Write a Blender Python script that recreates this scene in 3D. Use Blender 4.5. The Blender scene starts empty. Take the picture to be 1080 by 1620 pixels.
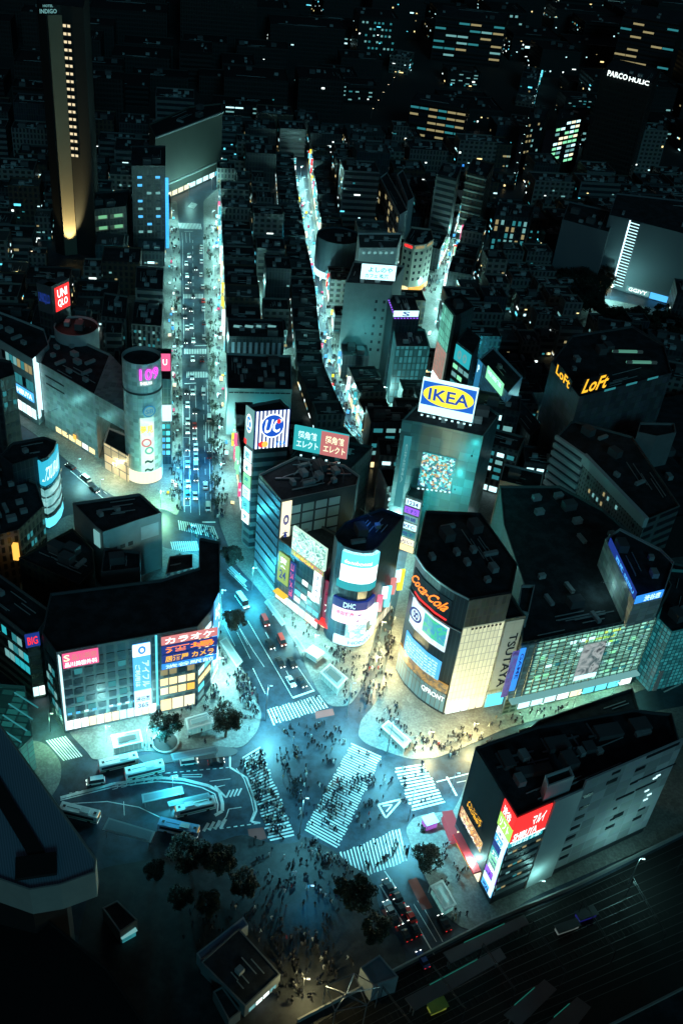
import bpy, bmesh, math, random
from mathutils import Vector, Matrix
S = bpy.context.scene
COL = S.collection
rnd = random.Random(11)
# ------------------------------------------------------------------ camera
FPX, PITCH, ROLL, CAMZ = 1600.0, math.radians(36.778), math.radians(6.69), 228.0
EYE = Vector((0, 0, CAMZ))
FW = Vector((0, math.cos(PITCH), -math.sin(PITCH)))
R0 = Vector((1, 0, 0)); D0 = Vector((0, -math.sin(PITCH), -math.cos(PITCH)))
cr, sr = math.cos(ROLL), math.sin(ROLL)
cx_ = R0 * cr - D0 * sr; cy_ = -(R0 * sr + D0 * cr); cz_ = -FW
cam = bpy.data.cameras.new('camera'); cam.sensor_fit = 'VERTICAL'; cam.sensor_height = 36; cam.sensor_width = 24
cam.lens = FPX / 1620 * 36; cam.clip_start = 1; cam.clip_end = 9000
co = bpy.data.objects.new('camera', cam); COL.objects.link(co)
M = Matrix.Identity(4)
for i in range(3):
    M[i][0], M[i][1], M[i][2], M[i][3] = cx_[i], cy_[i], cz_[i], EYE[i]
co.matrix_world = M
S.camera = co
# ------------------------------------------------------------------ night sky, faint added fill for city glow, exposure
w = bpy.data.worlds.new('World'); S.world = w; w.use_nodes = True
nt = w.node_tree; nt.nodes.clear()
sky = nt.nodes.new('ShaderNodeTexSky'); sky.sky_type = 'NISHITA'; sky.sun_disc = False
sky.sun_elevation = math.radians(25); sky.sun_rotation = math.radians(200)
bg = nt.nodes.new('ShaderNodeBackground'); bg.inputs[1].default_value = 0.0028
wo = nt.nodes.new('ShaderNodeOutputWorld')
nt.links.new(sky.outputs[0], bg.inputs[0]); nt.links.new(bg.outputs[0], wo.inputs[0])
glow_fill = bpy.data.lights.new('glow_fill', 'SUN'); glow_fill.energy = .2; glow_fill.angle = math.radians(14); glow_fill.color = (.13, .68, .9)  # added fill from behind the camera, lifts the walls that face it
mo = bpy.data.objects.new('glow_fill', glow_fill); COL.objects.link(mo); mo.rotation_euler = (math.radians(65), 0, math.radians(17))
S.view_settings.view_transform = 'Standard'; S.view_settings.look = 'None'
S.view_settings.exposure = 0.38; S.view_settings.gamma = 1.0
S.render.engine = 'CYCLES'
S.cycles.use_denoising = True; S.cycles.max_bounces = 4; S.cycles.diffuse_bounces = 2; S.cycles.glossy_bounces = 2
S.cycles.transmission_bounces = 2; S.cycles.transparent_max_bounces = 6
S.cycles.sample_clamp_indirect = 3; S.cycles.sample_clamp_direct = 0; S.cycles.use_light_tree = True
S.cycles.caustics_reflective = False; S.cycles.caustics_refractive = False

# ------------------------------------------------------------------ geometry of the view
def ray(px, py):
    qx, qy = px - 540, py - 810
    return FW * FPX + R0 * (qx * cr + qy * sr) + D0 * (-qx * sr + qy * cr)
def G(px, py, z=0.0):
    d = ray(px, py); t = (z - CAMZ) / d.z
    return EYE + d * t
def proj(v):
    d = v - EYE; k = FPX / d.dot(FW); a = d.dot(R0) * k; b = d.dot(D0) * k
    return (540 + a * cr - b * sr, 810 + a * sr + b * cr)
def HT(bx, by, ty, z0=0.0):
    """height of a vertical edge standing at ground pixel (bx,by) whose top shows at image row ty"""
    g = G(bx, by, z0); lo, hi = z0, 220.0
    for _ in range(40):
        m = (lo + hi) / 2
        if proj(Vector((g.x, g.y, m)))[1] > ty: lo = m
        else: hi = m
    return lo
def HB(tx, ty, by, z0=0.0):
    """height of a roof corner seen at (tx,ty) whose foot shows at image row by"""
    lo, hi = 0.5, 215.0
    for _ in range(40):
        m = (lo + hi) / 2
        g = G(tx, ty, m)
        if proj(Vector((g.x, g.y, z0)))[1] < by: lo = m
        else: hi = m
    return lo

# ------------------------------------------------------------------ materials
MATS = {}
def nodes(name):
    m = bpy.data.materials.new(name); m.use_nodes = True
    return m, m.node_tree, m.node_tree.nodes['Principled BSDF']
def mat(name, c, rough=0.7, metal=0.0, noise=0.25, scale=0.35, spec=0.5):
    if name in MATS: return MATS[name]
    m, t, b = nodes(name)
    n = t.nodes.new('ShaderNodeTexNoise'); n.inputs['Scale'].default_value = scale; n.inputs['Detail'].default_value = 6
    g = t.nodes.new('ShaderNodeNewGeometry'); t.links.new(g.outputs['Position'], n.inputs['Vector'])
    r = t.nodes.new('ShaderNodeMix'); r.data_type = 'RGBA'
    r.inputs[6].default_value = tuple(x * (1 - noise) for x in c) + (1,)
    r.inputs[7].default_value = tuple(min(1, x * (1 + noise)) for x in c) + (1,)
    t.links.new(n.outputs['Fac'], r.inputs[0]); t.links.new(r.outputs[2], b.inputs['Base Color'])
    b.inputs['Roughness'].default_value = rough; b.inputs['Metallic'].default_value = metal
    b.inputs['Specular IOR Level'].default_value = spec
    MATS[name] = m; return m
def em(name, c, s=1.0):
    if name in MATS: return MATS[name]
    m, t, b = nodes(name)
    b.inputs['Base Color'].default_value = (.02, .02, .02, 1); b.inputs['Roughness'].default_value = .6
    b.inputs['Specular IOR Level'].default_value = .1; b.inputs['Emission Color'].default_value = tuple(c) + (1,); b.inputs['Emission Strength'].default_value = s
    MATS[name] = m; return m
def grid_wall(name, wall, glass, bw=1.8, rh=3.5, mortar=.45, off=0.0, rough=.5, dirt=.5, gl=.32):
    """wall whose unlit windows are laid out in metres along the facade (uv is in metres)"""
    if name in MATS: return MATS[name]
    m, t, b = nodes(name)
    uv = t.nodes.new('ShaderNodeUVMap')
    br = t.nodes.new('ShaderNodeTexBrick'); br.offset = off; br.inputs['Scale'].default_value = 1
    br.inputs['Brick Width'].default_value = bw; br.inputs['Row Height'].default_value = rh
    br.inputs['Mortar Size'].default_value = mortar; br.inputs['Mortar Smooth'].default_value = 0
    br.inputs['Color1'].default_value = tuple(glass) + (1,); br.inputs['Color2'].default_value = tuple(x * 1.9 for x in glass) + (1,)
    br.inputs['Mortar'].default_value = tuple(wall) + (1,)
    n = t.nodes.new('ShaderNodeTexNoise'); n.inputs['Scale'].default_value = .5; n.inputs['Detail'].default_value = 8
    t.links.new(uv.outputs[0], n.inputs['Vector'])
    r = t.nodes.new('ShaderNodeMix'); r.data_type = 'RGBA'; r.blend_type = 'MULTIPLY'; r.inputs[0].default_value = dirt
    t.links.new(uv.outputs[0], br.inputs['Vector']); t.links.new(br.outputs['Color'], r.inputs[6]); t.links.new(n.outputs['Color'], r.inputs[7])
    t.links.new(r.outputs[2], b.inputs['Base Color'])
    mr = t.nodes.new('ShaderNodeMapRange'); mr.inputs[3].default_value = gl; mr.inputs[4].default_value = rough + .2
    t.links.new(br.outputs['Fac'], mr.inputs[0]); t.links.new(mr.outputs[0], b.inputs['Roughness'])
    MATS[name] = m; return m
def em_pic(name, stops, s=1.0, scale=.25, detail=3, kind='NOISE'):
    """lit advertising picture: coloured shapes laid out in metres on the board"""
    if name in MATS: return MATS[name]
    m, t, b = nodes(name)
    uv = t.nodes.new('ShaderNodeUVMap')
    if kind == 'NOISE':
        n = t.nodes.new('ShaderNodeTexNoise'); n.inputs['Detail'].default_value = detail; n.inputs['Distortion'].default_value = 1.2; out = n.outputs['Fac']
    else:
        n = t.nodes.new('ShaderNodeTexVoronoi'); out = n.outputs['Color']
    n.inputs['Scale'].default_value = scale
    t.links.new(uv.outputs[0], n.inputs['Vector'])
    cr_ = t.nodes.new('ShaderNodeValToRGB'); e = cr_.color_ramp.elements
    while len(e) < len(stops): e.new(.5)
    for k, c in enumerate(stops):
        e[k].position = .28 + .44 * k / max(1, len(stops) - 1); e[k].color = tuple(c) + (1,)
    if kind != 'NOISE':
        for k in range(len(stops)): e[k].position = k / len(stops)
        cr_.color_ramp.interpolation = 'CONSTANT'
        sp = t.nodes.new('ShaderNodeSeparateColor'); t.links.new(out, sp.inputs[0]); out = sp.outputs[0]
    t.links.new(out, cr_.inputs[0]); t.links.new(cr_.outputs[0], b.inputs['Emission Color'])
    b.inputs['Emission Strength'].default_value = s; b.inputs['Base Color'].default_value = (.05, .05, .05, 1)
    MATS[name] = m; return m

def worn(name, c, c2, rough, s1, s2, lo=.42, hi=.6):
    m, t, b = nodes(name); g = t.nodes.new('ShaderNodeNewGeometry'); n = t.nodes.new('ShaderNodeTexNoise'); n.inputs['Scale'].default_value = s1; n.inputs['Detail'].default_value = 8; n.inputs['Roughness'].default_value = .7
    v = t.nodes.new('ShaderNodeTexVoronoi'); v.inputs['Scale'].default_value = s2; v.distance = 'MANHATTAN'; t.links.new(g.outputs['Position'], n.inputs['Vector']); t.links.new(g.outputs['Position'], v.inputs['Vector'])
    r = t.nodes.new('ShaderNodeValToRGB'); r.color_ramp.elements[0].position = lo; r.color_ramp.elements[1].position = hi; r.color_ramp.elements[0].color = tuple(c2) + (1,); r.color_ramp.elements[1].color = tuple(c) + (1,)
    x = t.nodes.new('ShaderNodeMix'); x.data_type = 'RGBA'; x.blend_type = 'MULTIPLY'; x.inputs[0].default_value = .35; t.links.new(n.outputs['Fac'], r.inputs[0]); t.links.new(r.outputs[0], x.inputs[6]); bw_ = t.nodes.new('ShaderNodeRGBToBW'); t.links.new(v.outputs['Color'], bw_.inputs[0]); t.links.new(bw_.outputs[0], x.inputs[7]); t.links.new(x.outputs[2], b.inputs['Base Color'])
    q = t.nodes.new('ShaderNodeMapRange'); q.inputs[3].default_value = rough - .12; q.inputs[4].default_value = rough + .2; t.links.new(n.outputs['Fac'], q.inputs[0]); t.links.new(q.outputs[0], b.inputs['Roughness']); MATS[name] = m; return m
asphalt = worn('asphalt', (.045, .08, .115), (.026, .042, .06), .42, .35, .045)
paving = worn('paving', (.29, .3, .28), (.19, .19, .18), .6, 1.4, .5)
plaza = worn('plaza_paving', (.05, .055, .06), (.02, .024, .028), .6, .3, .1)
paint = worn('road_paint', (.95, .95, .92), (.45, .46, .46), .5, 1.6, .3, .3, .45)
redpaint = mat('red_paint', (.34, .09, .08), .7, noise=.25)
earth = mat('earth', (.035, .04, .04), .9)
roofm = worn('roof_membrane', (.045, .056, .068), (.014, .018, .022), .8, .25, .09)
roofk = mat('roof_black', (.01, .012, .014))
roofl = mat('roof_grey', (.09, .1, .1), .85, noise=.4, scale=.2)
conc = mat('concrete', (.3, .3, .29), .8, noise=.2, scale=.15)
concd = mat('dark_concrete', (.11, .115, .12), .8, noise=.3, scale=.15)
white = mat('white_panel', (.62, .63, .62), .6, noise=.12, scale=.2)
steel = mat('steel', (.35, .36, .38), .4, .7)
darkm = mat('dark_metal', (.04, .045, .05), .5, .3)
black = mat('black_rubber', (.02, .02, .02), .8)
glass = mat('dark_glass', (.02, .03, .04), .4, 0, noise=.1, spec=.25)
unit = mat('rooftop_unit', (.38, .42, .42), .7, noise=.3, scale=.8)
leafm = mat('leaf', (.012, .026, .014), .7, noise=.6, scale=.9)
leafd = mat('leaf_dark', (.016, .018, .012), .7, noise=.6, scale=.9)
bark = mat('bark', (.07, .055, .045), .9)
w_tile = grid_wall('wall_tile', (.22, .22, .21), (.02, .03, .035), 2.2, 3.4, .55)
w_band = grid_wall('wall_band', (.2, .21, .21), (.018, .028, .035), 60, 3.6, .9)
w_dark = grid_wall('wall_dark', (.07, .08, .085), (.015, .022, .028), 1.9, 3.4, .4)
w_curt = grid_wall('wall_curtain', (.1, .11, .12), (.02, .035, .045), 1.5, 3.8, .12, rough=.2)
w_brick = grid_wall('wall_brown', (.12, .085, .06), (.02, .025, .03), 2.6, 3.2, .6)
w_apart = grid_wall('wall_apartment', (.28, .27, .25), (.03, .035, .035), 3.4, 3.0, .7)
w_panel = grid_wall('wall_panelled', (.5, .52, .5), (.55, .57, .55), 3.2, 1.7, .05, dirt=.25)
w_fine = grid_wall('wall_fine_tile', (.58, .6, .58), (.33, .34, .33), 2.2, 1.8, .08, dirt=.3)
far_a = grid_wall('far_tile', (.03, .033, .033), (.008, .009, .01), 2.2, 3.4, .6)  # far copy of the tile wall, night darkness put into its colour
far_b = grid_wall('far_band', (.022, .025, .026), (.008, .009, .01), 60, 3.6, .9)  # far copy of the banded wall, darkened in colour for the unlit distance
E_ = {
 'cyan': em('lit_cyan', (.12, .75, .95), 1.2), 'ice': em('lit_ice', (.55, .95, 1), 1.3), 'white': em('lit_white', (.85, 1, .97), 1.5),
 'warm': em('lit_warm', (1, .8, .35), 1.3), 'amber': em('lit_amber', (1, .5, .08), 1.1), 'yellow': em('lit_yellow', (1, .85, .05), 1.1),
 'green': em('lit_green', (.3, 1, .55), .8), 'lime': em('lit_lime', (.45, 1, .15), .9), 'blue': em('lit_blue', (.03, .25, .85), 1.1),
 'red': em('lit_red', (.95, .03, .03), 1.1), 'pink': em('lit_pink', (.9, .12, .3), .9), 'magenta': em('lit_magenta', (.9, .08, .9), 1.3),
 'navy': em('lit_navy', (.01, .03, .2), 1), 'black': em('sign_black', (0, .005, .01), 1), 'teal': em('lit_teal', (.02, .35, .4), 1),
 'dteal': em('dim_teal', (.02, .16, .18), 1), 'dwarm': em('dim_warm', (.5, .42, .2), .5), 'dice': em('dim_ice', (.2, .5, .5), .6),
 'orange': em('neon_orange', (1, .22, .02), 1.6), 'gold': em('neon_gold', (1, .5, .03), 1.1), 'salmon': em('lit_salmon', (.75, .25, .25), .8),
 'cream': em('lit_cream', (1, .93, .6), 1.1), 'sky': em('lit_skyblue', (.08, .45, .95), 1.1), 'purple': em('lit_purple', (.3, .1, .9), 1.1),
}

# ------------------------------------------------------------------ mesh helpers
def setp(o, label=None, cat=None, group=None, kind=None):
    if label: o['label'] = label
    if cat: o['category'] = cat
    if group: o['group'] = group
    if kind: o['kind'] = kind
    return o
def empty(name, loc, label=None, cat=None, group=None):
    o = bpy.data.objects.new(name, None); o.location = loc; o.empty_display_size = 1; COL.objects.link(o)
    return setp(o, label, cat, group)
def root_loc(o):
    v = Vector((0, 0, 0))
    while o: v += o.location; o = o.parent
    return v
class MB:
    def __init__(s): s.v = []; s.f = []; s.uv = []; s.mi = []; s.mats = []
    def mslot(s, m):
        if m is None: return 0
        if m not in s.mats: s.mats.append(m)
        return s.mats.index(m)
    def face(s, pts, uv=None, m=None):
        i = len(s.v); s.v += [tuple(p) for p in pts]; s.f.append(tuple(range(i, i + len(pts))))
        s.uv += uv if uv else [(0, 0)] * len(pts); s.mi.append(s.mslot(m)); return s
    def box(s, c, sx, sy, sz, rot=0.0, m=None):
        """box centred at c in x,y standing on c.z"""
        ca, sa = math.cos(rot), math.sin(rot)
        def q(x, y, z): return (c[0] + x * ca - y * sa, c[1] + x * sa + y * ca, c[2] + z)
        X, Y = sx / 2, sy / 2
        b = [q(-X, -Y, 0), q(X, -Y, 0), q(X, Y, 0), q(-X, Y, 0)]; t = [q(-X, -Y, sz), q(X, -Y, sz), q(X, Y, sz), q(-X, Y, sz)]
        for k in range(4):
            l = (k + 1) % 4; L = sx if k % 2 == 0 else sy
            s.face([b[k], b[l], t[l], t[k]], [(0, 0), (L, 0), (L, sz), (0, sz)], m)
        s.face(t, [(0, 0), (sx, 0), (sx, sy), (0, sy)], m); s.face(b[::-1], None, m); return s
    def prism(s, poly, z0, z1, top=True, bottom=False, m=None, sides=True):
        n = len(poly); u = 0
        if sides:
            for k in range(n):
                a, b = poly[k], poly[(k + 1) % n]; L = math.hypot(b[0] - a[0], b[1] - a[1])
                s.face([(a[0], a[1], z0), (b[0], b[1], z0), (b[0], b[1], z1), (a[0], a[1], z1)], [(u, z0), (u + L, z0), (u + L, z1), (u, z1)], m); u += L
        if top: s.face([(p[0], p[1], z1) for p in poly], [(p[0], p[1]) for p in poly], m)
        if bottom: s.face([(p[0], p[1], z0) for p in reversed(poly)], None, m)
        return s
    def tube(s, a, b, r0, r1, n=6, m=None, cap=True):
        a, b = Vector(a), Vector(b); d = (b - a).normalized(); x = d.orthogonal().normalized(); y = d.cross(x)
        A = [a + (x * math.cos(2 * math.pi * k / n) + y * math.sin(2 * math.pi * k / n)) * r0 for k in range(n)]
        B = [b + (x * math.cos(2 * math.pi * k / n) + y * math.sin(2 * math.pi * k / n)) * r1 for k in range(n)]
        for k in range(n): s.face([A[k], A[(k + 1) % n], B[(k + 1) % n], B[k]], None, m)
        if cap: s.face(B, None, m); s.face(A[::-1], None, m)
        return s
    def slab(s, c4, th, nrm, m=None):
        """thin board: c4 = BL,BR,TR,TL front corners, thickness behind them"""
        f = [Vector(p) for p in c4]; b = [p - nrm * th for p in f]
        W = (f[1] - f[0]).length; Hh = (f[3] - f[0]).length
        s.face(f, [(0, 0), (W, 0), (W, Hh), (0, Hh)], m)
        s.face([b[1], b[0], b[3], b[2]], [(0, 0)] * 4, m)
        for k in range(4):
            l = (k + 1) % 4; s.face([b[k], b[l], f[l], f[k]], [(0, 0)] * 4, m)
        return s
    def mesh(s, name, off=Vector((0, 0, 0)), m=None):
        me = bpy.data.meshes.new(name)
        me.from_pydata([(x[0] - off[0], x[1] - off[1], x[2] - off[2]) for x in s.v], [], s.f)
        u = me.uv_layers.new(name='UVMap'); flat = [c for p in s.uv for c in p]
        if len(flat) == 2 * len(me.loops): u.data.foreach_set('uv', flat)
        for x in (s.mats if s.mats else [m]): me.materials.append(x)
        if s.mats: me.polygons.foreach_set('material_index', s.mi)
        me.update(); return me
    def build(s, name, m=None, parent=None):
        """links the collected shapes as one object; vertices were given in world coordinates"""
        if parent is not None: off = root_loc(parent)
        else:
            n = max(1, len(s.v)); off = Vector((sum(p[0] for p in s.v) / n, sum(p[1] for p in s.v) / n, min((p[2] for p in s.v), default=0)))
        o = bpy.data.objects.new(name, s.mesh(name, off, m)); COL.objects.link(o)
        if parent is not None: o.parent = parent
        else: o.location = off
        return o
TCACHE = {}
def text_polys(txt):
    """flat outline triangles of a word, scaled to the unit square"""
    if txt in TCACHE: return TCACHE[txt]
    cu = bpy.data.curves.new('lettering', 'FONT'); cu.body = txt; cu.resolution_u = 2; cu.space_line = .8
    cu.offset = .02
    o = bpy.data.objects.new('lettering', cu); COL.objects.link(o)
    bpy.context.view_layer.update()
    ev = o.evaluated_get(bpy.context.evaluated_depsgraph_get()); me = ev.to_mesh()
    vs = [v.co.copy() for v in me.vertices]; fs = [tuple(p.vertices) for p in me.polygons]
    ev.to_mesh_clear(); bpy.data.objects.remove(o); bpy.data.curves.remove(cu)
    if not vs: TCACHE[txt] = ([], []); return TCACHE[txt]
    x0, x1 = min(v.x for v in vs), max(v.x for v in vs); y0, y1 = min(v.y for v in vs), max(v.y for v in vs)
    TCACHE[txt] = ([((v.x - x0) / max(1e-6, x1 - x0), (v.y - y0) / max(1e-6, y1 - y0)) for v in vs], fs)
    return TCACHE[txt]
def lettering(parent, c4, nrm, txt, rect, m, name='lettering', vertical=False, off=.12, shear=0.0):
    """word laid on a board c4 (BL,BR,TR,TL); rect = u0,v0,u1,v1 as fractions"""
    vs, fs = text_polys(txt)
    if not vs: return
    BL, BR, TR, TL = [Vector(p) for p in c4]
    def at(u, v): return BL * (1 - u) * (1 - v) + BR * u * (1 - v) + TR * u * v + TL * (1 - u) * v + nrm * off
    b = MB(); u0, v0, u1, v1 = rect; P = []
    for (x, y) in vs:
        if vertical: x, y = y, 1 - x     # word turned a quarter, reading downwards
        P.append(at(u0 + (u1 - u0) * (x + shear * (y - .5)), v0 + (v1 - v0) * y))
    for f in fs: b.face([P[k] for k in f])
    # give the letters depth so they stand proud of the board
    return b.build(name, m, parent)
BOX = {}
def unit_box(m):
    if m.name not in BOX: BOX[m.name] = MB().box((0, 0, 0), 1, 1, 1, 0, m).mesh('box_' + m.name, m=m)
    return BOX[m.name]
def part_box(name, parent, c, sx, sy, sz, rot, m):
    o = bpy.data.objects.new(name, unit_box(m)); COL.objects.link(o); o.parent = parent
    o.location = Vector(c) - root_loc(parent); o.rotation_euler = (0, 0, rot); o.scale = (sx, sy, sz); return o
FOOT = []      # ground plans already taken: (poly, height)
def area(poly): return sum(poly[k][0] * poly[(k + 1) % len(poly)][1] - poly[(k + 1) % len(poly)][0] * poly[k][1] for k in range(len(poly))) / 2
def inpoly(x, y, poly):
    c = False; j = len(poly) - 1
    for i in range(len(poly)):
        if (poly[i][1] > y) != (poly[j][1] > y) and x < (poly[j][0] - poly[i][0]) * (y - poly[i][1]) / (poly[j][1] - poly[i][1]) + poly[i][0]: c = not c
        j = i
    return c
def inset(poly, d):
    n = len(poly); out = []; sg = 1 if area(poly) > 0 else -1
    for k in range(n):
        a, b, c = Vector(poly[k - 1][:2]), Vector(poly[k][:2]), Vector(poly[(k + 1) % n][:2])
        e1, e2 = (b - a).normalized(), (c - b).normalized()
        n1, n2 = Vector((-e1.y, e1.x)) * sg, Vector((-e2.y, e2.x)) * sg
        q = n1 + n2; L = max(.35, q.length_squared / 2)
        out.append(tuple(b + q * (d / L)))
    return out
class Bld:
    def __init__(s, label, cat, poly, h, wall, roof=None, z0=0.0, parapet=.9, name='building', group=None, walltop=None, reg=True, clutter=4):
        """poly: list of world x,y in any order of turning"""
        s.poly = [tuple(p[:2]) for p in poly]; s.h = h; s.z0 = z0; s.sg = 1 if area(s.poly) > 0 else -1
        n = len(s.poly); cx = sum(p[0] for p in s.poly) / n; cy = sum(p[1] for p in s.poly) / n
        s.c = Vector((cx, cy, z0))
        s.root = empty(cat.replace(' ', '_') if name == 'building' else name, s.c, label, cat, group)
        P = s.poly if s.sg > 0 else s.poly[::-1]
        s.P = P
        ins = inset(P, .35)
        b = MB(); b.prism(P, z0, h, top=False); 
        for k in range(n):      # parapet top and inside
            l = (k + 1) % n
            b.face([(*P[k], h), (*P[l], h), (*ins[l], h), (*ins[k], h)], [(0, 0), (1, 0), (1, .1), (0, .1)])
            b.face([(*ins[k], h), (*ins[l], h), (*ins[l], h - parapet), (*ins[k], h - parapet)], [(0, 0), (1, 0), (1, .1), (0, .1)])
        s.wall = b.build('wall', wall, s.root)
        MB().face([(*p, h - parapet) for p in ins], [p for p in ins]).build('roof', roof or roofm, s.root)
        s.rz = h - parapet
        if reg: FOOT.append((s.poly, h))
        if clutter: s.clutter(clutter)
    def clutter(s, n, big=True):
        n = int(n * 1.7); e0 = max(range(len(s.poly)), key=lambda i: (Vector(s.poly[(i + 1) % len(s.poly)]) - Vector(s.poly[i])).length)
        A_, B_ = Vector(s.poly[e0]), Vector(s.poly[(e0 + 1) % len(s.poly)]); ee = (B_ - A_).normalized(); inn = Vector((-ee.y, ee.x)) * s.sg; L_ = (B_ - A_).length; ra = math.atan2(ee.y, ee.x)
        for k in range(min(7, n)):
            d_ = rnd.uniform(2, 9); f0 = rnd.uniform(.1, .5); l_ = L_ * rnd.uniform(.15, .4); c_ = A_ + ee * (L_ * f0 + l_ / 2) + inn * d_
            if all(inpoly(*(c_ + ee * q), s.poly) for q in (-l_ / 2 - .5, 0, l_ / 2 + .5)): part_box('pipe', s.root, (c_.x, c_.y, s.rz + .2), l_, .22, .22, ra, unit)
        xs = [p[0] for p in s.poly]; ys = [p[1] for p in s.poly]; done = []
        for _ in range(n * 14):
            if len(done) >= n: break
            x, y = rnd.uniform(min(xs), max(xs)), rnd.uniform(min(ys), max(ys))
            a = rnd.choice([(2.2, 1.4, 1.5), (3, 2, 1.8), (1.6, 1.6, 1.4), (4.5, 3.2, 2.8), (1.2, 4.5, 1.1)]) if big else (1.5, 1.2, 1.2)
            if all(inpoly(x + dx, y + dy, s.poly) for dx in (-3.2, 3.2) for dy in (-3.2, 3.2)) and all((x - q[0]) ** 2 + (y - q[1]) ** 2 > 22 for q in done):
                e = Vector((s.poly[1][0] - s.poly[0][0], s.poly[1][1] - s.poly[0][1])); r = math.atan2(e.y, e.x)
                nm = 'stair_head' if a[0] > 4 else rnd.choice(['air_conditioner', 'air_conditioner', 'duct', 'water_tank'])
                part_box(nm, s.root, (x, y, s.rz + .004), a[0], a[1], a[2], r, unit if nm != 'stair_head' else concd); done.append((x, y))
    def edge(s, i):
        a, b = Vector(s.poly[i]), Vector(s.poly[(i + 1) % len(s.poly)]); e = (b - a).normalized()
        nr = Vector((e.y, -e.x)) * s.sg
        return a, b, e, Vector((nr.x, nr.y, 0))
    def hit(s, i, px, py, out=0.0):
        """where the sight line through a picture point meets facade i: metres along it, height"""
        a, b, e, nr = s.edge(i); d = ray(px, py); a3 = Vector((a.x, a.y, 0)) + nr * out
        t = (a3 - EYE).dot(nr) / d.dot(nr); p = EYE + d * t
        return (Vector((p.x, p.y)) - Vector((a3.x, a3.y))).dot(e), p.z
    def quad(s, i, u0, u1, z0, z1, out=.1):
        a, b, e, nr = s.edge(i)
        def q(u, z): return Vector((a.x + e.x * u + nr.x * out, a.y + e.y * u + nr.y * out, z))
        if s.sg < 0: u0, u1 = max(u0, u1), min(u0, u1)
        else: u0, u1 = min(u0, u1), max(u0, u1)
        return [q(u0, z0), q(u1, z0), q(u1, z1), q(u0, z1)], nr
    def pxquad(s, i, pts, out=.3):
        """board on facade i from its four picture corners TL,TR,BR,BL"""
        h = [s.hit(i, *p, out=out) for p in pts]
        uL, uR = (h[0][0] + h[3][0]) / 2, (h[1][0] + h[2][0]) / 2; zt, zb = (h[0][1] + h[1][1]) / 2, (h[2][1] + h[3][1]) / 2
        return s.quad(i, uL, uR, min(zt, zb), max(zt, zb), out)
    def board(s, i, pts, m, words=(), out=.3, th=.25, name='sign', label=None):
        c4, nr = s.pxquad(i, pts, out); return s._board(c4, nr, m, words, th, name, label)
    def _board(s, c4, nr, m, words=(), th=.25, name='sign', label=None):
        o = MB().slab(c4, th, nr, m).build(name, m, s.root)
        if label: o['label'] = label
        for wd in words:
            lettering(o, c4, nr, wd[0], wd[1], wd[2], vertical=len(wd) > 3 and wd[3] == 'v', shear=wd[3] if len(wd) > 3 and wd[3] != 'v' else 0)
        return o
    def windows(s, i, u0, u1, z0, z1, cols, rows, mats, fw=.75, fh=.5, skip=0.0, out=.06, th=.12, name='window'):
        """u0,u1 are fractions along facade i"""
        a, b, e, nr = s.edge(i); L = (b - a).length; rot = math.atan2(e.y, e.x)
        for r in range(rows):
            for c in range(cols):
                if rnd.random() < skip: continue
                cw = L * (u1 - u0) / cols; ch = (z1 - z0) / rows
                u = L * u0 + cw * (c + .5); z = z0 + ch * (r + .5 - fh / 2)
                m = rnd.choice(mats)
                part_box(name, s.root, (a.x + e.x * u + nr.x * out, a.y + e.y * u + nr.y * out, z), cw * fw, th, ch * fh, rot, m)
def PX(h, *pts): return [G(p[0], p[1], h) for p in pts]
def rect(c, e, w_, d_):
    """rectangle: corner c, direction e (2-D unit), width along e, depth to the far side"""
    e = Vector(e[:2]).normalized(); f = Vector((-e.y, e.x))
    if f.y < 0: f = -f
    c = Vector(c[:2]); return [c, c + e * w_, c + e * w_ + f * d_, c + f * d_]
def inset_poly_px(h, pts): return [tuple(G(x, y, h)[:2]) for x, y in pts]

# ================================================================== THE SETTING
def sheet(name, pts, z, m, kind='structure', uv=None):
    b = MB(); b.face([(p[0], p[1], z) for p in pts], [(p[0], p[1]) for p in pts]); o = b.build(name, m); o['kind'] = kind; return o
def ccw(pts):
    pts = [tuple(p[:2]) for p in pts]
    return pts if area(pts) > 0 else pts[::-1]
sheet('ground', [(-3500, -300), (3500, -300), (3500, 6000), (-3500, 6000)], -.02, earth)
sheet('road', ccw([G(-260, 1500), G(-150, 300), G(150, 215), G(900, 205), G(1240, 400), G(1240, 1500), G(800, 1900), G(0, 1900)]), 0, asphalt)
PAVE = []
def rounded(P, d=4.0):
    out = []; n = len(P)
    for k in range(n):
        a, b, c = Vector(P[k - 1]), Vector(P[k]), Vector(P[(k + 1) % n]); u, v = a - b, c - b; lu, lv = min(d, u.length / 3), min(d, v.length / 3)
        if u.length < .5 or v.length < .5: out.append(tuple(b)); continue
        p, q = b + u.normalized() * lu, b + v.normalized() * lv
        for t in (0, .25, .5, .75, 1): out.append(tuple(p * (1 - t) ** 2 + b * 2 * t * (1 - t) + q * t * t))
    return out
def pavement(pts, m=None, h=.13):
    P = rounded(ccw([G(*p) for p in pts])); PAVE.append(P)
    o = MB().prism(P, .002, h).build('pavement', m or paving); o['kind'] = 'structure'; return o
pavement([(262, 318), (280, 318), (285, 380), (288, 560), (289, 760), (282, 818), (262, 806), (205, 800), (158, 772), (60, 690), (0, 650), (-80, 600), (-80, 480), (200, 480)])
pavement([(322, 318), (323, 470), (328, 560), (333, 650), (337, 760), (348, 830), (372, 892), (400, 922), (440, 972), (475, 1035), (500, 1090), (520, 1118), (553, 1117), (573, 1087), (582, 1045), (597, 990), (618, 890), (632, 830), (592, 750), (552, 690), (514, 600), (499, 480), (474, 330), (466, 250), (400, 250)])
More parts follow.
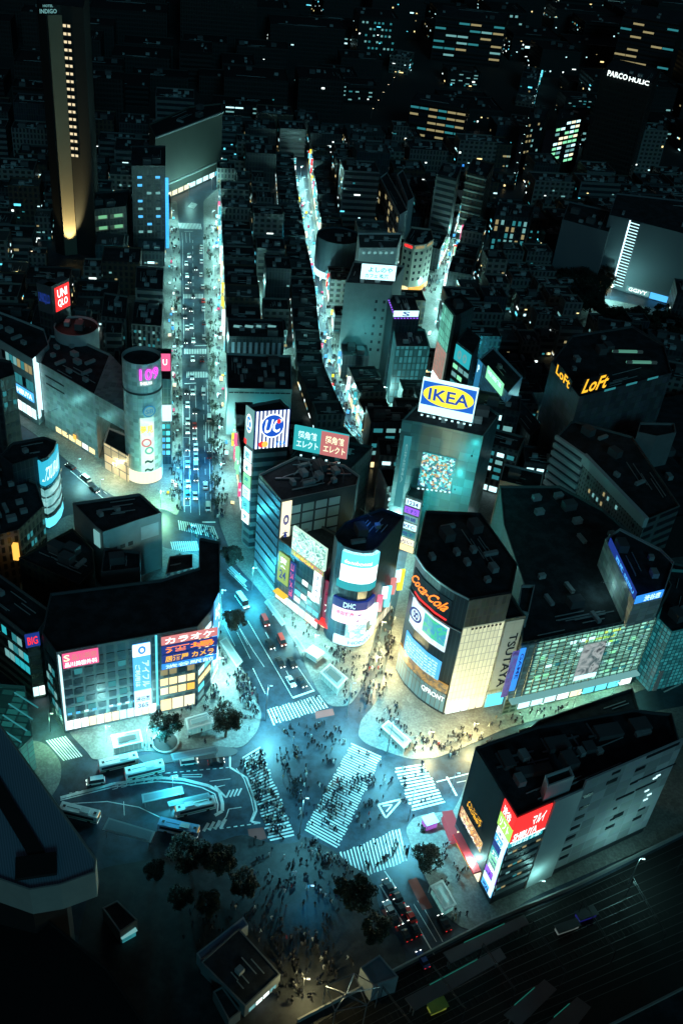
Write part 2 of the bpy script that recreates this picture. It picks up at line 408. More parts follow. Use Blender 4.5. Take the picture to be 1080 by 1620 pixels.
pavement([(484, 250), (492, 330), (514, 480), (532, 600), (570, 690), (612, 750), (655, 825), (641, 890), (620, 990), (610, 1060), (592, 1115), (570, 1140), (566, 1165), (580, 1178), (612, 1190), (650, 1202), (690, 1200), (745, 1177), (800, 1152), (1000, 1098), (1090, 1062), (1240, 1000), (1200, 520), (940, 470), (720, 430), (745, 330), (700, 250)])
pavement([(350, 940), (352, 990), (378, 1045), (403, 1100), (415, 1130), (407, 1158), (384, 1184), (345, 1182), (268, 1192), (222, 1188), (148, 1204), (140, 1192), (108, 1158), (60, 1040), (20, 880), (110, 812), (160, 820), (262, 868), (312, 876), (345, 905)])
pavement([(712, 1290), (700, 1284), (655, 1292), (640, 1312), (652, 1345), (676, 1395), (700, 1445), (735, 1472), (770, 1468), (840, 1420), (1120, 1300), (1120, 1110), (1010, 1130), (830, 1160), (745, 1210), (728, 1262)])
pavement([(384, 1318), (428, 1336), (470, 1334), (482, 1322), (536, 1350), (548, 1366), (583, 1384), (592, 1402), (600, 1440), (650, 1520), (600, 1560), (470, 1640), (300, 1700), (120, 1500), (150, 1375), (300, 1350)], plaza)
pavement([(-80, 1170), (70, 1172), (98, 1206), (96, 1240), (60, 1290), (0, 1300), (-80, 1300)])
# islands of the bus terminal
def island(pts): return pavement(pts, concd, .16)
island([(213, 1196), (345, 1180), (378, 1186), (372, 1196), (276, 1206), (232, 1212)])
# ------------------------------------------------------------------ painted markings
def strip(b, pts, wd, z=.012):
    P = [G(*p) for p in pts]
    for a, c in zip(P, P[1:]):
        e = (c - a); e.z = 0
        if e.length < .01: continue
        e.normalize(); n = Vector((-e.y, e.x, 0)) * wd / 2
        b.face([(a.x - n.x, a.y - n.y, z), (c.x - n.x, c.y - n.y, z), (c.x + n.x, c.y + n.y, z), (a.x + n.x, a.y + n.y, z)])
def dashed(b, a, c, wd, on=2.0, off=2.0, z=.012):
    A, B_ = G(*a), G(*c); L = (B_ - A).length; e = (B_ - A) / L; n = Vector((-e.y, e.x, 0)) * wd / 2; t = 0
    while t < L:
        p, q = A + e * t, A + e * min(L, t + on); b.face([(p.x - n.x, p.y - n.y, z), (q.x - n.x, q.y - n.y, z), (q.x + n.x, q.y + n.y, z), (p.x + n.x, p.y + n.y, z)]); t += on + off
def zebra(q, n, fill=.5, rag=0.0):
    """stripes run from side a-d to side b-c; q = a,b,c,d with stripes spread from a to d"""
    a, b_, c, d = [G(*p) for p in q]; b = MB()
    for k in range(n):
        t0 = (k + (1 - fill) / 2) / n; t1 = t0 + fill / n; r0 = rnd.uniform(-rag, rag); r1 = rnd.uniform(-rag, rag)
        L = lambda p, r, t: p + (r - p) * t
        p = [L(a, d, t0), L(b_, c, t0), L(b_, c, t1), L(a, d, t1)]
        e = (p[1] - p[0]).normalized(); p[0] = p[0] + e * r0; p[3] = p[3] + e * r0; p[1] = p[1] + e * r1; p[2] = p[2] + e * r1
        p = [(v.x, v.y, .014) for v in p]; b.face(p if area([x[:2] for x in p]) > 0 else p[::-1])
    o = b.build('zebra_crossing', paint); o['kind'] = 'structure'; return o
zebra([(383, 1197), (411, 1180), (467, 1323), (427, 1332)], 30, .52, .3)
zebra([(557, 1175), (604, 1196), (533, 1343), (481, 1314)], 38, .5, .3)
zebra([(623, 1214), (670, 1207), (703, 1271), (653, 1284)], 14, .55, .3)
zebra([(536, 1350), (549, 1397), (645, 1361), (633, 1310)], 19, .5, .3)
zebra([(421, 1123), (431, 1147), (520, 1119), (506, 1099)], 18, .5, .3)
zebra([(72, 1172), (100, 1204), (132, 1196), (105, 1164)], 8, .55)
zebra([(281, 823), (283, 838), (347, 853), (339, 833)], 17, .5)
zebra([(269, 857), (273, 873), (316, 871), (312, 856)], 13, .5)
zebra([(291, 552), (291, 560), (327, 560), (327, 552)], 14, .5)
zebra([(295, 588), (295, 598), (329, 597), (329, 588)], 13, .5)
zebra([(290, 465), (290, 472), (322, 472), (322, 465)], 14, .5)
zebra([(273, 352), (275, 361), (320, 363), (318, 354)], 20, .5)
zebra([(297, 327), (303, 320), (313, 323), (307, 330)], 7, .5)
b = MB()
strip(b, [(598, 1273), (636, 1264), (610, 1294), (598, 1273)], .55)      # triangle on the crossing
strip(b, [(605, 1275), (620, 1273), (611, 1284)], .4)
strip(b, [(392, 982), (463, 1104)], .22); strip(b, [(463, 1104), (497, 1092)], .7)
dashed(b, (420, 1000), (467, 1088), .18, 3, 3); strip(b, [(462, 1042), (496, 1092)], .16)
strip(b, [(375, 1000), (396, 1042)], .16); strip(b, [(377, 990), (401, 1030), (418, 1055)], .16); strip(b, [(400, 1057), (420, 1098)], .16)
strip(b, [(356, 990), (372, 1022)], .14); strip(b, [(364, 965), (392, 1020)], .14)
for q in [(288, 600, 292, 810), (328, 600, 334, 810), (289, 380, 291, 540), (322, 380, 325, 540)]: strip(b, [q[:2], q[2:]], .16)
strip(b, [(309, 610), (316, 815)], .16); dashed(b, (300, 610), (302, 815), .14, 4, 4); dashed(b, (321, 610), (327, 815), .14, 4, 4)
dashed(b, (305, 380), (307, 545), .16, 4, 4); strip(b, [(292, 607), (310, 606)], .5); strip(b, [(320, 826), (341, 826)], .6); strip(b, [(308, 547), (328, 546)], .4); strip(b, [(292, 366), (305, 366)], .4)
for x in (288, 294, 300): strip(b, [(x, 368), (x + 1, 384)], .16)
# bus lay-bys drawn on the avenue
for (x0, y0, x1, y1) in [(290, 640, 300, 672), (290, 692, 300, 722), (326, 668, 336, 700), (291, 730, 300, 762), (291, 770, 301, 800)]: strip(b, [(x0, y0), (x1, y0), (x1, y1), (x0, y1), (x0, y0)], .22)
# turning circle of the terminal
strip(b, [(96, 1262), (180, 1240), (250, 1230), (290, 1233), (330, 1243), (347, 1252), (352, 1270), (352, 1283), (340, 1290)], .9)
strip(b, [(96, 1266), (180, 1245), (250, 1236), (290, 1239), (320, 1246), (340, 1256), (345, 1272), (344, 1285)], .35)
strip(b, [(100, 1272), (170, 1268), (220, 1277), (262, 1297), (300, 1309)], .25)
strip(b, [(322, 1312), (345, 1308), (358, 1292), (362, 1280), (382, 1277)], .25)
strip(b, [(364, 1189), (364, 1214), (390, 1230), (402, 1262), (406, 1282), (398, 1300), (412, 1302)], .55)
strip(b, [(374, 1216), (386, 1232), (397, 1262), (402, 1284), (396, 1300)], .25)
dashed(b, (264, 1223), (362, 1214), .3, 1, .8); dashed(b, (110, 1255), (264, 1223), .2, .8, .8); dashed(b, (348, 1311), (412, 1302), .3, 1, .8)
strip(b, [(288, 1226), (320, 1225), (319, 1229), (288, 1229)], .25); strip(b, [(332, 1236), (365, 1232)], .2); strip(b, [(343, 1245), (356, 1242)], .2); strip(b, [(340, 1243), (358, 1262)], .5)
strip(b, [(345, 1180), (375, 1191)], .5); strip(b, [(196, 1268), (197, 1290)], .2)
for k in range(4): strip(b, [(322 + k * 9, 1315 - k * 1.5), (330 + k * 9, 1302 - k * 2)], .8)
for k in range(4): strip(b, [(358 + k * 6, 1262 - k), (364 + k * 6, 1250 - k)], .5)
for k in range(6): strip(b, [(177 + k * 14, 1245 - k * 3.0), (187 + k * 14, 1242 - k * 3.0), (186 + k * 14, 1247 - k * 3), (178 + k * 14, 1249 - k * 3.2)], .25)
strip(b, [(270, 1228), (281, 1226), (281, 1231), (270, 1233), (270, 1228)], .4)
# east and south roads
strip(b, [(690, 1237), (744, 1223)], .35); strip(b, [(706, 1229), (722, 1259)], .6); strip(b, [(722, 1238), (742, 1234)], .25)
strip(b, [(600, 1402), (620, 1392)], .5); strip(b, [(608, 1378), (620, 1395), (684, 1506), (700, 1535)], .3); strip(b, [(602, 1402), (640, 1465)], .3)
strip(b, [(660, 1425), (672, 1440), (700, 1490)], .15); strip(b, [(654, 1430), (690, 1490)], .15)
dashed(b, (480, 1000), (440, 930), .15, 3, 3); strip(b, [(360, 900), (390, 928)], .25); strip(b, [(362, 905), (392, 934)], .15)
strip(b, [(112, 745), (168, 792)], .25); dashed(b, (122, 742), (170, 782), .15, 3, 3)
strip(b, [(80, 880), (128, 925)], .3); strip(b, [(76, 885), (122, 930)], .2)
strip(b, [(1015, 1045), (1048, 1090)], .3)
for k in range(7): strip(b, [(1025 + k * 4, 1065 + k * 5), (1052 + k * 4, 1052 + k * 5)], .5)
o = b.build('road_marking', paint); o['kind'] = 'structure'
b = MB()
for q in ([(498, 1126), (526, 1121), (529, 1131), (500, 1137)], [(392, 1312), (416, 1309), (422, 1326), (396, 1334)], [(645, 1393), (658, 1388), (684, 1436), (668, 1440)], [(602, 1440), (618, 1434), (640, 1470), (628, 1474)]):
    b.face([(*G(*p)[:2], .016) for p in (q if area([G(*p)[:2] for p in q]) > 0 else q[::-1])])
o = b.build('red_road_surface', redpaint); o['kind'] = 'structure'

# ================================================================== WRAPPED SIGNS (round facades)
class Wrap:
    def __init__(s, path, root, sg): s.p = [Vector(q[:2]) for q in path]; s.root = root; s.sg = sg; s.L = [0]; [s.L.append(s.L[-1] + (b - a).length) for a, b in zip(s.p, s.p[1:])]
    def hit(s, px, py):
        best = None; d = ray(px, py)
        for k, (a, b) in enumerate(zip(s.p, s.p[1:])):
            e = (b - a).normalized(); n = Vector((e.y, -e.x, 0)) * s.sg
            if d.dot(n) >= 0: continue
            t = (Vector((a.x, a.y, 0)) - EYE).dot(n) / d.dot(n); p = EYE + d * t; u = (Vector((p.x, p.y)) - a).dot(e); l = (b - a).length
            miss = max(0, -u, u - l)
            if best is None or miss < best[0]: best = (miss, s.L[k] + u, p.z)
        return best[1], best[2]
    def at(s, u, z, out):
        k = 0
        while k < len(s.p) - 2 and u > s.L[k + 1]: k += 1
        a, b = s.p[k], s.p[k + 1]; e = (b - a).normalized(); n = Vector((e.y, -e.x)) * s.sg; q = a + e * (u - s.L[k]) + n * out
        return Vector((q.x, q.y, z))
    def ext(s, pts):
        h = [s.hit(*p) for p in pts]
        return ((h[0][0] + h[3][0]) / 2, (h[1][0] + h[2][0]) / 2, (h[2][1] + h[3][1]) / 2, (h[0][1] + h[1][1]) / 2)
    def band(s, u0, u1, z0, z1, m, out=.25, name='sign', words=(), seg=14):
        b = MB(); us = [u0 + (u1 - u0) * k / seg for k in range(seg + 1)]
        for a, c in zip(us, us[1:]):
            q = [s.at(a, z0, out), s.at(c, z0, out), s.at(c, z1, out), s.at(a, z1, out)]; uv = [(a, z0), (c, z0), (c, z1), (a, z1)]
            if (s.sg > 0) != (u1 > u0): q = q[::-1]; uv = uv[::-1]
            b.face(q, uv)
            b.face([s.at(a, z1, out), s.at(c, z1, out), s.at(c, z1, 0), s.at(a, z1, 0)]); b.face([s.at(a, z0, 0), s.at(c, z0, 0), s.at(c, z0, out), s.at(a, z0, out)])
        for u in (us[0], us[-1]): b.face([s.at(u, z0, out), s.at(u, z1, out), s.at(u, z1, 0), s.at(u, z0, 0)])
        o = b.build(name, m, s.root)
        for wd in words: s.letters(o, u0, u1, z0, z1, wd[0], wd[1], wd[2], out + .12, wd[3] if len(wd) > 3 else 0)
        return o
    def board(s, pts, m, words=(), out=.25, name='sign'): e = s.ext(pts); return s.band(e[0], e[1], e[2], e[3], m, out, name, words)
    def letters(s, parent, u0, u1, z0, z1, txt, r, m, out=.3, shear=0):
        vs, fs = text_polys(txt)
        if not vs: return
        b = MB(); P = [s.at(u0 + (u1 - u0) * (r[0] + (r[2] - r[0]) * (x + shear * (y - .5))), z0 + (z1 - z0) * (r[1] + (r[3] - r[1]) * y), out) for x, y in vs]
        for f in fs: b.face([P[k] for k in f])
        return b.build('lettering', m, parent)
def disc(parent, c, n, r, m, name='emblem', k=20, r0=0):
    x = Vector((0, 0, 1)).cross(n).normalized(); y = Vector((0, 0, 1)); b = MB()
    if r0: 
        for i in range(k):
            a, c2 = 2 * math.pi * i / k, 2 * math.pi * (i + 1) / k
            b.face([c + (x * math.cos(a) + y * math.sin(a)) * r0, c + (x * math.cos(a) + y * math.sin(a)) * r, c + (x * math.cos(c2) + y * math.sin(c2)) * r, c + (x * math.cos(c2) + y * math.sin(c2)) * r0])
    else: b.face([c + (x * math.cos(2 * math.pi * i / k) + y * math.sin(2 * math.pi * i / k)) * r for i in range(k)])
    return b.build(name, m, parent)
def ellipse_on(parent, c4, nrm, rect_, m, off=.1, name='emblem', k=28):
    BL, BR, TR, TL = [Vector(p) for p in c4]; b = MB(); u0, v0, u1, v1 = rect_; pts = []
    for i in range(k):
        a = 2 * math.pi * i / k; u = (u0 + u1) / 2 + (u1 - u0) / 2 * math.cos(a); v = (v0 + v1) / 2 + (v1 - v0) / 2 * math.sin(a)
        pts.append(BL * (1 - u) * (1 - v) + BR * u * (1 - v) + TR * u * v + TL * (1 - u) * v + nrm * off)
    b.face(pts); return b.build(name, m, parent)
def rect_on(parent, c4, nrm, r, m, off=.1, name='stripe'):
    BL, BR, TR, TL = [Vector(p) for p in c4]
    def at(u, v): return BL * (1 - u) * (1 - v) + BR * u * (1 - v) + TR * u * v + TL * (1 - u) * v + nrm * off
    W = (BR - BL).length; Hh = (TL - BL).length
    return MB().face([at(r[0], r[1]), at(r[2], r[1]), at(r[2], r[3]), at(r[0], r[3])], [(r[0] * W, r[1] * Hh), (r[2] * W, r[1] * Hh), (r[2] * W, r[3] * Hh), (r[0] * W, r[3] * Hh)]).build(name, m, parent)
def spots(bl, i, px0, px1, n, m, out=1.8):
    """row of small floodlights on brackets under a board"""
    for k in range(n):
        t = (k + .5) / n; u, z = bl.hit(i, px0[0] + (px1[0] - px0[0]) * t, px0[1] + (px1[1] - px0[1]) * t, out)
        a, b, e, nr = bl.edge(i); c = Vector((a.x + e.x * u + nr.x * out, a.y + e.y * u + nr.y * out, z))
        f = part_box('floodlight', bl.root, c, .7, .5, .35, 0, m)
        MB().tube(c - nr * out, c, .06, .06, 4).build('bracket', darkm, bl.root)
def fins(bl, i, n, z0, z1, m, out=.25, name='mullion'):
    a, b, e, nr = bl.edge(i); L = (b - a).length; rot = math.atan2(e.y, e.x)
    for k in range(n + 1):
        u = L * k / n; part_box(name, bl.root, (a.x + e.x * u + nr.x * out / 2, a.y + e.y * u + nr.y * out / 2, z0), .22, out, z1 - z0, rot, m)
def ledges(bl, i, n, z0, z1, m, out=.3, th=.35, u0=0, u1=1, name='ledge'):
    a, b, e, nr = bl.edge(i); L = (b - a).length; rot = math.atan2(e.y, e.x)
    for k in range(n):
        z = z0 + (z1 - z0) * k / max(1, n - 1); u = L * (u0 + u1) / 2
        part_box(name, bl.root, (a.x + e.x * u + nr.x * out / 2, a.y + e.y * u + nr.y * out / 2, z), L * (u1 - u0), out, th, rot, m)
def em_grid(name, lit, dark, bw, rh, mortar, s=1.0, vary=.5, mcol=(.1, .1, .1)):
    """lit glazing: each pane between the dark bars has its own brightness"""
    if name in MATS: return MATS[name]
    m, t, b = nodes(name); uv = t.nodes.new('ShaderNodeUVMap')
    br = t.nodes.new('ShaderNodeTexBrick'); br.offset = 0; br.inputs['Scale'].default_value = 1; br.inputs['Brick Width'].default_value = bw; br.inputs['Row Height'].default_value = rh
    br.inputs['Mortar Size'].default_value = mortar; br.inputs['Color1'].default_value = tuple(lit) + (1,); br.inputs['Color2'].default_value = tuple(x * vary for x in lit) + (1,); br.inputs['Mortar'].default_value = tuple(dark) + (1,)
    t.links.new(uv.outputs[0], br.inputs['Vector']); t.links.new(br.outputs['Color'], b.inputs['Emission Color']); b.inputs['Emission Strength'].default_value = s
    b.inputs['Base Color'].default_value = tuple(mcol) + (1,); b.inputs['Roughness'].default_value = .3; MATS[name] = m; return m

# ================================================================== THE LARGE BUILDINGS ROUND THE CROSSING
K = E_
# --- corner block of shops, lower left
ek = Bld('wide dark roofed office block with a pink sign and tall blue banner above bright shops', 'office building',
         PX(32, (89, 1032), (248, 1003), (313, 991), (335, 965), (348, 938), (348, 856), (315, 850), (315, 897), (255, 916), (80, 938), (66, 1000)), 32, grid_wall('wall_ek', (.13, .15, .16), (.02, .035, .045), 3.1, 3.5, .5), clutter=0)
ek.windows(0, .03, .80, 7, 29, 7, 6, [glass, glass, glass, K['dteal'], glass], .72, .55)
ek.windows(0, .03, .80, 6.2, 8.6, 9, 1, [K['ice'], K['dteal'], K['sky']], .5, .3, .3, name='lit_window')
ek.windows(0, .02, .98, .6, 5.4, 12, 1, [K['white'], K['ice'], K['cream'], K['white']], .9, .75, name='shop_front', out=.2)
ek.board(0, [(97, 1037), (155, 1025), (158, 1049), (102, 1057)], K['pink'], [('品川美容外科', (.05, .08, .95, .42), K['white']), ('S', (.03, .5, .2, .95), K['cream']), ('品川美容', (.25, .5, .95, .92), K['salmon'])])
c4, nr = ek.pxquad(0, [(209, 1021), (237, 1016), (241, 1118), (214, 1122)], .4)
o = ek._board(c4, nr, K['sky'], [('アイフル', (.5, .34, .92, .74), K['ice'], 'v'), ('ご利用は', (.1, .36, .4, .7), K['ice'], 'v')])
rect_on(o, c4, nr, (0, .82, 1, 1), K['white'], .1); rect_on(o, c4, nr, (0, 0, 1, .3), K['ice'], .1); ellipse_on(o, c4, nr, (.3, .85, .75, .97), K['blue'], .16); ellipse_on(o, c4, nr, (.42, .88, .63, .94), K['white'], .2)
lettering(o, c4, nr, '渋谷店', (.1, .12, .9, .2), K['navy'], off=.16); lettering(o, c4, nr, '365', (.2, .02, .8, .09), K['navy'], off=.16)
ek.board(0, [(92, 1040), (95, 1040), (108, 1155), (105, 1156)], K['ice'], out=.5)
ek.board(0, [(246, 1006), (249, 1006), (251, 1115), (248, 1116)], K['cyan'], out=.5)
ek.windows(1, .05, .95, 7, 14.5, 4, 2, [K['warm'], K['amber'], K['cream']], .86, .7, name='lit_window')
ek.windows(1, .05, .95, 15, 18, 4, 1, [K['dwarm'], glass], .8, .7); ek.windows(1, .05, .95, .5, 6, 3, 1, [K['cream'], K['warm']], .9, .8, name='shop_front', out=.2)
for (z0, z1, t, mm, tc) in [(27.5, 30.5, 'カラオケ', 'salmon', 'white'), (24, 27, '酒場', 'navy', 'orange'), (20.5, 23.5, '居酒屋 カメラ', 'navy', 'gold'), (18, 20, '渋谷駅前', 'blue', 'ice')]:
    c4, nr = ek.quad(1, 1.2, 17, z0, z1, .35); ek._board(c4, nr, K[mm], [(t, (.06, .12, .94, .88), K[tc])])
for f, ms in ((2, ['ice', 'warm', 'cyan', 'dice']), (3, ['ice', 'white', 'sky', 'cream'])):
    ek.windows(f, .04, .96, 1, 29, 2, 8, [K[x] for x in ms] + [glass], .9, .55, .12, out=.2, name='lit_window')
ek.board(3, [(341, 950), (348, 938), (345, 1000), (338, 1015)], K['sky'], [('SALE', (.1, .5, .9, .8), K['white'])], out=.8)
ek.windows(10, .05, .95, 1, 28, 4, 6, [K['dice'], glass, glass, K['dteal']], .7, .5)
ek.board(10, [(90, 1035), (92, 1035), (108, 1150), (105, 1146)], K['ice'], out=.4)
# low block leaning against its left side
nb = Bld('low dark roofed block at the left edge with a small red corner sign', 'office building', PX(26, (-60, 930), (0, 971), (41, 1003), (61, 999), (83, 967), (0, 908), (-60, 880)), 26, w_band, clutter=3)
nb.windows(1, 0, 1, 9, 23, 5, 3, [K['dteal'], K['dice'], glass, K['teal']], .85, .6); nb.board(2, [(38, 1005), (62, 1001), (65, 1021), (43, 1025)], K['navy'], [('BIG', (.15, .2, .85, .8), K['red'])])
nb.windows(2, 0, 1, .5, 5, 2, 1, [K['white'], K['ice']], .9, .8, name='shop_front')
# glazed low roof beyond the big ribbed roof
gl = Bld('low glass roofed annex glowing green at the left edge', 'station annex', PX(13, (-60, 1190), (0, 1215), (52, 1165), (40, 1085), (0, 1082), (-60, 1100)), 13, em_grid('annex_glass', (.02, .22, .16), (.002, .02, .02), 2.4, 2.0, .18, .8, .1), roof=em_grid('annex_roof', (.01, .12, .11), (.001, .012, .012), 3.5, 2.2, .25, .7, .05), clutter=0)
for k in range(5): part_box('skylight_beam', gl.root, G(6 + k * 9, 1180 - k * 18, 13.2), 9, .3, .3, -.5, K['dteal'])
# --- corner tower with the curved dark glass front (right of the crossing)
qh = 47
qp = PX(qh, (658, 878), (673, 900), (698, 922), (720, 936), (742, 947), (809, 936), (818, 893), (760, 811), (673, 807))
qf = Bld('dark glass corner tower with curved front, orange neon script sign and blue screens', 'shop tower', qp, qh, grid_wall('wall_qf', (.05, .06, .07), (.006, .01, .016), 1.25, 47, .1, rough=.2), clutter=6, roof=roofm)
qw = Wrap(qp[:5], qf.root, qf.sg)
qw.board([(657, 899), (716, 948), (711, 978), (652, 930)], K['black'], [('Coca-Cola', (.0, .25, .96, .82), K['orange'], .18)])
e = qw.ext([(659, 928), (710, 966), (706, 977), (656, 940)]); qw.band(e[0], e[1], e[2], e[2] + .5, K['red'], .4, 'neon_tube')
e = qw.ext([(654, 948), (711, 989), (704, 1030), (648, 984)])
o = qw.band(e[0], e[1], e[2], e[3], em_pic('screen_white', [(.55, .8, .95), (.7, .9, 1), (.35, .55, .85)], 1.1, .2), .3, 'screen')
W_ = e[1] - e[0]; H_ = e[3] - e[2]
qw.band(e[0] + W_ * .42, e[0] + W_ * .97, e[2] + H_ * .22, e[2] + H_ * .95, em_pic('pitch', [(.02, .35, .2), (.03, .55, .25), (.02, .25, .5), (.1, .6, .3)], 1, .35), .38, 'screen_picture')
cc = qw.at(e[0] + W_ * .2, e[2] + H_ * .55, .4); disc(o, cc, Vector((-.75, -.65, 0)).normalized(), 2.6, K['navy'], r0=1.9); qw.letters(o, e[0], e[1], e[2], e[3], '∞', (.12, .4, .28, .7), K['navy'], .5)
e = qw.ext([(644, 1002), (699, 1042), (692, 1081), (638, 1030)])
o = qw.band(e[0], e[1], e[2], e[3], K['sky'], .3, 'screen')
for r in range(7): qw.letters(o, e[0], e[1], e[2], e[3], '渋谷ハチ公前交差点'[r % 3:] + '東京夜'[:r % 4], (.06, .06 + r * .125, .94, .145 + r * .125), K['ice'], .42)
qw.band(.3, qw.L[-1] - .3, 9.0, 12.5, em_pic('qf_band', [(.25, .16, .05), (.8, .45, .1), (.1, .12, .1), (.7, .2, .1)], .55, .4), .5, 'picture_band')
qw.band(.3, qw.L[-1] - .3, 1.2, 8.6, em_grid('qf_shop', (.05, .28, .32), (.004, .02, .02), 1.6, 7, .14, .8, .4), .3, 'shop_front')
qw.letters(qf.root, qw.L[-1] * .62, qw.L[-1] * .98, 5.5, 7.8, 'QFRONT', (0, 0, 1, 1), K['white'], .8)
qw.band(0, qw.L[-1], 34.3, 34.7, steel, .5, 'cornice'); qw.band(0, qw.L[-1], qh - .5, qh + .1, steel, .3, 'cornice')
lg = em_grid('lantern_glass', (.72, .78, .5), (.16, .22, .16), 1.3, 2.9, .12, .75, .8, (.4, .4, .36))
a, b_, e_, n_ = qf.edge(4); Lq = (b_ - a).length
c4, nr = qf.quad(4, .1, Lq, 1, 36, .2); qf._board(c4, nr, lg, name='lit_glass_wall')
c4, nr = qf.quad(4, .1, Lq, 36.3, 46.4, .2); qf._board(c4, nr, grid_wall('qf_upper', (.28, .3, .28), (.14, .17, .17), 1.3, 3.3, .12), name='glass_wall')
c4, nr = qf.quad(4, 2.5, Lq - 1, 35, 35.9, .45); lettering(qf.root, c4, nr, '● ● ● ● ● ● ● ●', (0, 0, 1, 1), darkm, off=.1)
qf.windows(4, .02, .98, .2, 6.0, 5, 1, [K['cream'], K['white']], .86, .8, name='shop_front', out=.5)
# lower side wing carrying the tall dark letters
e3 = Vector((e_.x, e_.y)); n3 = Vector((n_.x, n_.y)); A1 = b_ + e3 * .02
wg = Bld('narrow pale panelled wing with huge dark vertical letters beside the glass tower', 'shop wing', [A1 + n3 * .6, A1 + e3 * 6.4 + n3 * .6, A1 + e3 * 6.4 - n3 * 9, A1 - n3 * 9], 37, grid_wall('wing_panel', (.30, .34, .30), (.34, .38, .34), 1.6, 2.4, .06), clutter=0)
c4, nr = wg.quad(0, .4, 6, 8, 36, .1); wg._board(c4, nr, em_grid('wing_glow', (.17, .24, .19), (.08, .12, .1), 2.8, 3, .06, .6, .9, (.3, .33, .3)), name='lit_panel'); lettering(wg.root, c4, nr, 'TSUTAYA', (.38, .03, .86, .82), K['black'], vertical=True, off=.15)
c4, nr = wg.quad(0, .3, 6.1, .8, 6, .4); wg._board(c4, nr, K['cyan'], name='shop_front')
# small lift tower between the roofs
lt = Bld('small pale lift tower between the two big black roofs', 'lift tower', PX(35, (818, 965), (836, 970), (846, 925), (824, 925)), 35, w_panel, z0=29.2, clutter=0, reg=False)
# --- department store with lit green grid facade
sh = 30
sb = Bld('long black roofed department store with a green lit grid of windows and portrait poster', 'department store', PX(sh, (824, 1018), (1038, 973), (1062, 925), (1030, 870), (955, 806), (885, 768), (790, 768), (796, 830), (830, 930)), sh, grid_wall('wall_store', (.2, .25, .24), (.02, .05, .05), 2.4, 1.7, .35), clutter=9)
a, b_, e_, n_ = sb.edge(0); Ls = (b_ - a).length
c4, nr = sb.quad(0, Ls * .13, Ls * .995, 7, 29, .15)
sb._board(c4, nr, em_grid('store_glass', (.26, .68, .52), (.05, .14, .12), 2.35, 1.55, .22, 1.25, .2), name='glazing')
c4, nr = sb.quad(0, Ls * .005, Ls * .13, 7, 29, .15); sb._board(c4, nr, em_grid('store_glass_dim', (.02, .1, .12), (.006, .02, .025), 2.35, 1.55, .2, .8, .3), name='glazing')
ledges(sb, 0, 14, 7.2, 28.6, mat('pale_ledge', (.42, .46, .44), .6), .45, .12, .12, 1); fins(sb, 0, 18, 7, 29, mat('pale_fin', (.36, .42, .4), .6), .5)
sb.windows(0, .48, .74, 22, 28.6, 8, 3, [K['lime'], em('lit_yellowgreen', (.6, .85, .15), .9), K['green']], .8, .35, .1, out=.3, name='lit_window')
sb.windows(0, .15, .98, 8, 28, 12, 5, [K['green'], K['ice'], K['dice'], K['dteal']], .6, .3, .45, out=.3, name='lit_window')
c4, nr = sb.pxquad(0, [(921, 1022), (956, 1015), (947, 1062), (911, 1069)], .9)
o = sb._board(c4, nr, em_pic('portrait', [(.01, .015, .02), (.1, .15, .16), (.4, .46, .46), (.01, .02, .03), (.25, .3, .3)], .8, .22, 3), name='poster'); rect_on(o, c4, nr, (0, -.16, 1, -.01), K['ice'], .05, 'caption')
c4, nr = sb.quad(0, -.2, 1.6, 11, 28.5, .8); sb._board(c4, nr, K['blue'], [('GAME', (.2, .3, .8, .9), K['navy'], 'v')])
c4, nr = sb.quad(0, -2.6, -.4, 9, 28, .8); sb._board(c4, nr, em_pic('purple_banner', [(.02, .02, .1), (.1, .08, .35), (.02, .2, .4)], .8, .5), name='banner')
sb.windows(0, .1, .99, .6, 6, 9, 1, [K['white'], K['ice'], K['cream'], K['cyan']], .85, .8, name='shop_front', out=.3)
c4, nr = sb.quad(0, 1, Ls, 6.1, 6.8, 2.2); sb._board(c4, nr, K['dice'], th=2.1, name='canopy')
ph = Bld('pale rooftop annex with a blue banner standing on the store corner', 'rooftop annex', PX(40, (957, 852), (1003, 950), (1050, 938), (1066, 889), (1045, 868), (980, 835)), 40, w_panel, z0=29.2, clutter=2)
ph.board(0, [(963, 853), (1005, 930), (1005, 948), (960, 866)], K['navy'], [('西武 SEIBU', (.3, .2, .95, .8), K['sky'])], out=.2); ph.board(1, [(1005, 945), (1049, 933), (1047, 944), (1004, 956)], K['blue'], [('渋谷店', (.3, .1, .9, .9), K['ice'])], out=.2)
gs = Bld('teal glazed block with white columns at the right edge', 'office building', PX(26, (1040, 978), (1062, 1000), (1130, 985), (1130, 905), (1060, 900)), 26, em_grid('teal_glass', (.02, .2, .22), (.002, .03, .035), 1.6, 1.6, .2, .8, .3), clutter=2)
for k in range(4): part_box('column', gs.root, G(1032 + k * 15, 1090 - k * 5, 0), 1.6, 1.6, 9, .3, white)
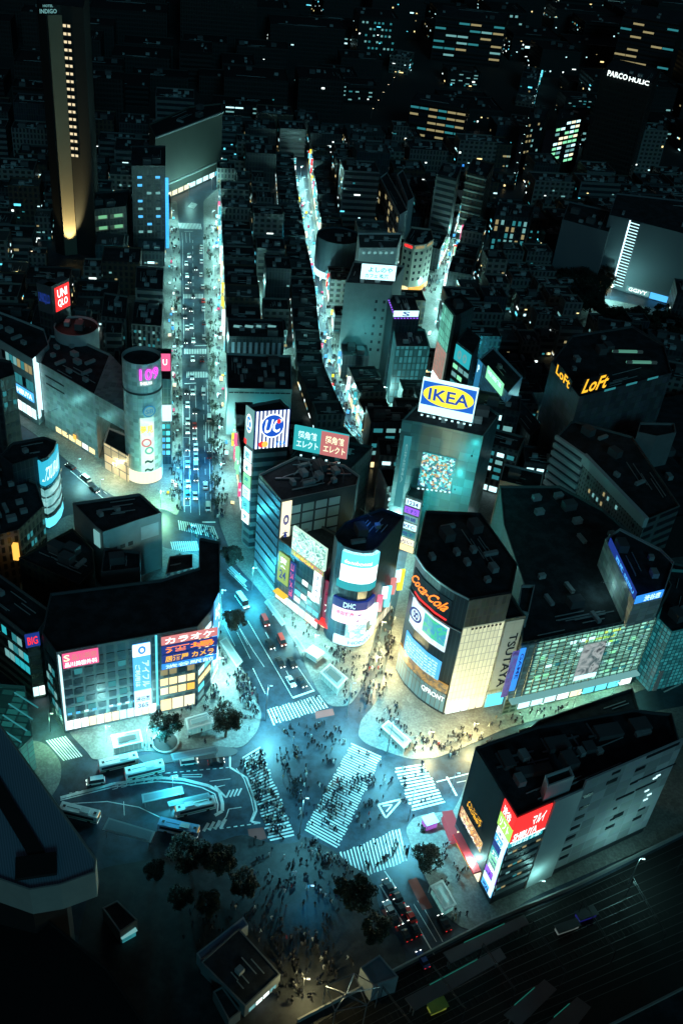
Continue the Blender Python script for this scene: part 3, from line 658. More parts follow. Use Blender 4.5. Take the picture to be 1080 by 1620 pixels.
# --- wedge shaped block lower right
mh = 36
mg = Bld('wedge shaped station front block with red and green corner sign and pale long wall', 'shopping block', PX(mh, (752, 1181), (818, 1292), (1076, 1180), (1062, 1128), (1000, 1122), (850, 1148)), mh, grid_wall('wall_mg', (.1, .11, .12), (.03, .04, .05), 40, 4.2, .25), clutter=5)
a, b_, e_, n_ = mg.edge(1); Lm = (b_ - a).length; uW, _ = mg.hit(1, 868, 1290); uW2, _ = mg.hit(1, 905, 1290)
wallw = grid_wall('pale_cladding', (.66, .7, .72), (.37, .39, .4), 4.2, 3.6, .05, dirt=.25, gl=.85)
c4, nr = mg.quad(1, uW, uW2, .5, mh + .05, .5); mg._board(c4, nr, mat('white_cladding', (.62, .68, .68), .55, noise=.1), th=.5, name='cladding')
c4, nr = mg.quad(1, uW2 + .1, Lm - .05, 3, mh + 3, .3); mg._board(c4, nr, wallw, th=.5, name='cladding')
for (x, y, ww, hh) in [(929, 1258, 3, 1.2), (923, 1277, 3, 1.2), (916, 1293, 3, 1.2), (909, 1309, 3, 1.2), (902, 1325, 3, 1.2), (896, 1341, 3, 1.2), (891, 1356, 3, 1.2), (967, 1236, 3.4, 1.3), (974, 1222, 2.6, .9), (1012, 1216, 3.2, 1.1), (1002, 1238, 2.6, .8), (988, 1259, 6, .8), (1021, 1243, 7, .6), (1048, 1187, 11, 1), (1036, 1222, 14, .5), (977, 1290, 3.4, 1.6), (964, 1308, 3, 1.2), (1007, 1294, 3, 1.2), (972, 1279, 1.2, .7), (968, 1296, 1.6, .7), (1014, 1280, 2.5, .7)]:
    u, z = mg.hit(1, x, y, .35)
    if u < uW2 or u > Lm: continue
    p = a + Vector((e_.x, e_.y)) * u; part_box('window', mg.root, (p.x + n_.x * .36, p.y + n_.y * .36, z - hh / 2), ww, .12, hh, math.atan2(e_.y, e_.x), glass)
for (x, y) in [(1035, 1232), (1026, 1258), (1020, 1266), (1022, 1252), (1040, 1228)]:
    u, z = mg.hit(1, x, y, .4); p = a + Vector((e_.x, e_.y)) * u; part_box('lit_window', mg.root, (p.x + n_.x * .4, p.y + n_.y * .4, z), 1.4, .12, .5, math.atan2(e_.y, e_.x), K['ice'])
# striped glazed front between the corner and the white tower
for k in range(7):
    z = 4.0 + k * 3.0
    c4, nr = mg.quad(1, .2, uW - .2, z, z + 1.5, .3); mg._board(c4, nr, mat('spandrel', (.3, .34, .35), .4, noise=.15), name='spandrel')
mg.windows(1, .01, (uW - .3) / Lm, 5.2, 26.2, 7, 7, [glass, glass, K['dteal'], K['dice'], K['dwarm'], glass], .8, .42, .1, out=.2)
zB = mg.hit(1, 806, 1329)[1]; zT = mh + .3; zM = (zB + zT) / 2
c4, nr = mg.quad(1, -.3, uW - 1, zB - 2.6, zB - .2, .5); o = mg._board(c4, nr, K['teal'], [('ほぼ日 3-8F', (.08, .1, .92, .9), K['ice'])])
uR, _ = mg.hit(1, 872, 1266)
c4, nr = mg.quad(1, -.5, uR, zB, zT, .7); o = mg._board(c4, nr, K['red'], [('マルイ', (.5, .42, .86, .85), K['white']), ('SHIBUYA', (.04, .05, .72, .34), K['white'])]); rect_on(o, c4, nr, (0, -.03, 1, .02), K['white'], .12)
a0, b0, e0, n0 = mg.edge(0); L0 = (b0 - a0).length; uG, _ = mg.hit(0, 790, 1300)
c4, nr = mg.quad(0, uG, L0 + .5, zM + .1, zT, .7); mg._board(c4, nr, K['red'], [('渋谷', (.15, .1, .75, .8), K['white'])])
c4, nr = mg.quad(0, uG, L0 + .5, zB, zM, .7); mg._board(c4, nr, K['lime'], [('リフト', (.15, .2, .85, .85), K['white'])])
for k, (mm, t) in enumerate([('white', '渋谷'), ('sky', 'アニメ'), ('navy', '本'), ('teal', '酒'), ('green', '薬'), ('dice', '歌'), ('purple', '占'), ('ice', '時計'), ('sky', '靴')]):
    hs = (zB - 3.5) / 9; c4, nr = mg.quad(0, uG + .3, L0, 3 + (8 - k) * hs, 3 + (8.9 - k) * hs, .45); mg._board(c4, nr, K[mm], [(t, (.15, .15, .85, .85), K['white' if k % 2 else 'navy'])])
c4, nr = mg.quad(0, L0 - .9, L0 + .3, 4, zB, .9); mg._board(c4, nr, K['ice'], name='light_strip')
c4, nr = mg.quad(0, .3, uG - .3, 5.5, mh - .1, .2); mg._board(c4, nr, mat('shade_panel', (.015, .02, .025), .6, spec=.2), name='cladding')  # dark sheet laid over this face to paint its shade
mg.board(0, [(740, 1262), (764, 1300), (762, 1312), (737, 1276)], K['black'], [('ハンズ', (.05, .52, .95, 1), K['gold']), ('HOBBY', (.05, 0, .95, .44), K['gold'])])
mg.board(0, [(728, 1278), (764, 1330), (760, 1343), (725, 1296)], em_pic('food_board', [(.7, .25, .03), (.9, .8, .4), (.3, .03, .02), (.95, .6, .1), (.2, .3, .9)], 1.1, .5, 4), [('ごはん', (.1, .02, .8, .3), K['white'])])
mg.board(0, [(718, 1334), (742, 1368), (741, 1375), (717, 1342)], em_pic('food_band', [(.02, .02, .02), (.8, .5, .1), (.1, .3, .1), (.9, .2, .05)], 1.0, 1.2, 3))
c4, nr = mg.quad(0, 2, uG - 1, .8, 4.5, .3); mg._board(c4, nr, K['cream'], name='shop_front')
c4, nr = mg.quad(0, uG - 13, uG - 1, 5, 5.6, 2.4); o = mg._board(c4, nr, mat('awning_red', (.5, .03, .04), .6), th=2.3, name='awning'); rect_on(o, c4, nr, (0, .6, 1, 1), K['red'], .05, 'neon_strip')
st = Bld('pale stair tower rising beside the roof terrace of the wedge block', 'stair tower', PX(41, (866, 1244), (908, 1228), (901, 1212), (862, 1226)), 41, mat('white_cladding', (.6, .6, .6)), z0=mh - .9, clutter=0)
for (x, y, sx, sy) in [(842, 1222, 9, 2.4), (800, 1205, 3, 5), (880, 1180, 6, 4), (930, 1185, 3, 3), (960, 1160, 7, 4), (1010, 1150, 5, 4)]: part_box('roof_plant', mg.root, G(x, y, mh - .9), sx, sy, 1.5, .35, concd)
for k in range(14): part_box('pipe', mg.root, G(790 + k * 12, 1205 - k * 4 + (k % 3) * 10, mh - .8), 6 if k % 2 else .4, .4 if k % 2 else 5, .4, .4, steel)

# --- round corner building with the white screen
h13 = 40
p13 = PX(h13, (529, 846), (534, 856), (544, 864), (558, 869), (575, 872), (590, 871), (599, 864), (640, 816), (604, 803), (545, 826))
b13 = Bld('rounded blue lit corner building with big white screen and a pink banner band', 'shop tower', p13, h13, grid_wall('wall_b13', (.03, .08, .12), (.01, .03, .05), 1.6, 3.4, .2, rough=.25), clutter=5)
w13 = Wrap(p13[:8], b13.root, b13.sg)
e = w13.ext([(544, 866), (595, 872), (589, 919), (540, 908)])
o = w13.band(e[0], e[1], e[2], e[3], K['white'], 1.2, 'screen'); hh = e[3] - e[2]
o2 = w13.band(e[0], e[1], e[2] + hh * .58, e[3], K['cyan'], 1.3, 'screen_picture'); w13.letters(o2, e[0], e[1], e[2], e[3], 'donobonsai', (.1, .66, .8, .8), K['white'], 1.5)
w13.band(e[0] - .6, e[1] + .6, e[2] - 3.2, e[2] - .4, K['teal'], 1.0, 'cornice')
e = w13.ext([(530, 942), (590, 938), (589, 950), (529, 954)]); w13.band(e[0], e[1], e[2], e[3], K['navy'], .8, 'sign', [('DHC', (.25, .2, .5, .85), K['ice'])])
e = w13.ext([(529, 955), (588, 951), (584, 977), (527, 974)]); w13.band(e[0], e[1], e[2], e[3], em_pic('pink_banner', [(.9, .45, .8), (1, .75, .95), (.7, .5, 1)], 1.1, .12), .8, 'banner', [('二', (.55, .25, .75, .75), K['navy']), ('人', (.84, .4, .94, .9), K['red']), ('美容健康', (.1, .55, .5, .85), K['pink'])])
e = w13.ext([(548, 981), (578, 979), (573, 1011), (545, 1009)]); w13.band(e[0], e[1], e[2], e[3], em_pic('small_screen', [(.5, .9, .9), (.1, .5, .6), (.8, 1, .9), (.1, .3, .4)], 1.2, .4), .7, 'screen')
e = w13.ext([(528, 1006), (577, 1012), (573, 1021), (527, 1016)]); w13.band(e[0], w13.L[-1] * .62, 1.2, 4.6, K['ice'], .8, 'shop_front', [('HONEYS', (.3, .3, .8, .7), K['blue'])])
w13.band(w13.L[6] + 1, w13.L[7] - 1, .8, 5, em_grid('alley_shop', (.9, .85, .6), (.1, .1, .08), 3, 5, .3, 1, .3), .4, 'shop_front')
for k in range(7):
    u = w13.L[6] + 2 + k * 3.3; c = w13.at(u, 7 + (k % 3) * 3, 1.0); part_box('projecting_sign', b13.root, c, 1.8, .5, 9 - (k % 3) * 2, .3, K[['ice', 'pink', 'white', 'cyan', 'salmon', 'ice', 'yellow'][k]])
bl_lamp = 1
# --- shop front with long picture board, left of the round corner
h12 = 25
b12 = Bld('low shop block under a long green lit picture board facing the plaza', 'shop building', PX(h12, (441, 853), (513, 906), (530, 880), (545, 850), (478, 815)), h12, w_curt, clutter=4)
c4, nr = b12.pxquad(0, [(464, 829), (517, 874), (511, 903), (461, 868)], .6)
o = b12._board(c4, nr, em_pic('figures', [(.03, .2, .15), (.25, .65, .5), (.85, 1, .85), (.06, .3, .22), (.5, .9, .7)], 1.0, .45, 2), name='billboard', th=.8)
b12.board(0, [(461, 869), (511, 905), (510, 912), (460, 876)], em_pic('flower_band', [(.02, .15, .12), (.4, .5, .1), (.6, .08, .08), (.05, .3, .25)], .9, .9), [('UNION', (.1, .2, .7, .85), K['yellow'])])
b12.windows(0, .3, .98, 5, 17, 5, 4, [K['ice'], K['dice'], K['cyan'], K['dteal'], K['white']], .85, .6, name='lit_window', out=.2)
b12.windows(0, .02, .98, .5, 4.6, 7, 1, [K['cream'], K['white'], K['ice']], .9, .8, name='shop_front', out=.3)
c4, nr = b12.quad(0, 1, 6, 9, 21, .5); b12._board(c4, nr, em('lit_olive', (.35, .5, .08), .8), [('薬', (.2, .55, .8, .9), K['white']), ('24', (.2, .15, .8, .45), K['navy'])])
c4, nr = b12.quad(0, 7, 9.4, 6, 21, .9); b12._board(c4, nr, K['navy'], [('コスメ館', (.15, .05, .85, .95), K['pink'], 'v')])
a, b_, e_, n_ = b12.edge(0); L = (b_ - a).length
c4, nr = b12.quad(0, L - 3.4, L - .2, 13, 24, 1.0); b12._board(c4, nr, K['white'], [('カラオケ', (.2, .05, .8, .95), K['navy'], 'v')])
c4, nr = b12.quad(0, 1.2, 6.5, 4.7, 5.2, 2.2); b12._board(c4, nr, em('lit_mustard', (.9, .55, .02), .9), th=2.1, name='awning')
dr = Bld('narrow maroon fronted shop squeezed beside the round corner building', 'shop building', PX(20, (512, 916), (527, 925), (535, 900), (520, 893)), 20, em_pic('maroon', [(.12, .005, .03), (.25, .01, .06), (.06, .0, .05)], .7, .2), clutter=1)
dr.board(0, [(515, 940), (528, 948), (524, 985), (511, 975)], em('maroon_board', (.22, .01, .06), .9), [('フス9', (.08, .25, .92, .6), K['white'])], out=.5); dr.board(0, [(507, 905), (512, 908), (508, 960), (503, 957)], K['purple'], out=1.2)
c4, nr = dr.quad(0, 0, 5.5, 3.8, 4.5, 2.8); dr._board(c4, nr, K['red'], th=2.6, name='awning'); c4, nr = dr.quad(0, 0, 5.5, .5, 3.4, .3); dr._board(c4, nr, K['cream'], name='shop_front')

# --- block with the striped cube sign
hu = 39
ub = Bld('blue glass office block with grey gridded side and cluttered flat roof', 'office building', PX(hu, (410, 750), (445, 792), (564, 767), (569, 752), (545, 735), (468, 722)), hu, grid_wall('wall_ub', (.42, .47, .46), (.03, .05, .06), 60, 50, 2, dirt=.2), clutter=14)
a, b_, e_, n_ = ub.edge(0); L = (b_ - a).length
c4, nr = ub.quad(0, .2, L - .2, 3, hu - 1, .2); ub._board(c4, nr, em_grid('blue_glass', (.005, .06, .16), (.001, .012, .03), 1.5, 3.6, .25, .9, .3), name='glazing')
for k in range(9): 
    c4, nr = ub.quad(0, .3, L - .3, 4 + k * 3.9, 4.4 + k * 3.9, .5); ub._board(c4, nr, darkm, name='louvre')
a, b_, e_, n_ = ub.edge(1); L = (b_ - a).length
c4, nr = ub.quad(1, L * .1, L * .8, 15, hu - 3, .15); ub._board(c4, nr, grid_wall('ub_grid', (.04, .05, .06), (.3, .38, .38), L * .175, 4.4, .35, dirt=.2), name='panel_grid')
ub.windows(1, .12, .78, 15, hu - 3, 4, 4, [mat('pane_teal', (.22, .32, .33), .3)], .82, .55); c4, nr = ub.quad(1, .3, 3.6, 18, hu - .6, .4); ub._board(c4, nr, K['cream'], [('◎', (.2, .55, .8, .75), K['navy']), ('本', (.2, .25, .8, .45), K['navy'])])
ub.windows(1, .1, .5, 4, 13, 4, 3, [K['dice'], K['dteal'], K['green']], .8, .5, .2)
for k in range(10): part_box('roof_pipe', ub.root, G(455 + k * 9, 758 - (k % 4) * 7, hu - .85), 8, .35, .5, .2 + (k % 3) * .5, steel)
for k in range(5):      # lattice frame on the roof
    p0 = G(470 + k * 16, 738 + k * 2, hu - .9); p1 = G(478 + k * 16, 768 - k, hu - .9); MB().tube(p0 + Vector((0, 0, 4)), p1 + Vector((0, 0, 4)), .12, .12, 4).tube(p0, p0 + Vector((0, 0, 4)), .12, .12, 4).tube(p1, p1 + Vector((0, 0, 4)), .12, .12, 4).build('roof_frame', steel, ub.root)
hc = HB(404, 651, 868)
ut = Bld('slim tower topped by a black and white striped cube sign with a round blue emblem', 'sign tower', PX(hc, (391, 641), (404, 651), (459, 647), (443, 631)), hc, w_band, roof=mat('sign_roof', (.02, .03, .03)), clutter=0)
zc = ut.hit(1, 404, 709)[1]; a, b_, e_, n_ = ut.edge(1); L = (b_ - a).length
c4, nr = ut.quad(1, 0, L, zc, hc + .2, .5); o = ut._board(c4, nr, K['navy'], name='sign')
for k in range(9): rect_on(o, c4, nr, ((k + .25) / 9, 0, (k + .75) / 9, 1), K['white'], .08)
ellipse_on(o, c4, nr, (.16, .28, .86, .92), K['white'], .16); ellipse_on(o, c4, nr, (.19, .31, .83, .89), em('emblem_blue', (.01, .08, .5), 1), .22); lettering(o, c4, nr, 'UC', (.28, .42, .74, .78), K['white'], off=.3, shear=.15)
ellipse_on(o, c4, nr, (.62, .66, .74, .78), K['red'], .34); ellipse_on(o, c4, nr, (.12, .04, .3, .2), K['red'], .2); ellipse_on(o, c4, nr, (.22, .04, .4, .2), K['amber'], .24); lettering(o, c4, nr, 'VISA', (.62, .06, .92, .18), K['blue'], off=.2)
a0, b0, e0, n0 = ut.edge(0); L0 = (b0 - a0).length
c4, nr = ut.quad(0, 0, L0, zc, hc + .2, .5); o = ut._board(c4, nr, K['dice'], name='sign'); ellipse_on(o, c4, nr, (.15, .35, .85, .85), K['white'], .12); ellipse_on(o, c4, nr, (.22, .41, .78, .79), K['blue'], .18); lettering(o, c4, nr, 'UC', (.3, .48, .7, .72), K['white'], off=.25)
rect_on(o, c4, nr, (0, 0, .3, .14), K['red'], .12)
for k, (mm, t) in enumerate([('ice', '歌'), ('white', '本'), ('green', '薬'), ('ice', '酒'), ('cyan', '映'), ('white', '店')]):
    c4, nr = ut.quad(0, .3, L0 - .3, zc - 6 - k * 5.2, zc - 1.4 - k * 5.2, .6); ut._board(c4, nr, K[mm], [(t, (.2, .2, .8, .8), K['teal'])])
# twin advertising boards behind it
tb = Bld('dark block carrying a cyan and a salmon twin billboard lit by floodlights', 'office building', PX(34, (458, 722), (556, 741), (590, 706), (492, 686)), 34, w_dark, clutter=3)
c4, nr = tb.pxquad(0, [(466, 673), (552, 690), (548, 726), (463, 711)], .3); o = tb._board(c4, nr, em('board_cyan', (.03, .42, .45), .9), [('超角館', (.08, .52, .42, .85), K['ice']), ('エレクト', (.06, .15, .46, .45), K['ice'])], name='billboard', th=.8)
rect_on(o, c4, nr, (.5, 0, 1, 1), em('board_salmon', (.5, .16, .16), .9), .08); lettering(o, c4, nr, '超角館', (.58, .52, .92, .85), K['cream'], off=.16); lettering(o, c4, nr, 'エレクト', (.56, .15, .96, .45), K['cream'], off=.16)
spots(tb, 0, (466, 719), (546, 735), 4, K['ice'])
# --- tall teal block with the yellow and blue billboard
hi = 50
ib = Bld('tall dark teal block with a yellow oval billboard on its roof', 'office tower', PX(hi, (636, 664), (662, 668), (764, 690), (790, 655), (768, 640), (668, 630)), hi, grid_wall('wall_ib', (.1, .22, .23), (.09, .2, .21), 3.5, 3.5, .05, dirt=.25), clutter=5)
c4, nr = ib.pxquad(1, [(669, 597), (755, 616), (748, 669), (661, 651)], .8); o = ib._board(c4, nr, K['ice'], name='billboard', th=1.0)
rect_on(o, c4, nr, (.02, .25, .98, .94), em('board_blue', (.01, .12, .55), 1), .1); ellipse_on(o, c4, nr, (.04, .28, .96, .91), K['yellow'], .16); lettering(o, c4, nr, 'IKEA', (.14, .42, .88, .77), em('board_blue2', (.01, .07, .4), 1), off=.24)
spots(ib, 1, (662, 656), (748, 674), 9, K['ice'], 2.2)
c4, nr = ib.pxquad(1, [(670, 719), (719, 724), (713, 776), (658, 770)], .5); o = ib._board(c4, nr, em_pic('crowd_picture', [(.02, .2, .2), (.2, .8, .75), (.03, .1, .2), (.5, .3, .12), (.02, .35, .4), (.6, 1, .9)], 1.0, 1.3, 5, 'VOR'), name='billboard', th=.8)
spots(ib, 1, (658, 773), (714, 780), 8, K['ice'], 1.2)
c4, nr = ib.quad(0, 1.5, 4.2, 14, hi - 6, .3); ib._board(c4, nr, K['dteal'], [('CINEMA', (.35, .35, .65, .9), K['dice'], 'v')])
for k in range(6): 
    p = G(672 + k * 15, 654 + k * 3.5, hi - .9); MB().tube(p, p + Vector((0, 4, 7)), .14, .14, 4).build('billboard_strut', steel, ib.root)
# --- sign tower in the side street
sg_ = Bld('narrow building with a stack of bright signs at the alley mouth', 'shop building', PX(24, (641, 783), (669, 793), (672, 770), (650, 764)), 24, w_tile, clutter=1)
for k, (mm, t) in enumerate([('ice', '1234'), ('purple', 'くすり'), ('dice', '眼鏡'), ('ice', 'KFC'), ('dteal', '靴下'), ('cream', '占い')]):
    c4, nr = sg_.quad(0, .6, 6, 20.5 - k * 3.4, 23 - k * 3.4, .3); sg_._board(c4, nr, K[mm], [(t, (.12, .15, .88, .85), K['navy'])])
c4, nr = sg_.quad(0, .3, 6.2, .5, 3, .3); sg_._board(c4, nr, K['warm'], name='shop_front')

# ================================================================== LEFT SIDE
h9 = 29
nb9 = Bld('long pale tiled department store wall beside the round white tower', 'department store', PX(h9, (63, 574), (150, 624), (175, 560), (120, 535), (80, 530)), h9, w_fine, clutter=6)
a, b_, e_, n_ = nb9.edge(0); L = (b_ - a).length
A0 = PX(h9, (150, 624), (200, 652), (212, 600), (175, 560))
b = MB(); b.prism(ccw(A0), h9 - 8.5, h9, True, True); b.build('bridge_wing', w_fine, nb9.root); FOOT.append(([tuple(p[:2]) for p in A0], h9))
c4, nr = nb9.quad(0, 3, 14, h9 - 4.6, h9 - 4, .1); nb9._board(c4, nr, darkm, name='slot_window'); c4, nr = nb9.quad(0, 3, 14, h9 - 8, h9 - 7.4, .1); nb9._board(c4, nr, darkm, name='slot_window')
nb9.windows(0, .2, .95, .5, 3.6, 6, 1, [K['cream'], K['warm'], K['white']], .8, .7, name='shop_front'); c4, nr = nb9.quad(0, 18, 19.5, 3, 5, .6); nb9._board(c4, nr, K['amber'], name='sign')
c4, nr = nb9.quad(0, -1.2, .1, 8, h9, .7); nb9._board(c4, nr, K['ice'], name='light_strip')
# recessed entrance under the wing, lit
re_ = Bld('low lit glass entrance hall tucked under the store wing', 'entrance hall', PX(12, (164, 700), (203, 722), (208, 690), (172, 675)), 12, em_grid('hall_glass', (.75, .6, .3), (.05, .06, .05), 4, 3.6, .25, .9, .25), clutter=0)
re_.windows(0, .1, .9, 4, 7, 2, 1, [em('lit_peach', (1, .6, .3), 1)], .8, .8, name='lit_window')
# round tower
ht = HB(226, 588, 778)
def circ(c, r, n=40): return [(c.x + r * math.cos(2 * math.pi * k / n), c.y + r * math.sin(2 * math.pi * k / n)) for k in range(n)]
ct = G(224, 562, ht); RT = 6.9
tw = Bld('round pale tiled tower with pink numerals at the avenue mouth', 'round tower', circ(ct, RT), ht, grid_wall('wall_tower', (.6, .64, .62), (.4, .44, .43), 1.9, 1.7, .07, dirt=.2), clutter=0, parapet=1.5)
kk = 40; path = [(ct.x + RT * math.cos(2 * math.pi * (k / kk)), ct.y + RT * math.sin(2 * math.pi * (k / kk))) for k in range(18, 44)]
tw_ = Wrap(path, tw.root, 1)
tw_.band(.2, tw_.L[-1] - .2, ht - 12.4, ht - 11.7, darkm, .25, 'ring', seg=26)
def tpix(pts): return tw_.ext(pts)
e = tpix([(221, 581), (249, 580), (249, 598), (221, 600)]); tw_.letters(tw.root, e[0], e[1], e[2], e[3], '109', (0, 0, 1, 1), K['magenta'], .5); e = tpix([(222, 602), (241, 603), (240, 608), (222, 608)]); tw_.letters(tw.root, e[0], e[1], e[2], e[3], 'SHIBUYA', (0, 0, 1, 1), K['white'], .4)
def wdisc(px, py, r, m, r0=0, out=.35, nm='emblem'):
    u, z = tw_.hit(px, py); c = tw_.at(u, z, 0); n = Vector((c.x - ct.x, c.y - ct.y, 0)).normalized()
    return disc(tw.root, c + n * out, n, r, m, nm, r0=r0)
wdisc(236, 650, 2.4, em('emblem_steel', (.02, .2, .35), 1)); wdisc(236, 650, 1.9, K['dice'], out=.42); e = tpix([(230, 646), (242, 646), (242, 653), (230, 653)]); tw_.letters(tw.root, e[0], e[1], e[2], e[3], 'SB', (0, 0, 1, 1), em('emblem_steel', (.02, .2, .35), 1), .6)
e = tpix([(222, 660), (245, 660), (243, 752), (224, 752)]); tw_.band(e[0], e[1], e[2], e[3], em_pic('tower_banner', [(.35, .8, .65), (.6, 1, .85), (.85, 1, .8), (.45, .9, .8)], .9, .12), .2, 'banner')
e = tpix([(222, 672), (242, 672), (241, 684), (223, 684)]); tw_.letters(tw.root, e[0], e[1], e[2], e[3], '夢見', (0, 0, 1, 1), K['yellow'], .4)
wdisc(232, 700, 1.9, K['salmon'], r0=1.2); wdisc(236, 712, 1.7, em('lit_mint', (.1, .5, .35), 1), r0=1.0)
for (y) in (726, 739): 
    e = tpix([(229, y), (243, y), (242, y + 6), (230, y + 6)]); tw_.letters(tw.root, e[0], e[1], e[2], e[3], '~', (0, 0, 1, 1), em('lit_darkgreen', (.01, .1, .07), 1), .4)
tw_.band(tw_.L[-1] * .05, tw_.L[-1] * .8, .6, 5.5, K['cream'], .5, 'shop_front')
vs = Bld('narrow building behind the round tower with a red framed sign on top', 'shop building', PX(38, (252, 600), (270, 600), (272, 570), (254, 568)), 38, w_curt, clutter=0)
vs.board(0, [(252, 560), (270, 560), (270, 586), (253, 588)], K['pink'], [('U', (.3, .35, .7, .7), K['white'])]); c4, nr = vs.quad(0, .3, 4.4, 20, 27, .3); vs._board(c4, nr, K['ice']); vs.windows(0, .05, .95, 4, 19, 2, 5, [K['cyan'], K['sky'], K['teal']], .8, .6)
# roof sign cube and cylinder behind
hq = 33
cy = Bld('squat round pale walled building with a dark flat roof', 'round building', circ(G(121, 515, hq), 8.8), hq, mat('pale_round', (.45, .5, .5)), clutter=2, roof=mat('roof_black', (.01, .012, .014)))
uq = Bld('dark block carrying a square red sign cube behind the round building', 'office building', PX(38, (62, 487), (84, 494), (112, 480), (106, 455), (60, 455)), 38, w_dark, clutter=0)
zq = 38 + (uq.hit(1, 86, 455)[1] - 38)
c4, nr = uq.quad(1, 0, (Vector(uq.poly[2]) - Vector(uq.poly[1])).length, 37, uq.hit(1, 84, 452)[1], .2); o = uq._board(c4, nr, mat('cube_grey', (.12, .12, .13)), name='sign_cube', th=4); rect_on(o, c4, nr, (.15, .04, .95, .9), K['red'], .1); lettering(o, c4, nr, 'UNI', (.28, .5, .82, .8), K['white'], off=.2); lettering(o, c4, nr, 'QLO', (.28, .14, .82, .44), K['white'], off=.2)
c4, nr = uq.quad(0, 0, (Vector(uq.poly[1]) - Vector(uq.poly[0])).length, 37, uq.hit(1, 84, 452)[1], .2); o = uq._board(c4, nr, mat('cube_grey', (.12, .12, .13)), name='sign_cube', th=4); lettering(o, c4, nr, 'UNIQLO', (.1, .3, .9, .7), K['navy'], off=.1)
# long white block on the left edge with lit windows
lw = Bld('long white panelled block with a lit upper window band at the left edge', 'office building', PX(30, (-60, 505), (0, 538), (52, 569), (78, 545), (70, 520), (20, 500), (-60, 470)), 30, mat('white_wall', (.42, .46, .47)), clutter=3)
lw.windows(1, .02, .95, 22, 27, 8, 1, [K['dteal'], K['dwarm'], glass, K['dice']], .8, .7); lw.windows(1, .02, .95, 14, 20, 8, 1, [glass, K['dteal']], .85, .7); lw.board(1, [(22, 606), (52, 622), (54, 636), (24, 620)], K['sky'], [('SHIBUYA', (.05, .2, .95, .8), K['white'])]); lw.windows(1, .2, .95, .6, 8, 5, 1, [K['ice'], K['cyan'], K['white']], .85, .6, name='shop_front')
c4, nr = lw.quad(2, -1, 1, 4, 31, .9); lw._board(c4, nr, K['ice'], name='light_strip')
# street canyon left: curved front building with cyan screen
cs_h = 30
csp = PX(cs_h, (60, 722), (66, 727), (76, 722), (86, 710), (90, 697), (70, 690), (20, 700), (0, 720), (20, 735))
cs = Bld('curved corner building with a cyan screen over white shop windows', 'shop building', csp, cs_h, w_curt, clutter=3)
cw = Wrap(csp[:5], cs.root, cs.sg); cw.band(.4, cw.L[-1] - .3, cs_h - 11, cs_h - 1.2, em('screen_cyan2', (.03, .42, .6), 1), .4, 'screen', [('TSUBAKI', (.15, .2, .85, .75), K['ice'], .2)])
cw.band(.4, cw.L[-1] - .3, cs_h - 23, cs_h - 13, em_pic('shop_glow', [(.06, .22, .24), (.2, .5, .5), (.4, .75, .75)], .9, .2), .3, 'glazing'); cw.band(.4, cw.L[-1] - .3, 1, 5, K['cyan'], .4, 'shop_front')
for k in range(4): cw.band(0, cw.L[-1], cs_h - 12 - k * 4.2, cs_h - 11.5 - k * 4.2, steel, .7, 'ledge')
dl = Bld('dark windowed tower cut by the left picture edge', 'office tower', PX(48, (-60, 590), (0, 600), (24, 592), (18, 570), (-60, 560)), 48, w_dark, clutter=1); dl.windows(1, .05, .95, 5, 44, 3, 9, [K['dteal'], glass, glass, glass], .7, .4)
d2 = Bld('low black roofed block between the canyon street and the curved corner', 'office building', PX(22, (-60, 860), (30, 838), (70, 800), (58, 762), (0, 740), (-60, 760)), 22, w_tile, clutter=8)
d2.windows(1, .02, .98, .6, 4, 8, 1, [K['cyan'], K['ice'], K['warm'], glass], .8, .7, name='shop_front'); d2.windows(1, 0, 1, 6, 18, 8, 3, [glass, K['dteal'], glass], .6, .5)
mid = Bld('low grey block with stepped pale walls in front of the round tower', 'office building', PX(24, (115, 795), (150, 832), (163, 842), (217, 823), (256, 811), (222, 780)), 24, mat('grey_render', (.22, .24, .24), noise=.2), clutter=5)
mid.windows(2, .2, .9, 14, 17, 3, 1, [darkm], .6, .5); mid.windows(3, .1, .9, 15, 21, 1, 1, [mat('white_wall', (.42, .46, .47))], .9, .9, name='panel'); c4, nr = mid.quad(1, 0, 3, 17, 23, .6); mid._board(c4, nr, K['dice'], name='sign')
d3 = Bld('low dark roofed block behind the corner shops beside the curved street', 'office building', PX(18, (30, 882), (126, 925), (150, 900), (148, 868), (115, 835)), 18, w_brick, clutter=8)
part_box('water_tower', d3.root, G(27, 884, 14), 1.6, 1.6, 6, 0, K['amber'])
d4 = Bld('two dark cubes of roof plant housing behind the corner shops', 'plant building', PX(26, (160, 905), (222, 898), (222, 872), (165, 866)), 26, concd, clutter=3)
d5 = Bld('small lit open stair building beside the round hedge bed', 'stair building', PX(12, (262, 908), (305, 898), (305, 876), (268, 880)), 12, w_tile, clutter=4); d5.windows(0, .05, .95, 1, 11, 4, 3, [K['dice'], glass, K['dwarm']], .7, .4)
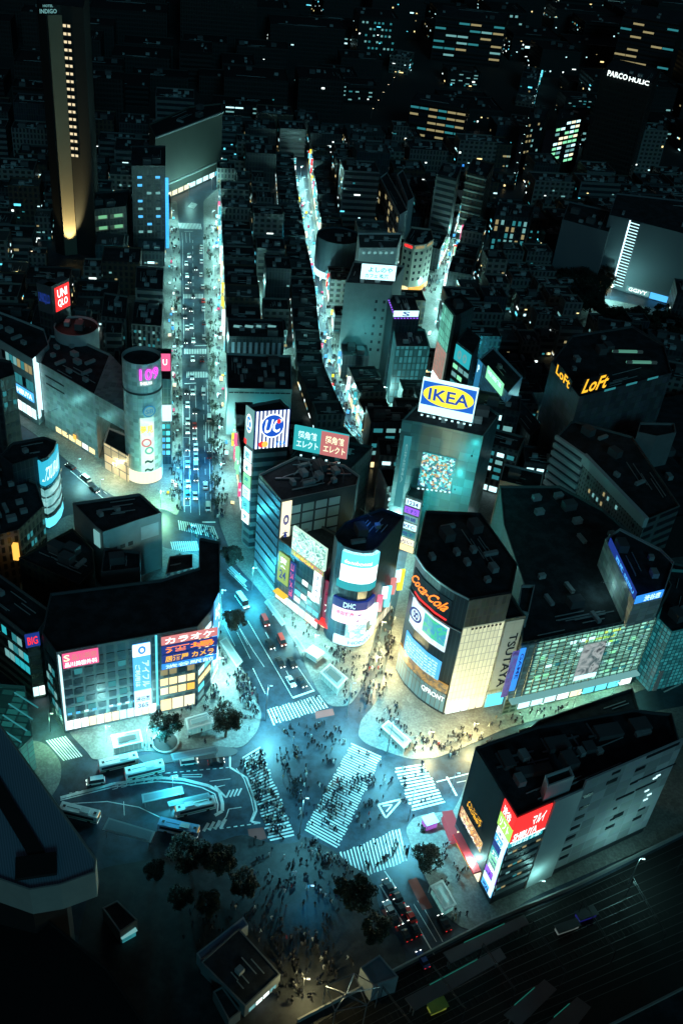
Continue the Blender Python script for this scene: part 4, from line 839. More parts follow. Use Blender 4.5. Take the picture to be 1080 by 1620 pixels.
# big ribbed roof lower left
rib, t_, bs_ = nodes('ribbed_metal'); tc = t_.nodes.new('ShaderNodeNewGeometry'); wv = t_.nodes.new('ShaderNodeTexWave'); wv.inputs['Scale'].default_value = .9; wv.bands_direction = 'DIAGONAL'; wv.inputs['Distortion'].default_value = .2
mp = t_.nodes.new('ShaderNodeMapping'); mp.inputs['Rotation'].default_value = (0, 0, .35); t_.links.new(tc.outputs['Position'], mp.inputs[0]); t_.links.new(mp.outputs[0], wv.inputs[0])
rp = t_.nodes.new('ShaderNodeValToRGB'); rp.color_ramp.elements[0].color = (.22, .34, .44, 1); rp.color_ramp.elements[1].color = (.36, .52, .64, 1); t_.links.new(wv.outputs[1], rp.inputs[0]); t_.links.new(rp.outputs[0], bs_.inputs['Base Color']); bs_.inputs['Roughness'].default_value = .5
rr = Bld('huge blue grey ribbed metal roof over a pale rounded wall, lower left', 'station building', PX(44, (-90, 1060), (0, 1143), (153, 1358), (151, 1380), (96, 1400), (47, 1408), (-90, 1360)), 44, mat('pale_stone', (.4, .44, .4), noise=.15), roof=rib, z0=35.5, clutter=0, parapet=.6)
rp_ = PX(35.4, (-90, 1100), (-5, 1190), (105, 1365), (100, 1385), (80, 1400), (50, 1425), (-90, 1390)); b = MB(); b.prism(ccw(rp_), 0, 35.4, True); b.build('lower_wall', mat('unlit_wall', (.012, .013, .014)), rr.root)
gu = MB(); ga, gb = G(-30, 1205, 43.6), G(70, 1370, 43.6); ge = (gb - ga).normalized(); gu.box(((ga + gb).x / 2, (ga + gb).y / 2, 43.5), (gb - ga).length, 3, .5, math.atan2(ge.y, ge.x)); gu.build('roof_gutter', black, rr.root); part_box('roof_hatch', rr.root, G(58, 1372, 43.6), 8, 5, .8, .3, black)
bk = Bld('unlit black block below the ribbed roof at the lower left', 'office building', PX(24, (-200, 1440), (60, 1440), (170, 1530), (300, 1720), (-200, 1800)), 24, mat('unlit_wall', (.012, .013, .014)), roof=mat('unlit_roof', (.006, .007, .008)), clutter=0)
# ================================================================== CENTRE AND TOP
hm = 42
wmb = Bld('pale block with a bright white rooftop board beside the round white store', 'office building', PX(hm, (546, 447), (620, 452), (640, 420), (560, 412)), hm, mat('grey_teal', (.24, .29, .29)), clutter=4)
wmb.windows(0, .62, .96, 8, 36, 2, 7, [glass], .3, .35); c4, nr = wmb.pxquad(0, [(571, 419), (627, 419), (625, 443), (571, 443)], .4); o = wmb._board(c4, nr, K['ice'], [('よしのや', (.2, .5, .9, .85), K['teal']), ('カフェ 喫茶', (.12, .12, .8, .4), K['teal'])], name='billboard')
wb = Bld('white stepped block behind the bright board with a lit parapet', 'office building', PX(40, (568, 392), (628, 392), (636, 368), (566, 368)), 40, white, roof=roofl, clutter=4); wb.windows(0, .05, .95, 36, 39, 6, 1, [K['dice']], .5, .4)
hr = 27
rdp = PX(hr, (638, 382), (655, 388), (674, 386), (686, 378), (682, 362), (650, 358))
rd = Bld('rounded cream building with black square windows and a yellow lit ground floor', 'shop building', rdp, hr, mat('cream_wall', (.5, .46, .38), noise=.1), clutter=4)
for f in (0, 1, 2): rd.windows(f, .05, .95, 6, 24, 2, 5, [glass], .4, .45); rd.windows(f, .0, 1, .5, 3.6, 2, 1, [K['amber'], K['warm']], .9, .8, name='shop_front'); rd.windows(f, .1, .9, 24.6, 26.4, 1, 1, [K['red'] if f == 0 else K['dwarm']], .9, .8, name='sign')
pb = Bld('dark building with a blue lit canopy edge and a white rooftop sign', 'office building', PX(36, (622, 497), (664, 497), (655, 468), (612, 466)), 36, w_curt, clutter=3)
c4, nr = pb.pxquad(0, [(622, 492), (663, 492), (661, 501), (623, 501)], .4); pb._board(c4, nr, K['ice'], [('S', (.35, .1, .65, .9), K['navy'])]); spots(pb, 0, (622, 504), (662, 504), 8, K['purple'], 1); spots(pb, 3, (614, 474), (622, 496), 6, K['purple'], .8)
pc = Bld('glass fronted block with tall white lit panels below the blue canopy building', 'shop building', PX(28, (626, 548), (680, 548), (672, 520), (622, 520)), 28, em_grid('pc_glass', (.03, .2, .22), (.003, .03, .03), 2, 3.3, .3, .8, .2), clutter=5)
pc.windows(0, .25, .98, 1, 11, 6, 1, [K['ice']], .45, .85, name='lit_panel', out=.3)
sp = Bld('building with tall green lit glass above red striped panels on the right street', 'shop building', PX(40, (702, 475), (721, 500), (750, 485), (728, 462)), 40, w_dark, clutter=2)
c4, nr = sp.quad(0, .5, 13, 21, 39, .4); sp._board(c4, nr, em_grid('sp_green', (.15, .6, .45), (.02, .1, .08), 2.2, 3.5, .2, .9, .4), name='glazing'); c4, nr = sp.quad(0, .5, 13, 6, 20.6, .4); sp._board(c4, nr, em_grid('sp_red', (.65, .1, .07), (.2, .3, .25), 3, .9, .25, .9, .5), name='banner'); c4, nr = sp.quad(0, .5, 13, .6, 5.5, .4); sp._board(c4, nr, K['white'], name='shop_front')
sq = Bld('narrow block with a green glass front next to the red striped panels', 'shop building', PX(34, (722, 540), (748, 560), (760, 535), (738, 517)), 34, w_dark, clutter=2); c4, nr = sq.quad(0, .3, 11, 26, 33, .3); sq._board(c4, nr, K['teal'], [('◎ ◎', (.2, .2, .8, .8), K['dice'])]); sq.windows(0, 0, 1, 2, 25, 3, 6, [K['dice'], glass, K['dteal'], K['green']], .8, .5)
scp = Bld('block with a big pale framed screen facing the small square', 'shop building', PX(30, (757, 568), (803, 622), (826, 596), (780, 548)), 30, em_grid('scp', (.02, .1, .16), (.004, .02, .03), 1.6, 1.6, .2, .8, .3), clutter=2)
c4, nr = scp.pxquad(0, [(770, 580), (796, 605), (793, 625), (767, 600)], .6); scp._board(c4, nr, K['green'], [('映画館', (.1, .5, .9, .85), K['ice'])], name='screen'); c4, nr = scp.quad(0, 0, 4, 12, 30, .3); scp._board(c4, nr, em('dim_blue', (.02, .16, .3), 1), [('P', (.3, .7, .7, .9), K['ice'])])
scq = Bld('low dark block with small white letters and a red sign by the alley', 'shop building', PX(20, (806, 650), (838, 690), (856, 672), (824, 634)), 20, w_dark, clutter=3); c4, nr = scq.quad(0, 1, 16, 8, 12, .4); scq._board(c4, nr, K['navy'], [('LOVERS', (.05, .15, .6, .85), K['white']), ('赤', (.75, .1, .95, .9), K['red'])])
# yellow lettered store
hl = 43
lf = Bld('dark grey store with yellow lettering on both upper walls', 'department store', PX(hl, (872, 572), (916, 628), (1062, 590), (1050, 545), (1000, 515), (905, 530)), hl, grid_wall('lf', (.1, .11, .12), (.12, .13, .14), 3, 3, .05), clutter=4)
lf.board(0, [(879, 572), (904, 600), (902, 620), (877, 592)], darkm, [('LoFt', (.08, .1, .92, .9), K['gold'])]); lf.board(1, [(922, 600), (966, 590), (964, 614), (920, 624)], darkm, [('LoFt', (.05, .1, .9, .95), K['gold'], .1)])
lf.windows(1, .2, .9, 42.2, 43.6, 3, 1, [K['dteal']], .5, .6)
for (x0, x1, y) in [(965, 1018, 558), (992, 1035, 575)]:
    part_box('roof_light', lf.root, G((x0 + x1) / 2, y, hl + .5), 13, 1, 1, .2, em_grid('roof_light', (.1, .35, .25), (.01, .02, .02), 1, 5, .2, .8, .1))
sw = Bld('pale office with wide white louvres and a lattice side wall beside the yellow lettered store', 'office building', PX(32, (880, 690), (926, 722), (1022, 822), (1075, 800), (1000, 690), (905, 664)), 32, w_band, clutter=3)
ledges(sw, 0, 9, 4, 31, white, 1.0, 1.7); a, b_, e_, n_ = sw.edge(1); Lw = (b_ - a).length
c4, nr = sw.quad(1, .3, Lw, 3, 28.5, .2); sw._board(c4, nr, grid_wall('lattice', (.34, .36, .34), (.02, .02, .02), 1.5, 2.0, .5, dirt=.2), name='lattice_screen'); sw.windows(1, .02, .98, 3, 28, 14, 6, [K['dwarm'], K['dice'], glass, glass], .35, .35, .6, out=.35)
c4, nr = sw.quad(1, -.4, Lw + .4, 29, 33, 1.2); sw._board(c4, nr, white, th=1.6, name='roof_beam')
bx = Bld('pale box shaped rooftop hut on the dark slope to the right', 'rooftop hut', PX(34, (1008, 683), (1038, 690), (1069, 684), (1066, 669), (1012, 668)), 34, mat('grey_render', (.22, .24, .24)), z0=18, clutter=0)
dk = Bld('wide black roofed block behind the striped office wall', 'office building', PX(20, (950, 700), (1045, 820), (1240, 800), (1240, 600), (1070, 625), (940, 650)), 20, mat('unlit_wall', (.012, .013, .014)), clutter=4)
for i_, (x, y, hh, lab) in enumerate([(768, 700, 22, 'small pale walled house behind the tall teal block'), (790, 760, 20, 'white walled low block under the black store roof'), (755, 640, 26, 'dark shed roofed block beside the yellow oval billboard'), (830, 730, 18, 'low black roofed block between the teal tower and striped wall'), (600, 720, 20, 'two storey block with a glowing roof terrace behind the twin billboards'), (586, 668, 22, 'narrow block with a pink lit banner at the street bend'), (612, 770, 18, 'white low shop block with bright lit roof windows')]):
    o = Bld(lab, 'low building', rect(G(x, y, hh), (1, -.3 + .1 * i_), 13 + 2 * (i_ % 3), 12), hh, [w_tile, white, w_dark, w_dark, w_tile, w_curt, white][i_], clutter=3)
    o.windows(0, .05, .95, .6, 3.6, 3, 1, [K['ice'], K['warm'], K['white']], .8, .8, name='shop_front'); o.windows(0, .05, .95, 6, hh - 2, 3, 4, [K['dice'], K['dteal'], glass, K['ice']], .7, .5)
wx = Bld('wide low block with a long teal lit wall behind the striped sign tower', 'department store', PX(22, (360, 614), (462, 616), (460, 562), (358, 558)), 22, mat('teal_wall', (.3, .4, .4), noise=.15), clutter=8)
wx.windows(0, .02, .98, 19.6, 20.6, 12, 1, [darkm], .9, .5, name='slot_window')
wy = Bld('glass roofed block with a row of four white roof lights by the avenue', 'office building', PX(20, (362, 532), (450, 534), (448, 505), (360, 503)), 20, w_curt, clutter=3)
for k in range(4): part_box('roof_light', wy.root, G(376 + k * 18, 517, 19.3), 3.6, 1.6, .4, 0, K['dice'])
wy.windows(0, .03, .97, 3, 18, 9, 1, [mat('pale_blue_panel', (.25, .32, .4))], .5, .9, name='panel')
# big plain wall with the ladder of light, top right
tr = Bld('big plain blue grey wall with a low roof near the light ladder', 'office building', PX(34, (889, 347), (962, 367), (975, 335), (900, 318)), 34, mat('blank_wall', (.14, .17, .19), noise=.1, scale=.04), clutter=3)
t2 = Bld('big plain wall carrying a tall ladder of white light on its corner', 'office building', PX(40, (963, 340), (996, 347), (1016, 353), (1200, 400), (1200, 330), (975, 305)), 40, mat('blank_wall', (.14, .17, .19)), clutter=4)
c4, nr = t2.quad(1, 0, 6, 2, 39.6, .3); o = t2._board(c4, nr, darkm, name='light_ladder')
for k in range(22): rect_on(o, c4, nr, (.12, k / 22 + .01, 1, k / 22 + .024), K['ice'], .1, 'rung')
rect_on(o, c4, nr, (0, 0, .12, 1), em('lit_hot', (.6, .9, 1), 2.2), .12, 'rail'); c4, nr = t2.quad(2, 1, 14, 1, 4, .4); t2._board(c4, nr, K['dice'], [('GGIVY', (.1, .2, .9, .9), K['white'])]); c4, nr = t2.quad(0, .5, 12, 0.5, 5, .4); t2._board(c4, nr, K['warm'], name='shop_front')
c4, nr = t2.quad(2, 14.5, 60, .5, 4, .3); t2._board(c4, nr, K['sky'], name='shop_front')
# hotel tower, top left
hh_ = 122
hp = PX(hh_, (58, 4), (72, 8), (96, 8), (132, 12), (140, -25), (64, -32))
ho = Bld('very tall hotel tower with a golden floodlit pilaster and a column of lit balconies', 'hotel tower', hp, hh_, mat('hotel_wall', (.006, .007, .008), noise=.2), roof=roofm, clutter=0)
a, b_, e_, n_ = ho.edge(1); Lh = (b_ - a).length
c4, nr = ho.quad(1, .5, Lh, .5, hh_ - 4, 1.2); pil = ho._board(c4, nr, mat('pilaster_stone', (.16, .14, .1), .8, noise=.2, scale=.05), th=1.2, name='pilaster')
for k in range(18): 
    c4, nr = ho.quad(2, .4, 4.6, 52 + k * 3.55, 54 + k * 3.55, 1.0); o = ho._board(c4, nr, darkm, th=1, name='balcony'); rect_on(o, c4, nr, (.1, .3, .9, .9), em('balcony_warm', (1, .82, .5), .75), .1, 'lit_window'); rect_on(o, c4, nr, (.45, .3, .6, .9), darkm, .2, 'door')
pq_ = (ho.edge(1)[0] + ho.edge(1)[1]) / 2; FOOT.append(([(pq_.x - 7, pq_.y - 16), (pq_.x + 9, pq_.y - 16), (pq_.x + 9, pq_.y - 1), (pq_.x - 7, pq_.y - 1)], 1))
c4, nr = ho.pxquad(1, [(63, 14), (90, 14), (90, 21), (63, 21)], 1.6); lettering(ho.root, c4, nr, 'INDIGO', (0, 0, 1, 1), K['dice'], off=.3); c4, nr = ho.pxquad(1, [(68, 7), (84, 7), (84, 11), (68, 11)], 1.6); lettering(ho.root, c4, nr, 'HOTEL', (0, 0, 1, 1), K['dice'], off=.3)
hb = HB(350, 176, 276)
bw = Bld('big windowless beige block closing the top of the avenue', 'department store', PX(hb, (246, 216), (300, 196), (352, 176), (350, 163), (300, 168), (236, 196)), hb, mat('beige_wall', (.12, .13, .11), noise=.2, scale=.06), clutter=2, roof=mat('roof_black', (.01, .012, .014)))
ledges(bw, 0, 2, 9, hb - 1, white, 1, .8); ledges(bw, 1, 2, 9, hb - 1, white, 1, .8); bw.windows(0, .1, 1, .5, 4, 5, 1, [K['white'], K['cream']], .8, .8, name='shop_front'); bw.windows(1, 0, 1, .5, 4, 5, 1, [K['cyan'], K['ice']], .8, .8, name='shop_front')
gw = Bld('dark block with two rows of golden and green lit windows near the hotel', 'office building', PX(24, (140, 332), (200, 326), (205, 300), (140, 305)), 24, w_dark, clutter=2); gw.windows(0, .12, .95, 10, 22, 2, 2, [em_grid('gold_rows', (.7, .6, .25), (.03, .03, .02), 1.2, 4, .3, .8, .3), em_grid('green_rows', (.2, .6, .3), (.02, .03, .02), 1.2, 4, .3, .8, .3)], .85, .4)
ob = Bld('dark office block with short white window slots beside the beige block', 'office building', PX(46, (208, 262), (262, 262), (262, 230), (208, 230)), 46, w_dark, clutter=2); ob.windows(0, .1, .9, 8, 42, 3, 8, [K['dice'], glass, glass, K['sky'], glass], .5, .3)
ls = em_grid('bead_strip', (.05, .5, 1), (.02, .3, .8), .6, 1.6, .25, 1.4, .6)
c4, nr = ob.quad(0, (Vector(ob.poly[1]) - Vector(ob.poly[0])).length - .4, (Vector(ob.poly[1]) - Vector(ob.poly[0])).length + 1.3, 1, 40, 1.4); ob._board(c4, nr, ls, name='light_strip')
bl = Bld('dark round fronted cinema block by the winding street', 'round building', circ(G(536, 372, 22), 12, 24), 22, mat('dark_round', (.06, .1, .12)), clutter=2)
lwp = Wrap([(G(536, 372, 22).x + 12 * math.cos(2 * math.pi * k / 24), G(536, 372, 22).y + 12 * math.sin(2 * math.pi * k / 24)) for k in range(10, 24)], bl.root, 1); lwp.band(2, lwp.L[-1] * .8, 1, 4.5, K['ice'], .3, 'shop_front')
pk = Bld('far dark tower with white roof letters in the upper right', 'office tower', PX(75, (952, 113), (1032, 133), (1045, 110), (970, 92)), 75, far_a, clutter=2)
c4, nr = pk.pxquad(0, [(961, 109), (1026, 127), (1026, 138), (961, 120)], .6); lettering(pk.root, c4, nr, 'PARCO', (0, .1, .48, .95), K['white'], off=.2); lettering(pk.root, c4, nr, 'HULIC', (.52, .1, 1, .8), K['white'], off=.2)
lb = Bld('far lit office block with a bright grid of pale windows, upper right', 'office tower', PX(40, (880, 190), (922, 182), (930, 170), (884, 172)), 40, far_a, clutter=2); lb.windows(0, .05, .95, 8, 38, 5, 9, [K['ice'], K['dice'], K['cream'], K['green'], glass], .8, .5)
lc = Bld('far dark block with small square lit windows beside the bright grid', 'office tower', PX(38, (835, 190), (862, 186), (870, 172), (838, 174)), 38, far_a, clutter=2); lc.windows(0, .05, .95, 14, 36, 5, 6, [K['dice'], K['dwarm'], glass, glass], .5, .4)
fx = Bld('far block with long pale lit floor bands at the top right corner', 'office tower', PX(60, (985, 25), (1075, 40), (1090, 20), (1000, 5)), 60, far_b, clutter=2); fx.windows(0, 0, 1, 20, 58, 5, 7, [K['dwarm'], glass, glass, K['dteal'], glass], .95, .3)
fy = Bld('far block with yellow lit window bands in the top middle', 'office tower', PX(30, (650, 158), (738, 172), (745, 158), (660, 145)), 30, far_b, clutter=2); fy.windows(0, 0, 1, 4, 28, 6, 5, [K['dwarm'], K['dwarm'], glass, K['dteal']], .9, .3)
fz = Bld('far block with greenish lit window bands near the top edge', 'office tower', PX(40, (690, 24), (800, 36), (806, 20), (700, 8)), 40, far_b, clutter=2); fz.windows(0, 0, 1, 4, 38, 6, 6, [K['dice'], glass, K['dwarm'], glass, K['dteal']], .9, .3)
st2 = Bld('dark tower with blade like ribs and a blue beacon', 'office tower', PX(42, (690, 275), (722, 283), (730, 262), (700, 255)), 42, w_band, clutter=2); part_box('beacon', st2.root, G(732, 263, 42.5), 1, 1, 1, 0, K['blue'])
st3 = Bld('stepped terrace tower with pale balcony edges on the right street', 'apartment tower', PX(40, (738, 272), (770, 280), (782, 258), (748, 250)), 40, w_brick, clutter=2); ledges(st3, 0, 9, 4, 38, mat('balcony_pale', (.5, .5, .42)), 1.2, .7)
rb1 = Bld('long low block with a white slatted balcony wall in the upper middle', 'apartment block', PX(24, (601, 280), (632, 340), (645, 332), (612, 272)), 24, white, clutter=1); rb1.windows(0, .02, .98, 4, 22, 10, 4, [glass, glass, K['dwarm']], .6, .5)
rb2 = Bld('slim block with a zigzag white rail wall in the upper middle', 'apartment block', PX(24, (628, 275), (645, 318), (655, 312), (637, 268)), 24, white, clutter=1); rb2.windows(0, .02, .98, 4, 22, 8, 4, [glass], .5, .5)
gr_ = Bld('dark block with lit green shop front rows on the east slope', 'shop building', PX(26, (782, 340), (838, 345), (845, 325), (790, 318)), 26, w_dark, clutter=3); gr_.windows(0, .02, .98, 1, 24, 6, 6, [K['dice'], glass, K['dteal'], K['dwarm']], .5, .7)

for (q, hh, lab, wm) in [([(208, 512), (256, 516), (258, 478), (212, 474)], 17, 'dark flat roofed block filling the gap right behind the round white tower', w_tile), ([(214, 455), (258, 458), (259, 424), (216, 420)], 20, 'banded block second behind the round white tower along the avenue', w_band), ([(160, 500), (200, 505), (203, 468), (165, 462)], 16, 'low tiled block between the squat round building and the avenue blocks', w_tile)]:
    o = Bld(lab, 'building', PX(hh, *q), hh, wm, clutter=7); o.windows(0, .05, .95, 2, hh - 2, 6, 4, [glass, K['dteal'], glass, K['dice'], glass], .5, .4, .4)

# ================================================================== STREET ROWS AND THE REST OF THE CITY
ORD = ['first', 'second', 'third', 'fourth', 'fifth', 'sixth', 'seventh', 'eighth', 'ninth', 'tenth', 'eleventh', 'twelfth', 'thirteenth', 'fourteenth', 'fifteenth', 'sixteenth', 'seventeenth', 'eighteenth', 'nineteenth', 'twentieth']
ORD_ = ORD[:9]
ORD += ['twenty-' + o for o in ORD[:9]] + ['thirtieth'] + ['thirty-' + o for o in ORD[:9]] + ['fortieth'] + ['forty-' + o for o in ORD_] + ['fiftieth'] + ['fifty-' + o for o in ORD_]
WALLS = [w_tile, w_dark, w_curt, w_apart, w_band, w_brick, w_dark]
litset = [K['ice'], K['dice'], K['dteal'], K['warm'], K['dwarm'], K['cyan'], K['white']]
signset = ['ice', 'cyan', 'white', 'ice', 'sky', 'dice', 'dteal', 'white', 'ice', 'teal', 'cyan', 'pink', 'yellow', 'cream', 'red', 'green', 'dice']
GLY = ['歌', '酒場', '薬', '食堂', '本', '靴', 'BAR', 'カフェ', '肉', '寿司', '麺', '占']
def overlap(P, Q):
    def sep(A, B_):
        for k in range(len(A)):
            a, b = A[k], A[(k + 1) % len(A)]; nx, ny = b[1] - a[1], a[0] - b[0]
            pa = [p[0] * nx + p[1] * ny for p in A]; pb = [p[0] * nx + p[1] * ny for p in B_]
            if max(pa) <= min(pb) or max(pb) <= min(pa): return True
        return False
    return not (sep(P, Q) or sep(Q, P))
def hits(P):
    cx, cy = sum(p[0] for p in P) / 4, sum(p[1] for p in P) / 4
    for q, _h in FOOT:
        if any(inpoly(p[0], p[1], q) for p in P) or any(inpoly(p[0], p[1], P) for p in q) or inpoly(cx, cy, q): return True
    return False
def shrink(P, k):
    cx, cy = sum(p[0] for p in P) / len(P), sum(p[1] for p in P) / len(P)
    return [(cx + (p[0] - cx) * k, cy + (p[1] - cy) * k) for p in P]
# points that must stay in sight: the streets and the faces of the named buildings
KEEP = []
def keep_px(pts, n=8, z=0):
    for a, c in zip(pts, pts[1:]):
        for k in range(n): t = k / n; KEEP.append((a[0] + (c[0] - a[0]) * t, a[1] + (c[1] - a[1]) * t, (G(a[0] + (c[0] - a[0]) * t, a[1] + (c[1] - a[1]) * t, z) - EYE).length))
for x in (272, 290, 310, 330, 348): keep_px([(x, 300), (x + 3, 830)], 40)
keep_px([(470, 260), (480, 330), (508, 480), (525, 600), (562, 690), (600, 745), (628, 800)], 9); keep_px([(478, 260), (488, 330), (514, 480), (531, 600)], 9)
keep_px([(738, 345), (712, 410), (698, 450), (688, 480), (682, 560)], 7); keep_px([(640, 438), (690, 436)], 4); keep_px([(265, 300), (345, 280)], 5)
keep_px([(110, 745), (168, 792)], 6); keep_px([(940, 490), (980, 470), (1060, 480)], 5); keep_px([(580, 190), (610, 150), (640, 110)], 6); keep_px([(810, 290), (850, 130)], 9)
for i in range(0, len(FOOT)):
    q, h = FOOT[i]
    for p in q:
        for z in (h, h * .72, h * .45):
            v = Vector((p[0], p[1], z)); x, y = proj(v); KEEP.append((x, y, (v - EYE).length))
def hull(pts):
    pts = sorted(set(pts)); lo = []
    for p in pts:
        while len(lo) > 1 and (lo[-1][0] - lo[-2][0]) * (p[1] - lo[-2][1]) - (lo[-1][1] - lo[-2][1]) * (p[0] - lo[-2][0]) <= 0: lo.pop()
        lo.append(p)
    up = []
    for p in reversed(pts):
        while len(up) > 1 and (up[-1][0] - up[-2][0]) * (p[1] - up[-2][1]) - (up[-1][1] - up[-2][1]) * (p[0] - up[-2][0]) <= 0: up.pop()
        up.append(p)
    return lo[:-1] + up[:-1]
def hides(P, h):
    pts = [proj(Vector((p[0], p[1], z))) for p in P for z in (0, h)]; H_ = hull(pts); xs = [p[0] for p in H_]; ys = [p[1] for p in H_]
    cx, cy = sum(p[0] for p in P) / len(P), sum(p[1] for p in P) / len(P); d = (Vector((cx, cy, h / 2)) - EYE).length; x0, x1, y0, y1 = min(xs), max(xs), min(ys), max(ys)
    return any(x0 < k[0] < x1 and y0 < k[1] < y1 and d < k[2] - 2 and inpoly(k[0], k[1], H_) for k in KEEP)
USED = set()
def put(P, h, lab, cat='building', lit=(0, 8), wallm=None, clutter=3, group=None, shops=None, force=False):
    P = [tuple(p[:2]) for p in P]
    if hits(shrink(P, .93)): return None
    if not force:
        while h > 8 and hides(shrink(P, .97), h): h -= 5
        if h <= 8 and hides(shrink(P, .97), h): return None
    o = Bld(lab, cat, P, h, wallm or rnd.choice(WALLS), clutter=clutter, roof=roofk if wallm in (far_a, far_b) else rnd.choice([roofm, roofm, roofl, roofm]), group=group)
    n = rnd.randint(*lit)
    if wallm in (far_a, far_b) and n > 3 and rnd.random() < .35:
        o.root['label'] = lab.replace(' lit panes', ' lit panes plus rows')
        i_ = min(range(len(P)), key=lambda i: o.edge(i)[3].y); k_ = rnd.choice([3, 4, 6]); o.windows(i_, .05, .95, h * .15, h * .95, rnd.choice([4, 6, 9]), k_, [rnd.choice([K['dice'], K['dteal'], K['ice'], K['dwarm']]), K['dice'], glass], rnd.choice([.5, .9]), .3, .35, name='lit_window')
    # faces turned towards the viewer
    fs = [i for i in range(len(P)) if (EYE - Vector((*o.edge(i)[0], 0))).dot(o.edge(i)[3]) > 0]
    for _ in range(n):
        i = rnd.choice(fs); a, b, e, nr = o.edge(i); L = (b - a).length; k = max(1, int(L / 2.4)); c = rnd.randint(0, k - 1); r = rnd.randint(0, max(0, int(h / 3.4) - 2))
        run = rnd.choice([1, 1, 1, 1, 1, 2, 3]); m = rnd.choice(litset)
        u = min(L - 1.2, (c + .5) * L / k); part_box('lit_window', o.root, (a.x + e.x * u + nr.x * .08, a.y + e.y * u + nr.y * .08, 1.2 + r * 3.4), min(1.2 * run, L * .5), .14, rnd.choice([.5, .8, 1.2]), math.atan2(e.y, e.x), m)
    return o
def row(pts, wid, depth, side, hr, where, street, signs=1, lit=(2, 8), shop=True):
    """buildings shoulder to shoulder along a street edge given by ground points of the picture"""
    W = [G(*p) for p in pts]; seg = []
    for a, c in zip(W, W[1:]):
        n = max(1, round((c - a).length / wid)); seg += [(a + (c - a) * (k / n), a + (c - a) * ((k + 1) / n)) for k in range(n)]
    cnt = 0
    for a, c in seg:
        e = (c - a).normalized(); n = Vector((e.y, -e.x, 0)) * side; cc = a + (c - a) * rnd.uniform(.93, .99)
        P = [a, cc, cc + n * depth, a + n * depth]; h = rnd.uniform(*hr)
        mm = rnd.choice(signset)
        lab = f'{ORD[cnt]} shop building from the far end, {where}'
        o = put([tuple(p[:2]) for p in P], h, lab, 'shop building', lit)
        if not o: continue
        cnt += 1; h = o.h
        if shop: o.windows(0, .02, .98, .5, 4.2, 3, 1, [K['ice'], K['white'], K['cyan'], K['cream'], K['warm']], .92, .85, name='shop_front', out=.25)
        o.windows(0, .05, .95, 5, max(8, h - 2), 3, 4, [K['dice'], K['ice'], K['dteal'], glass, K['cyan'], glass], .7, .5, .25, name='lit_window')
        for s in range(signs):
            if rnd.random() < .25: continue
            a2, b2, e2, n2 = o.edge(0); u = (b2 - a2).length * rnd.uniform(.1, .9); z = rnd.uniform(5, max(6, h * .4)); sh_ = min(h - z - 1, rnd.uniform(5, 13))
            if sh_ < 2: continue
            q0 = Vector((a2.x + e2.x * u, a2.y + e2.y * u, 0)) + n2 * .2; w_ = rnd.uniform(.8, 1.5)
            q = [q0, q0 + n2 * w_]
            fn = Vector((e2.x, e2.y, 0)); fn = fn if fn.dot(EYE - q0) > 0 else -fn
            l, r_ = (q[0], q[1]) if Vector((0, 0, 1)).cross(fn).dot(q[1] - q[0]) > 0 else (q[1], q[0])
            c4 = [Vector((l.x, l.y, z)), Vector((r_.x, r_.y, z)), Vector((r_.x, r_.y, z + sh_)), Vector((l.x, l.y, z + sh_))]
            km = rnd.choice(signset); g = rnd.choice(GLY); o._board(c4, fn, K[km], [(g, (.15, .4, .85, .6), K['navy' if km in ('ice', 'white', 'yellow', 'cyan', 'amber') else 'white'])], .3, 'projecting_sign')
rnd.seed(5)
row([(269, 318), (274, 380), (277, 470), (277, 545)], 15, 15, 1, (14, 26), 'left side of the long avenue', 'avenue', 2)
row([(347, 300), (350, 400), (353, 470), (356, 560), (362, 640)], 14, 16, -1, (13, 22), 'right side of the long avenue', 'avenue', 2)
row([(366, 655), (374, 740), (382, 812), (398, 862)], 9, 7, -1, (12, 20), 'by the striped sign tower on the avenue', 'avenue', 2)
row([(462, 258), (470, 330), (496, 480), (509, 600), (543, 688), (572, 722)], 11, 12, 1, (7, 10), 'left side of the winding street', 'winding', 2)
row([(489, 258), (498, 330), (520, 480), (538, 600), (572, 685), (622, 752)], 11, 12, -1, (8, 16), 'right side of the winding street', 'winding', 2)
row([(748, 345), (722, 410), (708, 450), (700, 480)], 11, 12, -1, (10, 20), 'right side of the far curving street', 'curving', 2)
row([(728, 345), (702, 405), (690, 430)], 10, 10, 1, (9, 15), 'left side of the far curving street', 'curving', 2)
row([(622, 800), (600, 880), (590, 930)], 10, 7, 1, (9, 14), 'left side of the alley mouth', 'alley', 3)
row([(812, 300), (832, 220), (852, 130)], 24, 16, -1, (12, 26), 'right side of the far neon street', 'neon', 1, shop=False)
row([(592, 190), (622, 150), (652, 110)], 26, 18, -1, (10, 18), 'right side of the far string of lights', 'far', 0, shop=False)
